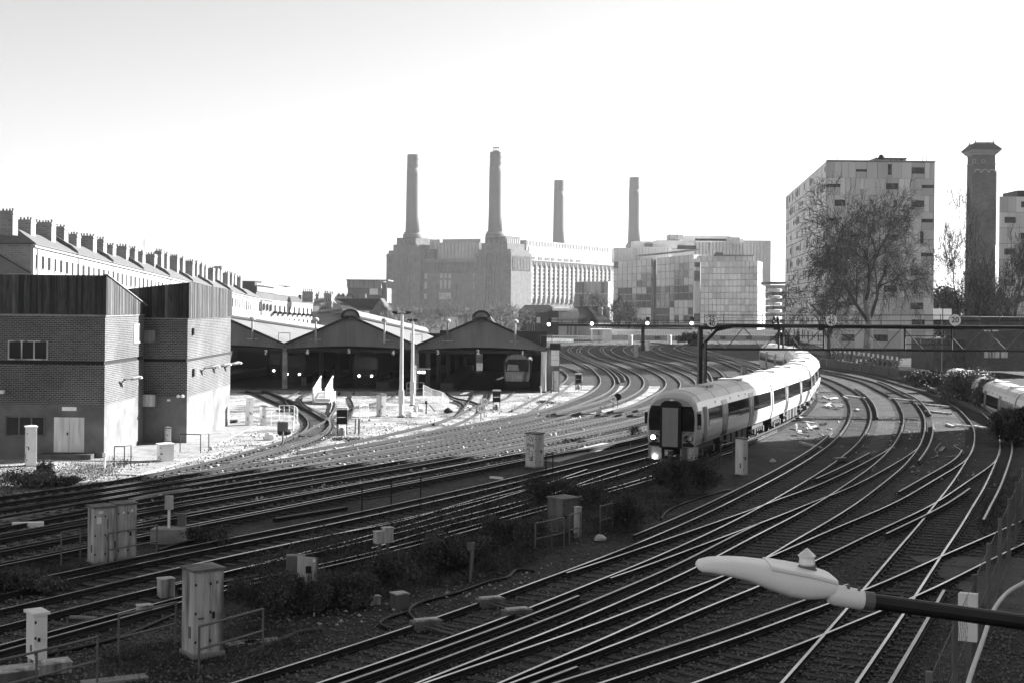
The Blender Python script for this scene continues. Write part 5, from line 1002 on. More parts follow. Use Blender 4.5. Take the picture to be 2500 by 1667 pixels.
        part('tail_light', M_CABGREY, lambda m: (m.disc((.98, -.06, 1.32), .13, (0, 1, 0), .05, 16), m.disc((.76, -.06, 1.26), .08, (0, 1, 0), .05, 12), m.disc((-.74, -.06, 1.26), .08, (0, 1, 0), .05, 12)))
        part('coupler', M_UNDER, lambda m: (m.box(-.24, .24, -.55, .1, .42, .74), m.box(-.1, .1, -.5, .1, .2, .44))); part('coupler_face', M_WHITEDIRTY, lambda m: (m.disc((-.11, -.575, .58), .1, (0, 1, 0), .02, 14), m.box(-.22, .22, -.562, -.551, .43, .47), m.box(-.22, .22, -.562, -.551, .69, .73)))
        part('marker_light', M_WHITE, lambda m: m.disc((0, -.0, 3.33), .11, (0, 1, -.25), .04, 14)); part('mirror', M_BLACK, lambda m: (m.box(1.36, 1.52, .2, .32, 2.0, 2.6), m.box(-1.52, -1.36, .2, .32, 2.0, 2.6)))
        for sx in (-1, 1): text('unit_number', '377 159', .17, c, (sx * .86, -.012, 1.57), FACE, M_INK)
    return c
TR = thing('train', 'white electric passenger train with lit headlight rounding the curve towards the camera', 'train', group=None)
def path_run(key, off, y_front, n_cars, first_cab, train, z):
    q = resample(PATHS[key], .5); t, nn = normals(q); c = q + nn * off
    i0 = max(i for i in range(len(c)) if c[i, 1] > y_front)      # path runs far -> near
    for k in range(n_cars):
        a = i0 - int((k * 20.45) * 2); pa, pb = c[a], c[a - 40]; f1, f2 = c[a - 6], c[a - 34]
        d = f2 - f1; d /= np.hypot(*d); fr = f1 - d * 3.0
        carriage(train, fr, d, z, cab=(k == 0 and first_cab))
path_run('M0', -.7525, 74.0, 5, True, TR, .19)
TR2 = thing('train', 'white train standing in the cutting at the right edge of the photo', 'train')
for k in range(3):
    d = np.array([.167, .986]); p = np.array([36.6, 92.0]) + d * 20.4 * (k - .3); carriage(TR2, p, d, -1.45)
# trains inside the sheds, bodies darkened for the interior shade
def shed_train(label, px, py_base, Y, lights=True, body=None, n=1):
    t = thing('train', label, 'train', (A(px, py_base, Y).x, Y, .05), math.atan2(-DX, DL)); m = MB()
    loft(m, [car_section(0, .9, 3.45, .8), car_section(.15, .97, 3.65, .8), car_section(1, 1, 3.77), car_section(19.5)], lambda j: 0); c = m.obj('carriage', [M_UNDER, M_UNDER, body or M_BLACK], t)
    MB().poly_extrude([(-1.1, -.03, 1.75), (1.1, -.03, 1.75), (1.15, -.03, 2.6), (.9, -.03, 2.95), (-.9, -.03, 2.95), (-1.15, -.03, 2.6)], (0, .06, 0)).obj('windscreen', M_PANE, c)
    if lights:
        for sx in (-1, 1): MB().disc((sx * .62, -.08, 1.1), .11, (0, 1, 0), .05, 12).obj('headlight', M_LAMP, c)
    for y in (3, 16): MB().box(-1.2, 1.2, y - 1.6, y + 1.6, .12, .8).obj('bogie', M_BLACK, c)
    return t, c
shed_train('dark train with two lit headlights inside the middle carriage shed', 892, 930, 141)
t_, c_ = shed_train('train with pale cab front standing inside the right-hand carriage shed', 1262, 955, 139.5, False, M_CABGREY)
MB().box(-.48, .48, -.1, -.04, 1.05, 1.45).obj('front_panel', M_WHITEDIRTY, c_); MB().box(-.5, .5, -.5, -.02, .15, .75).obj('coupler', M_BLACK, c_); MB().poly_extrude([(-1.0, -.05, 1.85), (.2, -.05, 1.85), (.1, -.05, 2.4), (-.9, -.05, 2.45)], (0, .015, 0)).obj('destination_blind', M_CABGREY, c_)
m = MB()
for i in range(7): side_panel(m, 1.5 + i * 2.6, 3.4 + i * 2.6, 1.9, 2.7, .012, (-1,))
m.obj('windows', M_PANEL, c_, kind='stuff')
shed_train('dark train with small lit headlights beside the first shed column', 683, 915, 150); shed_train('dark train with headlights just right of the first shed column', 716, 935, 143)

# ------------------------------------------------------------------ vegetation
def leaf_cloud(rng, C, Rr, n, size, flat=1.0):
    """n leaf quads spread through ellipsoid lumps C (k,3) with radii Rr (k,3)"""
    k = rng.integers(0, len(C), n); u = rng.normal(size=(n, 3)); u /= np.linalg.norm(u, axis=1)[:, None]; r = rng.random(n)[:, None] ** .45
    p = C[k] + u * r * Rr[k]; p[:, 2] = np.maximum(p[:, 2], .02)
    a = rng.normal(size=(n, 3)); a /= np.linalg.norm(a, axis=1)[:, None]; b = np.cross(a, rng.normal(size=(n, 3))); b /= np.linalg.norm(b, axis=1)[:, None]
    s = size * rng.uniform(.5, 1.3, (n, 1)); a = a * s; b = b * s * .55
    V = np.stack([p - a, p + b, p + a, p - b], 1).reshape(-1, 3); F = np.arange(4 * n).reshape(n, 4); return V, F
def twigs(m, rng, base, h, n, spread, r=.012):
    for _ in range(n):
        a = rng.uniform(0, 2 * math.pi); rr = spread * rng.random() ** .5; hh = h * rng.uniform(.5, 1.1); p = Vector(base); q = p + Vector((rr * math.cos(a), rr * math.sin(a), hh)); mid = p.lerp(q, .5) + Vector((rr * .15 * math.cos(a), rr * .15 * math.sin(a), hh * .12))
        m.tube([p + Vector((math.cos(a) * .1, math.sin(a) * .1, 0)), mid, q], [r * 1.6, r, r * .4], 3, cap=False)
def bush(px, py, wpx, h, dep, n, size, label, mm=None, seed=1, name='bush', group=None, lumps=9, tw=30):
    rng = np.random.default_rng(seed); c = G(px, py); w_ = wpx * c.y / FPX; t = thing(name, label, 'bush', c, 0, group)
    C = np.c_[rng.uniform(-.36, .36, lumps) * w_, rng.uniform(-.36, .36, lumps) * dep, rng.uniform(.25, .68, lumps) * h]; Rr = np.c_[rng.uniform(.14, .28, lumps) * w_, rng.uniform(.2, .35, lumps) * dep, rng.uniform(.22, .4, lumps) * h]
    V, F = leaf_cloud(rng, C, Rr, n, size); np_mesh('foliage', V, F, mm or M_LEAF, t)
    m = MB(); twigs(m, rng, (0, 0, 0), h, tw, w_ * .45); m.obj('stems', M_TWIG, t, kind='stuff'); return t
BU = [(1655, 1203, 210, 1.75, 2.2, 14000, .045, 'large dark bush right in front of the approaching train', 1), (1350, 1222, 150, 1.15, 1.6, 6500, .042, 'wispy bush behind the square grey cabinet', 2),
      (1530, 1292, 110, 1.35, 1.5, 6000, .042, 'dark bush beside the white sacks', 3), (1250, 1330, 170, 1.1, 2.0, 8000, .042, 'low dark bush left of the square grey cabinet', 4), (1130, 1392, 210, 1.2, 2.2, 9500, .042, 'dark bush around the leaning post in the middle', 5),
      (960, 1415, 210, 1.0, 2.0, 8500, .04, 'dark bramble behind the two small grey boxes', 6), (830, 1478, 200, 1.1, 2.0, 9500, .04, 'dark bramble right of the open cabinet', 7), (745, 1490, 130, .95, 1.2, 6500, .036, 'bramble growing over the open cabinet', 8), (640, 1500, 190, 1.15, 1.6, 9500, .04, 'dark bramble left of the open cabinet', 9),
      (60, 1445, 210, .75, 1.8, 2800, .05, 'low bush left of the paired trackside cabinets', 11), (505, 1328, 120, .65, 1.2, 2000, .05, 'small bush beside the concrete block', 12), (1435, 1235, 110, 1.0, 1.4, 2200, .06, 'thin bush between the square cabinet and the big dark bush', 13)]
for px, py, wp, h, dep, n_, sz, lb, sd in BU: bush(px, py, wp, h, dep, n_, sz, lb, None, sd)
bush(70, 1190, 150, .9, 1.6, 2600, .07, 'sunlit pale bush at the left edge below the white cabinet', M_LEAFL, 21); bush(112, 1160, 40, .8, .6, 900, .06, 'small dark shrub beside the white cabinet', M_LEAF, 22); bush(165, 1185, 90, .5, 1.0, 1200, .06, 'low sunlit weeds right of the left-edge bush', M_LEAFL, 23)
for px, py, wp, h, dep, n_, lb, mm, sd in ((2270, 958, 110, 2.4, 2.4, 3000, 'dark bush at the left of the clump beside the cutting', M_LEAF, 31), (2345, 980, 150, 3.2, 3.0, 5200, 'rounded bush in the middle of the clump beside the cutting', M_LEAFL, 32), (2405, 992, 100, 2.9, 2.4, 3600, 'pale bush in front of the train in the cutting', M_LEAFL, 33),
        (2480, 1085, 100, 2.6, 2, 3600, 'black bush at the right edge beside the outer curve', M_LEAF, 34), (2455, 1030, 70, 1.2, 1.6, 1600, 'pale weeds at the end of the cutting wall', M_LEAFL, 35), (2215, 935, 50, 1.0, 1.5, 900, 'pale tangled shrub at the end of the low wall', M_LEAFL, 36), (2060, 888, 110, 2.2, 2, 1800, 'dark hedge below the apartment tower', M_LEAF, 37), (2150, 900, 120, 2.0, 2, 1800, 'dark hedge behind the white-topped posts', M_LEAF, 38)):
    bush(px, py, wp, h, dep, n_, .13, lb, mm, sd, tw=14)
for i, (px, py, wp, h, lb) in enumerate(((1683, 842, 60, 3.4, 'round dark shrub beside the far bridge parapet'), (1925, 850, 90, 4.2, 'dark shrub beyond the rear of the train'))): bush(px, py, wp, h, 4, 1500, .28, lb, M_LEAF, 50 + i, tw=6)
for i, (px, py, wp, h) in enumerate(((560, 1033, 40, .3), (1395, 1082, 70, .35), (1545, 1060, 45, .7), (700, 1005, 60, .25), (845, 1075, 80, .25), (1340, 985, 60, .3))):
    bush(px, py, wp, h, 1.0, 500, .06, ('low weeds beside the farther switch house', 'weeds right of the graffiti cabinet', 'weedy shrub left of the train cab', 'low weeds beside the yard railings', 'low weeds beside the yard point box', 'low weeds by the shed corner')[i], M_LEAFL if i != 2 else M_LEAF, 60 + i, name='weeds', tw=6)
# scrub: ground cover that nobody could count
def inpoly(x, y, poly):
    c = False; j = len(poly) - 1
    for i in range(len(poly)):
        xi, yi = poly[i]; xj, yj = poly[j]
        if (yi > y) != (yj > y) and x < (xj - xi) * (y - yi) / (yj - yi) + xi: c = not c
        j = i
    return c
def scrub(poly, n, size, hmax, mm, seed):
    rng = np.random.default_rng(seed); rg = random.Random(seed); pts = []
    x0, x1 = min(p[0] for p in poly), max(p[0] for p in poly); y0, y1 = min(p[1] for p in poly), max(p[1] for p in poly)
    while len(pts) < n:
        x, y = rg.uniform(x0, x1), rg.uniform(y0, y1)
        if inpoly(x, y, poly):
            p = G(x, y); hh = hmax * (.5 + .5 * math.sin(p.x * 1.7 + 2 * math.sin(p.y * .9))) * rg.random() ** 1.5; pts.append((p.x, p.y, .02 + hh))
    P_ = np.array(pts); n = len(P_); bl = rng.random(n) < .45; a = rng.normal(size=(n, 3)); a /= np.linalg.norm(a, axis=1)[:, None]; b = np.cross(a, rng.normal(size=(n, 3))); b /= np.linalg.norm(b, axis=1)[:, None]; s = size * rng.uniform(.5, 1.3, (n, 1)); a *= s; b *= s * .5
    a[bl] = np.c_[rng.normal(0, .35, bl.sum()), rng.normal(0, .35, bl.sum()), np.ones(bl.sum())] * s[bl] * 3.2; b[bl] *= .35
    np_mesh('scrub', np.stack([P_ - a, P_ + b, P_ + a, P_ - b], 1).reshape(-1, 3), np.arange(4 * n).reshape(n, 4), mm, kind='stuff')
scrub([(560, 1440), (700, 1340), (1000, 1260), (1290, 1185), (1420, 1175), (1560, 1185), (1740, 1190), (1700, 1215), (1560, 1290), (1400, 1320), (1250, 1400), (1000, 1450), (760, 1495), (600, 1480)], 60000, .045, .75, M_LEAF, 5)
scrub([(0, 1150), (150, 1140), (330, 1120), (280, 1160), (0, 1215)], 5000, .05, .3, M_LEAFL, 6)
scrub([(250, 1600), (430, 1560), (700, 1500), (800, 1560), (600, 1640), (380, 1667), (250, 1667)], 9000, .035, .14, M_LEAF, 7)
scrub([(2400, 1230), (2500, 1140), (2500, 1290), (2420, 1330), (2380, 1290)], 2500, .05, .2, M_LEAF, 8)
scrub([(0, 1400), (200, 1385), (330, 1370), (180, 1440), (0, 1460)], 4000, .05, .25, M_LEAF, 9)

def bare_tree(label, base, height, spread, seed, r0, levels=6, mm=None, droop=0.0, lean=0.0, fork=.3, nb=(3, 4), twig_r=.012, name='bare_tree', width=None, crown=None):
    rg = random.Random(seed); t = thing(name, label, 'tree', base); segs = []; tr = []
    def grow(p, d, L_, r, lev, store):
        n = 4 if lev < 3 else 3; pp = [p]; rr = [r]
        for i in range(n):
            d = (d + Vector((rg.gauss(0, .16), rg.gauss(0, .16), rg.gauss(0, .1) + (.10 if lev < 3 else -droop)))).normalized(); p = p + d * (L_ / n); pp.append(p); rr.append(r * (1 - .42 * (i + 1) / n))
        store.append((pp, rr, 7 if lev == 0 else 5 if lev < 3 else 3))
        if lev >= levels: return
        k = rg.randint(*nb) + (1 if lev >= levels - 2 else 0)
        a0_ = rg.uniform(0, 6.28)
        for j in range(k):
            f = rg.uniform(.45, 1.0) if j else 1.0; ii = min(n, max(1, int(f * n))); q_ = pp[ii]; ang = a0_ + j * 2 * math.pi / k + rg.uniform(-.5, .5); sp = rg.uniform(.35, .95) * (1.15 if lev < 2 else 1)
            ax = d.orthogonal().normalized(); bx_ = d.cross(ax); nd = (d * math.cos(sp) + (ax * math.cos(ang) + bx_ * math.sin(ang)) * math.sin(sp)); nd = Vector((nd.x * spread, nd.y * spread, nd.z)).normalized()
            grow(q_, nd, L_ * rg.uniform(.58, .82), max(twig_r, rr[ii] * rg.uniform(.5, .72)), lev + 1, segs)
    grow(Vector((0, 0, -.1)), Vector((lean, 0, 1)).normalized(), height * fork, r0, 0, tr)
    zz = sorted(p.z for a, _, _ in segs for p in a)[-8]; xx = sorted(abs(p.x) for a, _, _ in segs for p in a); xx = xx[int(len(xx) * .985)]; kz = height / zz; kx = (width or height * .62) / (2 * xx)
    mx_ = sum(p.x for a, _, _ in segs for p in a) / sum(len(a) for a, _, _ in segs)
    sz_ = lambda a: [Vector(((p.x - mx_ * min(1.0, max(0.0, p.z / zz) / .6)) * kx, p.y * kx, p.z * kz)) for p in a]
    tr = [(sz_(a), b, n) for a, b, n in tr]; segs = [(sz_(a), b, n) for a, b, n in segs]
    m = MB(); [m.tube(a, b, n, cap=False) for a, b, n in tr]; m.obj('trunk', mm or M_BARK, t)
    m = MB(); [m.tube(a, b, n, cap=False) for a, b, n in segs]; m.obj('crown', crown or mm or M_BARK, t); return t
def gbase(px, Y): return Vector(((px - CX) * Y / FPX + (CAMZ * math.sin(ROLL)), Y, 0))
M_BARKM = mat('mottled_bark', 0.11, rough=0.8, var=0.8, scale=.7)
M_BARKD = mat('dark_bark', 0.04, rough=0.8, var=0.5, scale=1)
bare_tree('big bare plane tree with pale trunk in front of the apartment tower', gbase(2112, 205), 27.5, 1.2, 6, .6, 6, M_BARK, .03, -.02, .30, (3, 5), .030, width=19, crown=M_BARKD)
bare_tree('bare tree at the left corner of the apartment tower with drooping twigs', gbase(2030, 212), 17.5, 1.5, 9, .4, 6, M_BARKD, .06, -.12, .28, (3, 4), .026, width=15)
bare_tree('slender bare tree left of the ornate brick tower', gbase(2345, 215), 27, .9, 14, .32, 6, M_BARKD, .02, .02, .3, (3, 4), .028, width=8)
bare_tree('bare tree in front of the ornate brick tower', gbase(2405, 212), 19, 1.0, 15, .34, 6, M_BARKD, .04, .03, .3, (3, 4), .028, width=9)
bare_tree('bare tree at the right edge in front of the apartment block', gbase(2475, 205), 21, 1.2, 17, .34, 6, M_BARKD, .02, -.05, .3, (3, 4), .03, width=10)
for i, (px, h) in enumerate(((955, 8.2), (990, 7.6), (1035, 8.4), (1075, 8.8), (1120, 9.4), (1150, 8.2), (1205, 9.6), (1235, 8.8), (1262, 8.0), (1010, 7.0))):
    bare_tree(['bare tree at the left foot of the power station', 'bare tree behind the taller floodlight mast', 'bare tree behind the shorter floodlight mast', 'bare tree below the power station centre windows', 'tallest bare tree left of the right shed ridge', 'bare tree just left of the right shed ridge', 'bare tree just right of the right shed ridge', 'bare tree below the power station corner', 'bare tree nearest the pump house', 'low bare tree behind the middle shed valley'][i], gbase(px, 262 + (i * 7) % 30), h, 1.4, 30 + i, .2, 5, M_BARK, .0, 0, .26, (3, 4), .035, width=h * .85)
for i, (px, Y, h) in enumerate(((1425, 350, 12), (1510, 352, 11), (1535, 356, 9), (1475, 360, 12), (1560, 350, 6))): bare_tree(['bare tree behind the lodge roof', 'bare tree right of the round lodge chimneys', 'bare tree before the left of the glass offices', 'bare tree between lodge and offices', 'small bare tree by the far signal gantry leg'][i], gbase(px, Y), h, 1.4, 50 + i, .25, 5, M_BARKD, .0, 0, .28, (3, 4), .035)
def evergreen(label, px, Y, ztop, w_, seed):
    rng = np.random.default_rng(seed); b = gbase(px, Y); t = thing('evergreen_tree', label, 'tree', b); k = 16
    C = np.c_[rng.uniform(-.34, .34, k) * w_, rng.uniform(-.3, .3, k) * w_, rng.uniform(.3, .85, k) * ztop]; Rr = np.c_[rng.uniform(.12, .24, k) * w_, rng.uniform(.12, .24, k) * w_, rng.uniform(.1, .2, k) * ztop]
    V, F = leaf_cloud(rng, C, Rr, 5000, .32); np_mesh('crown', V, F, M_LEAF, t); MB().tube([(0, 0, 0), (0, 0, ztop * .6)], [.3, .12], 7).obj('trunk', M_BARKD, t)
for i, (px, Y, zt, w_) in enumerate(((2300, 272, 13, 9), (2335, 268, 11, 8), (2428, 262, 12, 8), (2385, 258, 8.5, 9))): evergreen(['dark evergreen between apartment tower and brick tower', 'lower dark evergreen at the left foot of the brick tower', 'dark evergreen at the right foot of the brick tower', 'dark evergreen in front of the brick tower base'][i], px, Y, zt, w_, 80 + i)

# ------------------------------------------------------------------ wall, posts and low buildings behind the right-hand curves
WA = thing('low_wall', 'low dark concrete wall behind the outer curve', 'wall'); a, b_ = G(2000, 892), G(2195, 922); k = 9
for i in range(k):
    p, r_ = a.lerp(b_, i / k), a.lerp(b_, (i + .97) / k); MB().poly_extrude([p, r_, r_ + Vector((0, 0, 1.1)), p + Vector((0, 0, 1.1))], (.15, .25, 0)).obj('panel', M_CONCDK, WA)
for i in range(16):
    p = G(2012 + i * 11.6, 884 + i * 2.0) + Vector((.6, 1.6, 0)); o = MB().box(-.12, .12, -.12, .12, 0, 1.75).obj('marker_post', M_CABDARK, label=None)
    o.location = p; o['label'] = 'short dark post with white cap in the row behind the low wall'; o['category'] = 'post'; o['group'] = 'white-capped posts'; MB().box(-.1, .1, -.16, .1, 1.75, 2.2).obj('cap', M_WHITE, o)
DB = thing('low_building', 'low dark brick building at the right edge behind the cutting', 'building'); pxbox('wall', M_BRICKDK, DB, 2392, 2560, 782, 905, 176, 14); pxbox('wall', M_CONCDK, DB, 2278, 2392, 830, 905, 182, 10); pxbox('roof', M_DARKMETAL, DB, 2388, 2560, 776, 782, 175, 16)
for x0 in (2404, 2424, 2444): pxbox('window', M_CABGREY, DB, x0, x0 + 16, 857, 873, 175.8, .2)
for x0 in (2404, 2424): pxbox('strip_light', M_WHITEDIRTY, DB, x0, x0 + 14, 806, 809, 175.6, .3)
p = G(2285, 905); MB().tube([p, p + Vector((0, 0, 3.2))], .16, 8).obj('concrete_post', M_CONC, label='tall pale post behind the bushes under the gantry', cat='post')

# ------------------------------------------------------------------ trackside cabinets
def cabinet(label, px, py, wf, wd, h, rot, mm, base=0.0, doors=2, name='trackside_cabinet', cat='cabinet', roof=True, stickers=(), rust=False, legs=False, group=None):
    """near vertical edge at pixel (px,py); doors face right of the camera, side face left"""
    c = G(px, py); t = thing(name, label, cat, (c.x, c.y, 0), R(rot), group)
    if base > 0 and not legs: MB().box(-.04, wf + .04, -.04, wd + .04, -.1, base).obj('plinth', M_CONC, t)
    if legs:
        for x in (.06, wf - .06):
            for y in (.06, wd - .06): MB().box(x - .03, x + .03, y - .03, y + .03, -.1, base).obj('leg', M_WHITE, t)
    b = MB().box(0, wf, 0, wd, base, base + h).obj('body', mm, t)
    if roof:
        m = MB(); e = .05; z = base + h
        m.add([(-e, -e, z), (wf + e, -e, z), (wf + e, wd + e, z), (-e, wd + e, z), (-e, -e, z + .06), (wf + e, -e, z + .06), (wf + e, wd + e, z + .06), (-e, wd + e, z + .06), (wf * .5, wd * .5, z + .12)], [(0, 3, 2, 1), (0, 1, 5, 4), (1, 2, 6, 5), (2, 3, 7, 6), (3, 0, 4, 7), (4, 5, 8), (5, 6, 8), (6, 7, 8), (7, 4, 8)]); m.obj('roof', M_CABDARK if mm is not M_WHITE else M_WHITE, t)
    for i in range(doors):
        x0, x1 = wf * i / doors + .025, wf * (i + 1) / doors - .012
        d = MB().box(x0, x1, -.022, -.002, base + .05, base + h - .05).obj('door', mm, t)
        if i == doors - 1: MB().box(x0 + .05, x0 + .1, -.06, -.023, base + h * .42, base + h * .50).obj('handle', M_DARKMETAL, d)
        for f in (.15, .5, .85): MB().box(x0 - .02, x0 + .02, -.035, -.022, base + h * f - .03, base + h * f + .03).obj('hinge', M_DARKMETAL, d)
    for (x, z, w_, h_, sm) in stickers: MB().box(wf * x, wf * x + w_, -.028, -.0225, base + h * z, base + h * z + h_).obj('sticker', sm, t)
    MB().box(-.02, -.002, wd * .25, wd * .4, base + h * .18, base + h * .32).obj('side_vent', M_CABDARK, t)
    return t
cabinet('large weathered grey cabinet with double doors nearest the camera', 473, 1610, .74, .72, 1.92, 36, M_CABGREY, .12, 2, stickers=((.72, .84, .06, .07, M_CABDARK), (.12, .42, .15, .05, M_CABDARK)))
cabinet('left of the paired grey cabinets with a white warning sticker', 229, 1376, .66, .62, 1.72, 35, M_CABGREY, .04, 2, stickers=((.12, .72, .15, .2, M_WHITE), (.2, .9, .09, .08, M_WHITE), (.32, .9, .07, .09, M_WHITE), (.62, .62, .05, .3, M_CABDARK)))
cabinet('right of the paired grey cabinets with two small labels', 286, 1366, .64, .62, 1.72, 35, M_CABGREY, .04, 2, stickers=((.25, .84, .07, .08, M_WHITE), (.68, .86, .08, .1, M_WHITE)))
gc = cabinet('pale cabinet covered in graffiti beside the tracks left of the train', 1306, 1142, .62, .7, 1.66, 44, M_WHITEDIRTY, .06, 2)
m = MB()
for st in ([(.62, 1.55), (.5, 1.62), (.36, 1.5), (.5, 1.4), (.3, 1.3)], [(.28, 1.55), (.2, 1.3), (.12, 1.5)], [(.6, 1.2), (.52, 1.0), (.45, 1.22), (.36, 1.0), (.3, 1.18), (.22, 1.02), (.14, 1.2), (.1, .95)], [(.6, .85), (.45, .92), (.4, .75), (.55, .66), (.35, .6)], [(.28, .8), (.15, .75), (.2, .55), (.1, .5)], [(.5, .5), (.3, .42), (.4, .3), (.12, .34)]):
    m.tube([(-.012, y, z + .06) for y, z in st], .016, 4)
m.obj('graffiti', M_INK, gc, kind='stuff')
cabinet('tall pale cabinet beside the train between the curves', 1814, 1160, .28, .62, 1.75, 30, M_WHITEDIRTY, .04, 1)
cabinet('white ridged-top cabinet in front of the nearer switch house', 64, 1138, .5, .62, 1.9, 25, M_WHITE, .04, 1, roof=True)
cabinet('small pale wall box beside the dark gap between the switch houses', 404, 1086, .32, .3, .72, 25, M_WHITEDIRTY, .25, 1)
cabinet('squat white battery box below the switch houses', 390, 1127, .75, .55, .85, 30, M_WHITE, .02, 1)
cabinet('grey telephone cabinet on white legs at the bottom left corner', 82, 1650, .3, .5, 1.0, 38, M_WHITE, .35, 1, legs=True)
cabinet('square dark grey cabinet half sunk in the bushes', 1374, 1300, .85, .85, 1.15, 40, M_CABDARK, .05, 1)
cabinet('grey cabinet beside the foot of the shorter floodlight mast', 930, 1017, .45, .6, 1.6, 40, M_WHITEDIRTY, .02, 1)
cabinet('slim white cabinet in the yard beside the farther switch house', 608, 1040, .3, .55, 1.85, 35, M_WHITE, .02, 1)
cabinet('second slim cabinet in the yard behind the small round grating', 640, 1038, .3, .4, 1.25, 35, M_WHITEDIRTY, .02, 1)
cabinet('tagged narrow cabinet at the right corner of the sheds', 1352, 955, .5, .35, 2.0, 20, M_WHITEDIRTY, .02, 1)
cabinet('small box standing among the far curves', 1550, 872, .6, .5, 1.9, 20, M_CABGREY, .02, 1)
cabinet('small pale box beside the track behind the train roof', 1812, 926, .6, .5, 1.5, 20, M_CABGREY, .02, 1)
# open cabinet with its door swung out, in the brambles
c = G(770, 1452); oc = thing('trackside_cabinet', 'open grey cabinet with its door swung wide in the brambles', 'cabinet', (c.x - .55, c.y, 0), R(8))
MB().box(-.3, .25, .1, .5, 0, 1.1).obj('body', M_CABDARK, oc); MB().poly_extrude([(.02, .0, .12), (.62, -.12, .12), (.62, -.12, 1.08), (.02, .0, 1.12)], (0, .03, 0)).obj('door', M_CABGREY, oc); MB().box(.26, .42, -.11, -.07, .64, .84).obj('notice', M_INK, oc); MB().disc((.5, -.14, 1.0), .05, (0, 1, 0), .02, 14).obj('round_label', M_WHITE, oc)
for i, (px, py, w_, h_, d_, lb, mm) in enumerate(((925, 1395, .3, .35, .25, 'left of two small grey boxes on posts in the brambles', M_CABGREY), (945, 1393, .3, .45, .25, 'right of two small grey boxes on posts in the brambles', M_CABGREY), (975, 1485, .38, .42, .4, 'dark square point heating box beside the cable', M_CABDARK), (913, 1475, .32, .22, .2, 'small pale box left of the dark point box', M_CABGREY),
        (1275, 1330, .55, .45, .4, 'low grey lidded box left of the bush railing', M_CABDARK), (1410, 1312, .2, 1.1, .2, 'grey post box right of the bush railing', M_CABGREY), (35, 1660, .9, .25, .6, 'grey lidded pit box at the bottom left corner', M_CABDARK), (125, 1640, .8, .22, .5, 'grey pit cover beside the telephone cabinet', M_CABGREY), (405, 1455, .4, .5, .4, 'pale machine box among the pipes behind the large cabinet', M_CABGREY), (352, 1505, .35, .3, .3, 'small pale box beside the pipes', M_CABGREY))):
    c = G(px, py); t = thing('equipment_box', lb, 'box', c, R(30)); z0 = .9 if i < 2 else 0.0
    MB().box(-w_ / 2, w_ / 2, -d_ / 2, d_ / 2, z0, z0 + h_).obj('body', mm, t); MB().box(-w_ / 2 - .02, w_ / 2 + .02, -d_ / 2 - .02, d_ / 2 + .02, z0 + h_, z0 + h_ + .03).obj('lid', M_CABGREY, t)
    if z0: MB().box(-.04, .04, -.04, .04, 0, z0).obj('post', M_TUBE, t)
c = G(412, 1303 + 20); sp = thing('post_box', 'grey box on a white post standing on a concrete block', 'box', (c.x, c.y, 0)); MB().box(-.55, .55, -.4, .4, -.05, .5).obj('concrete_block', M_CONC, sp); MB().box(-.04, .04, -.04, .04, .5, 1.15).obj('post', M_WHITE, sp); MB().box(-.13, .13, -.1, .1, 1.15, 1.62).obj('box', M_CABGREY, sp)
c = G(444, 1318); t = thing('post_box', 'dark box on a short post right of the concrete block', 'box', (c.x, c.y, 0)); MB().box(-.14, .14, -.1, .1, .45, .95).obj('box', M_CABDARK, t); MB().box(-.03, .03, -.03, .03, 0, .45).obj('post', M_DARKMETAL, t)

# ------------------------------------------------------------------ tubular railings (tops traced, 1.05 m high)
def railing(label, pts, h=1.05, mid=True, mm=None, r=.028, infill=0, name='railing', cat='railing'):
    t = thing(name, label, cat); P_ = [G(x, y, h) for x, y in pts]; mm = mm or M_TUBE
    for p in P_: MB().tube([(p.x, p.y, -.1), (p.x, p.y, h)], r, 6).obj('post', mm, t)
    for a, b_ in zip(P_[:-1], P_[1:]):
        MB().tube([a, b_], r, 6).obj('top_rail', mm, t)
        if mid: MB().tube([a - Vector((0, 0, h * .5)), b_ - Vector((0, 0, h * .5))], r, 6).obj('mid_rail', mm, t)
        for j in range(1, infill): p = a.lerp(b_, j / infill); MB().tube([p - Vector((0, 0, h * .95)), p], r * .6, 4).obj('baluster', mm, t)
    return t
railing('tubular railing at the bottom left corner before the telephone cabinet', P(1, (-120, 1425), (268, 1335), (715, 1225)))
railing('tubular railing running behind the large weathered cabinet', P(1, (870, 1068), (1290, 972)))
railing('tubular railing in front of the large weathered cabinet', P(1, (1460, 1150), (1928, 1020)))
railing('short railing left of the paired cabinets', P(1, (450, 460), (590, 436))); railing('railing in front of the paired cabinets', P(1, (795, 468), (1150, 408)))
railing('thin dark railing between the middle tracks', P(2, (300, 125), (515, 98), (730, 50)), mm=M_DARKMETAL)
railing('railing before the square dark cabinet in the bushes', P(2, (1570, 395), (1690, 372), (1780, 352))); railing('short railing beside the square dark cabinet', P(2, (1820, 335), (1900, 312))); railing('short railing beside the white sacks', P(2, (2045, 270), (2135, 248)))
railing('small black railing at the nearer switch house steps', P(7, (838, 567), (912, 567), (960, 557)), mm=M_DARKMETAL, mid=False); railing('small black railing at the farther switch house steps', P(7, (1320, 475), (1470, 480), (1530, 472)), mm=M_DARKMETAL, mid=False)
railing('thin railing right of the graffiti cabinet', P(5, (250, 925), (300, 915)), mm=M_DARKMETAL); railing('railing left of the tall pale cabinet by the train', P(5, (1530, 858), (1615, 835)))
railing('white frame railing around the yard telephone', P(4, (120, 240), (305, 240)), mm=M_WHITEDIRTY); railing('white railing beside the yard crossing', P(4, (365, 207), (475, 207), (500, 230)), mm=M_WHITE, infill=3); railing('short white picket railing in the yard', P(4, (955, 210), (1015, 200)), mm=M_WHITE, infill=5)
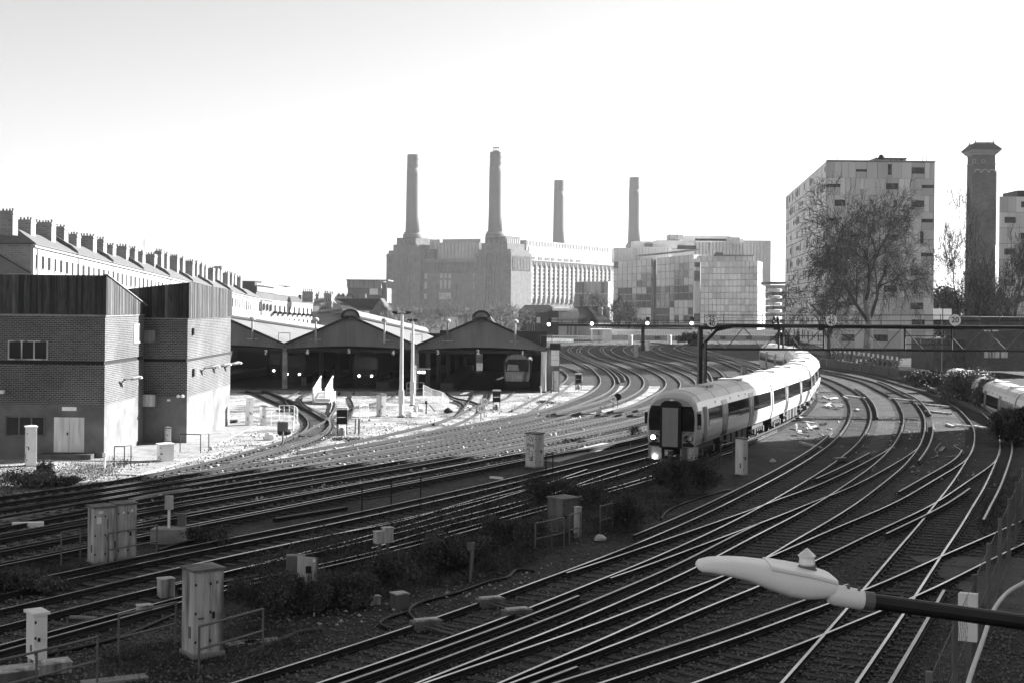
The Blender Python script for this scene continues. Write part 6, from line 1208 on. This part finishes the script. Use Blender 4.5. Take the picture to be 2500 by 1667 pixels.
railing('white ramp railing between the two shed mouths', P(4, (1420, 55), (1480, 85), (1560, 110), (1603, 150)), mm=M_WHITE, infill=9); railing('small white railing behind the shorter mast', P(4, (1300, 40), (1425, 40)), mm=M_WHITEDIRTY)
# white stepped crossing between the shed roads
for i, (x0, lb) in enumerate(((760, 'left white slatted balustrade of the yard steps'), (790, 'right white slatted balustrade of the yard steps'))):
    c = G(x0 + 3, 985); t = thing('balustrade', lb, 'balustrade', (c.x, c.y, 0)); 
    MB().poly_extrude([(0, 0, 1.15), (.05, 4.5, 2.0), (.05, 4.5, 2.12), (0, 0, 1.27)], (.08, 0, 0)).obj('top_rail', M_WHITE, t); MB().poly_extrude([(0, 0, .1), (.05, 4.5, .9), (.05, 4.5, 1.0), (0, 0, .2)], (.08, 0, 0)).obj('bottom_rail', M_WHITE, t)
    for j in range(12): f = j / 11; MB().box(.02, .06, 4.5 * f - .12, 4.5 * f + .12, .15 + .8 * f, 1.2 + .85 * f).obj('slat', M_WHITE, t)
    MB().box(-.02, .1, -.08, .08, 0, 1.3).obj('newel', M_WHITE, t)
c = G(780, 988); t = thing('yard_steps', 'white boxed steps between the two slatted balustrades', 'steps', (c.x, c.y, 0))
for j in range(4): MB().box(-.5, .75, .2 + j * 1.1, .2 + (j + 1) * 1.1, 0, .22 + j * .22).obj('step', M_WHITE if j else M_CONC, t)
# concrete posts and blocks in the yard
for i, (px, py, h, w_, lb) in enumerate(((920, 1016, 1.55, .45, 'round-topped grey post left of the tall mast'),)): pass
for i, (px, py, h, lb, mm) in enumerate(((867, 1058, .95, 'pair of short metal posts in the yard', M_TUBE), (1017, 1014, .9, 'short white post by the masts', M_WHITE), (1040, 1010, 1.0, 'short dark post by the masts', M_DARKMETAL), (690, 1083, 1.1, 'dark square board on a stake beside the yard curve', M_CABDARK), (1320, 965, .9, 'white stake beside the right shed mouth', M_WHITE), (255, 1143, .8, 'white stake below the nearer switch house', M_WHITE), (1147, 1520 - 100, 1.2, 'leaning post in the middle of the brambles', M_CABDARK), (715, 1050, .9, 'white stake in front of the yard telephone', M_WHITE))):
    c = G(px, py); t = thing('marker_post', lb, 'post', c); MB().tube([(0, 0, -.1), (.03 if i != 6 else .1, 0, h)], .05, 6).obj('post', mm, t)
    if i == 3: MB().box(-.32, .32, -.06, -.02, .75, 1.3).obj('board', M_CABDARK, t)
    elif i == 0: MB().tube([(.25, 0, -.1), (.25, 0, h)], .07, 8).obj('post', mm, t)
    else: MB().box(-.09, .09, -.07, -.03, h - .22, h).obj('plate', mm, t)
# shunting signals
def ground_signal(label, px, py, k=1.0):
    c = G(px, py); t = thing('ground_signal', label, 'signal', c)
    for x in (-.3, .3): MB().tube([(x * k, 0, -.1), (x * k, 0, 1.25 * k)], .03, 5).obj('leg', M_DARKMETAL, t)
    MB().box(-.34 * k, .34 * k, -.14, .14, .72 * k, 1.12 * k).obj('housing', M_BLACK, t); MB().box(-.34 * k, .34 * k, -.14, .14, 1.18 * k, 1.62 * k).obj('housing', M_BLACK, t); MB().box(-.36 * k, .36 * k, -.16, .1, 1.66 * k, 1.78 * k).obj('hood', M_WHITEDIRTY, t)
    MB().lathe((0, 0, 0), [(.28 * k, 0), (.26 * k, .3 * k), (.12 * k, .5 * k)], 10).obj('base', M_CABGREY, t)
ground_signal('black two-part ground signal in the middle of the yard ladder', 835, 1062); ground_signal('black ground signal beside the two round 10 signs', 1212, 1000, .9); ground_signal('black ground signal by the bend left of the far curves', 1412, 950, .9)
def post_roundel(label, px, py, h, r, tx_, dark=False):
    c = G(px, py); t = thing('speed_sign', label, 'sign', c); MB().tube([(0, .03, -.1), (0, .03, h)], .03, 5).obj('post', M_DARKMETAL, t); MB().disc((0, -.03, h), r, (0, 1, 0), .04, 22).obj('plate', M_BLACK if dark else M_SIGN, t); MB().disc((0, -.01, h), r * 1.08, (0, 1, 0), .03, 22).obj('rim', M_INK, t)
    if tx_: text('numerals', tx_, r * 1.15, t, (0, -.036, h), FACE, M_INK)
post_roundel('lower left of two round signs reading 10 beside the right shed', 1174, 1026, .85, .3, '10'); post_roundel('upper right of two round signs reading 10 beside the right shed', 1182, 1018, 1.15, .3, '10'); post_roundel('round sign reading 40 among the S-curves', 1497, 996, .75, .26, '40'); post_roundel('black round sign back beside the 40 sign', 1508, 993, .85, .27, None, True)
# floodlight masts and clock
for px, pb, pt, lb, tw_ in ((979, 1018, 766, 'taller white floodlight mast in front of the sheds', 1.0), (1006, 990, 784, 'shorter white floodlight mast in front of the sheds', .5)):
    c = G(px, pb); t = thing('floodlight_mast', lb, 'mast', c); ht = A(px, pt, c.y).z; MB().tube([(0, 0, -.1), (0, 0, ht * .45), (0, 0, ht)], [.17, .14, .10], 10).obj('pole', M_GALV, t); MB().box(-.22, .22, -.22, .22, 0, .1).obj('base_plate', M_CONC, t); MB().box(-.19, .19, -.19, .19, 1.0, 2.0).obj('control_box', M_GALV, t)
    MB().tube([(-tw_ * .55, 0, ht), (tw_ * .55, 0, ht)], .05, 6).obj('crossarm', M_DARKMETAL, t)
    for sx in (-1, 1): MB().box(sx * tw_ * .5 - .2, sx * tw_ * .5 + .2, -.3, .12, ht + .02, ht + .16).obj('floodlight', M_DARKMETAL, t)
p = A(1030, 908, 128); ck = thing('platform_clock', 'black digital clock showing 15:23 between the shed mouths', 'clock', (p.x, 128, 0)); MB().box(-.5, .5, -.06, .06, p.z - .2, p.z + .2).obj('case', M_BLACK, ck); text('digits', '15:23', .34, ck, (-.05, -.065, p.z), FACE, M_LED); MB().tube([(-.6, .1, p.z + .3), (.75, .1, p.z + .3)], .05, 5).obj('arm', M_WHITEDIRTY, ck); MB().tube([(-.62, .1, -.1), (-.62, .1, p.z + .6)], .09, 8).obj('post', M_WHITEDIRTY, ck)

# ------------------------------------------------------------------ street lamp in front of the camera
LY = 7.8
def lp(px, py): return A(px, py, LY)
SLT = thing('street_lamp', 'pale LED street lamp head on a dark arm close to the camera', 'street lamp', (3.9, 8.35, 0))
O_ = Vector((3.9, 8.35, 0))
# lantern: lofted shell along its length (tip -> spigot)
def lsec(x, zt, zb, hw_, yc, n=20):
    zc, hz = (zt + zb) / 2, (zt - zb) / 2; o = []
    for t in range(n):
        a_ = 2 * math.pi * t / n; c_, s2 = math.cos(a_), math.sin(a_); e = .45
        o.append(Vector((x, yc + hw_ * math.copysign(abs(c_) ** e, c_), zc + hz * math.copysign(abs(s2) ** (.4 if s2 > 0 else .75), s2))) - O_)
    return o
SP = [(1706, 1379, 1390, .05), (1709, 1374, 1395, .075), (1716, 1369, 1399, .095), (1740, 1364, 1402, .112), (1785, 1362, 1410, .125), (1831, 1365, 1421, .14), (1881, 1371, 1441, .15), (1932, 1380, 1459, .16), (1975, 1388, 1465, .165), (2011, 1397, 1462, .165), (2034, 1404, 1456, .155), (2043, 1408, 1447, .14)]
def lshell(lo, hi, dz, grow, mm, nm, par):
    m = MB(); ss = [lsec(lp(px, pt).x, lp(px, pt).z - .016 + dz, (lp(px, pb).z if not grow else lp(px, pt).z - .05), hw_ + grow, LY + .1) for px, pt, pb, hw_ in SP[lo:hi]]; n = 20
    for s_ in ss: m.v.extend([tuple(v) for v in s_])
    for i in range(len(ss) - 1):
        for j in range(n): m.f.append((i * n + j, i * n + (j + 1) % n, (i + 1) * n + (j + 1) % n, (i + 1) * n + j)); m.m.append(0)
    m.f += [tuple(range(n - 1, -1, -1)), tuple(range((len(ss) - 1) * n, len(ss) * n))]; m.m += [0, 0]
    o = m.obj(nm, mm, par, smooth=True); md = o.modifiers.new('e', 'EDGE_SPLIT'); md.split_angle = R(50); return o
lan = lshell(0, 12, 0, 0, M_PLASTIC, 'lantern', SLT)
lshell(6, 12, .006, .004, M_PLASTIC, 'gear_cover', lan)
pc_ = lp(1979, 1396); q_ = Vector((pc_.x, LY + .1, pc_.z + .0)) - O_
MB().lathe(q_, [(.055, -.03), (.055, 0), (.048, .005), (.052, .015), (.045, .02)], 20).obj('photocell_base', M_CABDARK, lan); MB().lathe(q_, [(.04, .02), (.046, .03), (.042, .06), (.05, .075), (.005, .115)], 20, ).obj('photocell', M_LENS, lan, smooth=False)
a, b_ = lp(2022, 1448) - O_, lp(2108, 1464) - O_
MB().tube([a, a.lerp(b_, .2), b_.lerp(a, .1), b_], [.046, .058, .056, .05], 14).obj('spigot_clamp', M_PLASTIC, SLT, smooth=True)
for f in (.55, .85): p = a.lerp(b_, f) + Vector((0, -.02, .056)); MB().lathe(p, [(.008, -.01), (.009, .012)], 6).obj('clamp_bolt', M_TUBE, SLT)
e0 = lp(2104, 1463) - O_; e1 = lp(2500, 1518) - O_; e1 = e1 + (e1 - e0) * .45
MB().tube([e0, e0.lerp(e1, .05)], .05, 14).obj('arm_collar', M_TUBE, SLT); MB().tube([e0, e1, Vector((0, 0, e1.z - .35)), Vector((0, 0, e1.z - 1.2)), Vector((0, 0, 0))], .043, 14).obj('arm', M_DARKMETAL, SLT)

# ------------------------------------------------------------------ fence, box and white pipe at lower right
FE = thing('mesh_fence', 'dark wire mesh fence with posts at the lower right corner', 'fence')
F0, F1 = Vector((5.4, 20.0, 0)), Vector((20.2, 56.0, 0)); k = 8
def fp(f): return F0.lerp(F1, f)
for i in range(k + 1):
    p = fp(i / k); MB().box(p.x - .05, p.x + .05, p.y - .05, p.y + .05, -.1, 2.15).obj('post', M_CABDARK, FE)
mm_ = MB(); L_ = (F1 - F0).length; d = (F1 - F0).normalized(); nst = int(L_ / .45)
for i in range(nst):
    for sg in (-1, 1):
        a = F0 + d * (i * .45); b_ = a + d * (sg * 1.9)
        if 0 <= (b_ - F0).dot(d) <= L_: mm_.tube([a + Vector((0, 0, .08)), b_ + Vector((0, 0, 2.0))], .004, 3, cap=False)
mm_.obj('wire_mesh', M_TUBE, FE, kind='stuff')
for z in (.1, 1.05, 2.0): MB().tube([F0 + Vector((0, 0, z)), F1 + Vector((0, 0, z))], .008, 4).obj('line_wire', M_TUBE, FE)
c = G(2372, 1667 + 20); p = fp(.34); wb = thing('junction_box', 'white junction box fixed to the mesh fence', 'box', (p.x - .08, p.y - .2, 0), R(-25)); MB().box(-.2, .2, -.12, .1, .95, 2.0).obj('box', M_WHITE, wb); MB().box(-.21, .21, -.14, -.12, .94, 2.01).obj('lid', M_WHITE, wb); MB().box(-.05, .05, 0, .08, -.1, .95).obj('post', M_TUBE, wb)
m = MB(); pts = [G(2355, 1700, .3), G(2372, 1640, .5), G(2400, 1560, .7), G(2425, 1490, .8), G(2460, 1445, .8), G(2510, 1415, .8)]; m.tube(catmull([tuple(x) for x in pts], 6).tolist(), .055, 8); m.obj('cable_pipe', M_WHITE, label='curved white pipe beside the mesh fence', cat='pipe')
MB().box(13.5, 26, 26, 48, .004, .03).obj('path', M_CONCDK, kind='structure')

# ------------------------------------------------------------------ cables, troughs, rubble
def cable(label, pts, r, mm, z=.05, name='cable', cat='cable'):
    q = catmull([tuple(G(x, y, z)) for x, y in pts], 8); m = MB(); m.tube(q.tolist(), r, 6); return m.obj(name, mm, label=label, cat=cat, smooth=True)
cable('thick black cable looping past the dark point box', P(2, (1560, 742), (1430, 738), (1360, 790), (1200, 830), (1000, 900), (850, 940), (700, 985), (640, 1040), (690, 1105)), .05, M_DARKMETAL); cable('black cable loop at the rail left of the point box', P(2, (640, 1040), (480, 1090), (430, 1130), (510, 1170)), .05, M_DARKMETAL)
cable('thin cable snaking between the outer curves', P(6, (1740, 780), (1700, 830), (1720, 870), (1660, 900)), .025, M_TUBE); cable('pale wire loop between the outer curves', P(6, (1790, 880), (1880, 870), (1905, 845), (1840, 800), (1870, 795)), .02, M_WHITEDIRTY)
cable('grey hose along the embankment below the big bush', P(5, (1600, 1180), (1350, 1250), (1150, 1330), (1090, 1400)), .04, M_DARKMETAL); cable('grey pipe along the grass before the large cabinet', P(1, (1805, 1350), (2000, 1270), (2200, 1190), (2352, 1170)), .06, M_CONCDK, name='pipe', cat='pipe')
cable('pale pipe lying behind the large cabinet', P(1, (510, 1085), (600, 1085), (700, 1095)), .06, M_CONC, name='pipe', cat='pipe'); cable('long dark pipe bundle behind the bottom left railing', P(1, (330, 1190), (700, 1100), (1040, 1030), (1280, 940)), .05, M_DARKMETAL, name='pipe', cat='pipe'); cable('second dark pipe behind the bottom left railing', P(1, (320, 1360), (600, 1300), (900, 1220), (1280, 1060)), .05, M_DARKMETAL, name='pipe', cat='pipe')
cable('dark conduit crossing at the lower left tracks', P(7, (1150, 1330), (1350, 1270), (1560, 1245), (1720, 1240)), .05, M_DARKMETAL); cable('thin cable over the graffiti cabinet verge', P(5, (740, 850), (800, 860), (860, 830), (870, 880)), .02, M_TUBE)
for i, pts in enumerate((P(7, (920, 775), (1200, 700), (1450, 630), (1700, 570), (1950, 520)), P(5, (255, 975), (450, 920), (740, 845)), P(7, (0, 1115), (200, 1075), (430, 1035), (580, 1005)), P(7, (960, 960), (1180, 915), (1390, 885)))):
    q = catmull([tuple(G(x, y, .03))[:2] for x, y in pts], 6); t_, nn_ = normals(q); m = MB(); wdt = (.55, .7, .17, .15)[i]; hz = (.05, .05, .1, .1)[i]
    for j in range(len(q) - 1):
        a, b_ = q[j], q[j] + (q[j + 1] - q[j]) * .97; m.add([(*(a - nn_[j] * wdt), -.02), (*(b_ - nn_[j] * wdt), -.02), (*(b_ + nn_[j] * wdt), -.02), (*(a + nn_[j] * wdt), -.02), (*(a - nn_[j] * wdt), hz), (*(b_ - nn_[j] * wdt), hz), (*(b_ + nn_[j] * wdt), hz), (*(a + nn_[j] * wdt), hz)], [(0, 3, 2, 1), (4, 5, 6, 7), (0, 1, 5, 4), (1, 2, 6, 5), (2, 3, 7, 6), (3, 0, 4, 7)])
    m.obj('cable_trough' if i > 1 else 'path', M_CONC if i != 1 else M_STUCCO, kind='structure')
rg = random.Random(5)
def plank(label, px, py, L_, ang, mm, w_=.2, h=.14, name='timber_baulk', cat='timber', z=.0, tilt=0.0, group=None):
    o = MB().box(-L_ / 2, L_ / 2, -w_ / 2, w_ / 2, 0, h).obj(name, mm, label=label, cat=cat, group=group); o.location = G(px, py) + Vector((0, 0, z)); o.rotation_euler = (0, tilt, ang); return o
# spare timbers and rails dumped beside the train
for i in range(26):
    px, py = (1960 + rg.gauss(0, 28), 1040 + rg.gauss(0, 22)) if i < 16 else (2030 + rg.gauss(0, 14), 985 + rg.gauss(0, 18)); plank('pale baulk in the heap of dumped timbers beside the train', px, py, rg.uniform(.8, 2.4), rg.uniform(.9, 2.2), rg.choice((M_CONC, M_WHITEDIRTY, M_CABGREY)), rg.uniform(.12, .25), rg.uniform(.08, .16), z=rg.uniform(.02, .3), tilt=rg.uniform(-.15, .15), group='dumped timbers beside the train')
for i, (px, py, L_, a) in enumerate(((2088, 970, 3.6, 1.9), (2094, 1002, 1.6, 1.4), (2215, 978, 5, 2.0), (2275, 990, 4.5, 2.0), (2320, 1040, 2.0, 1.5), (2400, 1045, 5, 2.2), (2393, 1045, 2.4, 1.55), (2300, 1100, 3.0, 1.2), (2290, 1008, 3, 2.0), (2450, 995, 6, 2.3))):
    plank(('grey baulk between the first and second right-hand curves', 'short pale baulk beside the second right-hand curve', 'long spare rail between the second and third curves', 'long spare baulk left of the outer curve', 'upright-looking pale baulk inside the outer curve', 'crossed baulk lying under the outer curve', 'short baulk crossing the one under the outer curve', 'flat dark board inside the crossover', 'spare rail beside the long baulk', 'long timber beside the cutting wall')[i], px, py, L_, a, M_CABGREY if i != 7 else M_CABDARK, .22, .14)
for i, (px, py, lb) in enumerate(((68, 1287, 'pale concrete beam left of the paired cabinets'), (1212, 1168, 'white bent board left of the wispy bush'), (590, 1572, 'flat pale slab right of the large cabinet'), (640, 1568, 'second flat pale slab right of the large cabinet'), (280, 1662, 'pale slab at the bottom edge'), (540, 1460 - 30, 'long dark rail stack between the left tracks'), (760, 1258, 'dark rail stack end between the left tracks'))):
    plank(lb, px, py, (1.1, .7, .8, .9, 1.4, 3.0, 4.0)[i], (.25, 2.6, .5, .6, .5, .9, .95)[i], (M_WHITE, M_WHITE, M_CONC, M_CONC, M_CONC, M_DARKMETAL, M_DARKMETAL)[i], (.3, .14, .4, .4, .4, .2, .22)[i], (.2, .1, .06, .06, .06, .14, .14)[i])
def sack(label, px, py, s, mm=None, seed=0):
    rg = random.Random(seed); m = MB(); n = 9; pr = [(.2, 0), (1, .12), (1.05, .45), (.7, .8), (.2, 1)]
    for i, (r_, z) in enumerate(pr):
        for j in range(n): t = 2 * math.pi * j / n; k = rg.uniform(.75, 1.2); m.v.append((s * r_ * k * math.cos(t), s * .7 * r_ * k * math.sin(t), s * 1.2 * z * rg.uniform(.9, 1.1)))
    m.f = [(i * n + j, i * n + (j + 1) % n, (i + 1) * n + (j + 1) % n, (i + 1) * n + j) for i in range(len(pr) - 1) for j in range(n)] + [tuple(range(n - 1, -1, -1)), tuple(range((len(pr) - 1) * n, len(pr) * n))]; m.m = [0] * len(m.f)
    o = m.obj('sack', mm or M_WHITEDIRTY, label=label, cat='sack'); o.location = G(px, py); return o
sack('crumpled pale sack in the bushes by the short railing', 1505, 1272, .32, None, 1); sack('smaller sack below the crumpled one', 1518, 1278, .2, None, 2); sack('pale bundle right of the grey post box', 1465, 1320, .2, None, 3); sack('white sack beside the tall pale cabinet', 1886, 1128, .17, M_WHITEDIRTY, 4); sack('pale sack among the curves right of the 40 sign', 1463, 1010, .28, None, 5); sack('white heap beside the masts', 1003, 1018, .4, M_WHITE, 6); sack('second white heap beside the masts', 1022, 1003, .45, M_WHITE, 7); sack('dark tyre-like lump by the ramp railing', 1093, 1008, .35, M_BLACK, 8); sack('dark lump on the yard edge', 693, 1062, .4, M_BLACK, 9); sack('pale lump beside the yard lump', 658, 1075, .4, M_WHITE, 10)
# scattered litter and lumps of stone
V = []; F = []; rng = np.random.default_rng(3)
def stones(poly, n, s0, s1):
    rg = random.Random(n); x0, x1 = min(p[0] for p in poly), max(p[0] for p in poly); y0, y1 = min(p[1] for p in poly), max(p[1] for p in poly); c = 0
    while c < n:
        x, y = rg.uniform(x0, x1), rg.uniform(y0, y1)
        if not inpoly(x, y, poly): continue
        c += 1; p = G(x, y); s = rg.uniform(s0, s1); o = len(V); pts = rng.normal(size=(6, 3)) * .3
        for b in ((1, 0, 0), (-1, 0, 0), (0, 1, 0), (0, -1, 0), (0, 0, .9), (0, 0, -.6)): j = len(V) - o; V.append((p.x + s * (b[0] + pts[j, 0]), p.y + s * (b[1] + pts[j, 1]), max(-.01, s * .5 + s * (b[2] + pts[j, 2]))))
        for f in ((0, 2, 4), (2, 1, 4), (1, 3, 4), (3, 0, 4), (2, 0, 5), (1, 2, 5), (3, 1, 5), (0, 3, 5)): F.append(tuple(o + k for k in f))
stones([(0, 1667), (0, 1450), (700, 1500), (1100, 1420), (1800, 1200), (2400, 1100), (2500, 1300), (2500, 1667)], 14000, .018, .05)
stones([(0, 1200), (300, 1130), (620, 1060), (1000, 1030), (1400, 960), (1500, 1080), (900, 1200), (300, 1300), (0, 1400)], 5000, .03, .07)
np_mesh('ballast_stones', V, F, M_RUBBLE if False else mat('loose_stone', .16, var=.7, scale=9), kind='stuff')
V = []; F = []; stones([(560, 1060), (900, 1020), (1350, 960), (1500, 1070), (1300, 1130), (600, 1230), (300, 1240)], 500, .04, .12); stones([(500, 1500), (800, 1540), (1300, 1420), (1500, 1330), (1300, 1380), (900, 1480)], 60, .03, .07); stones([(1900, 1060), (2100, 1000), (2350, 1050), (2450, 1200), (2100, 1150)], 160, .04, .1)
np_mesh('litter', V, F, M_RUBBLE, kind='stuff')

# point machines and rods on the near lines
for i, (px, py, lb) in enumerate(((1197, 1480, 'point machine and rods on the nearest curve'), (1262, 1508, 'second point machine outside the nearest curve'), (1040, 1535, 'low point rod cover on the nearest curve'), (2052, 1128, 'point machine at the crossover of the second curve'))):
    t = thing('point_machine', lb, 'point machine', G(px, py), R(25)); MB().box(-.4, .4, -.17, .17, 0, .24).obj('case', M_CABDARK, t); MB().box(-.3, .3, -.13, .13, .24, .28).obj('lid', M_CABGREY, t)
    for dx in (-.15, .15): MB().tube([(dx, -.1, .14), (dx + .4, -1.3, .12)], .022, 5).obj('rod', M_TUBE, t)
# ------------------------------------------------------------------ tall slab added out of frame on the right: its shadow lies over the foreground
SB = thing('shade_slab', 'tall unseen slab added outside the right edge to shade the foreground', 'apartment block')
MB().box(58, 76, 6, 116, 0, 46.5).obj('wall', M_CABGREY, SB)
for fl_ in range(15):
    for i in range(26): MB().box(57.9, 58, 9 + i * 4, 11.4 + i * 4, 1.2 + fl_ * 3, 2.7 + fl_ * 3).obj('window', M_PANE, SB)
MB().box(57.8, 76.2, 5.8, 116.2, 46.5, 47).obj('coping', M_CONC, SB)

# ------------------------------------------------------------------ haze
hz = bpy.data.materials.new('haze'); hz.use_nodes = True; hn = hz.node_tree; hn.nodes.clear()
ho = hn.nodes.new('ShaderNodeOutputMaterial'); pv = hn.nodes.new('ShaderNodeVolumePrincipled'); pv.inputs['Color'].default_value = (.95, .95, .95, 1); pv.inputs['Density'].default_value = 0.00010; pv.inputs['Anisotropy'].default_value = 0.2
hn.links.new(pv.outputs[0], ho.inputs['Volume']); MATS['haze'] = hz
MB().box(-1510, 1510, -130, 2410, -2.8, 113).obj('haze', hz, kind='stuff')
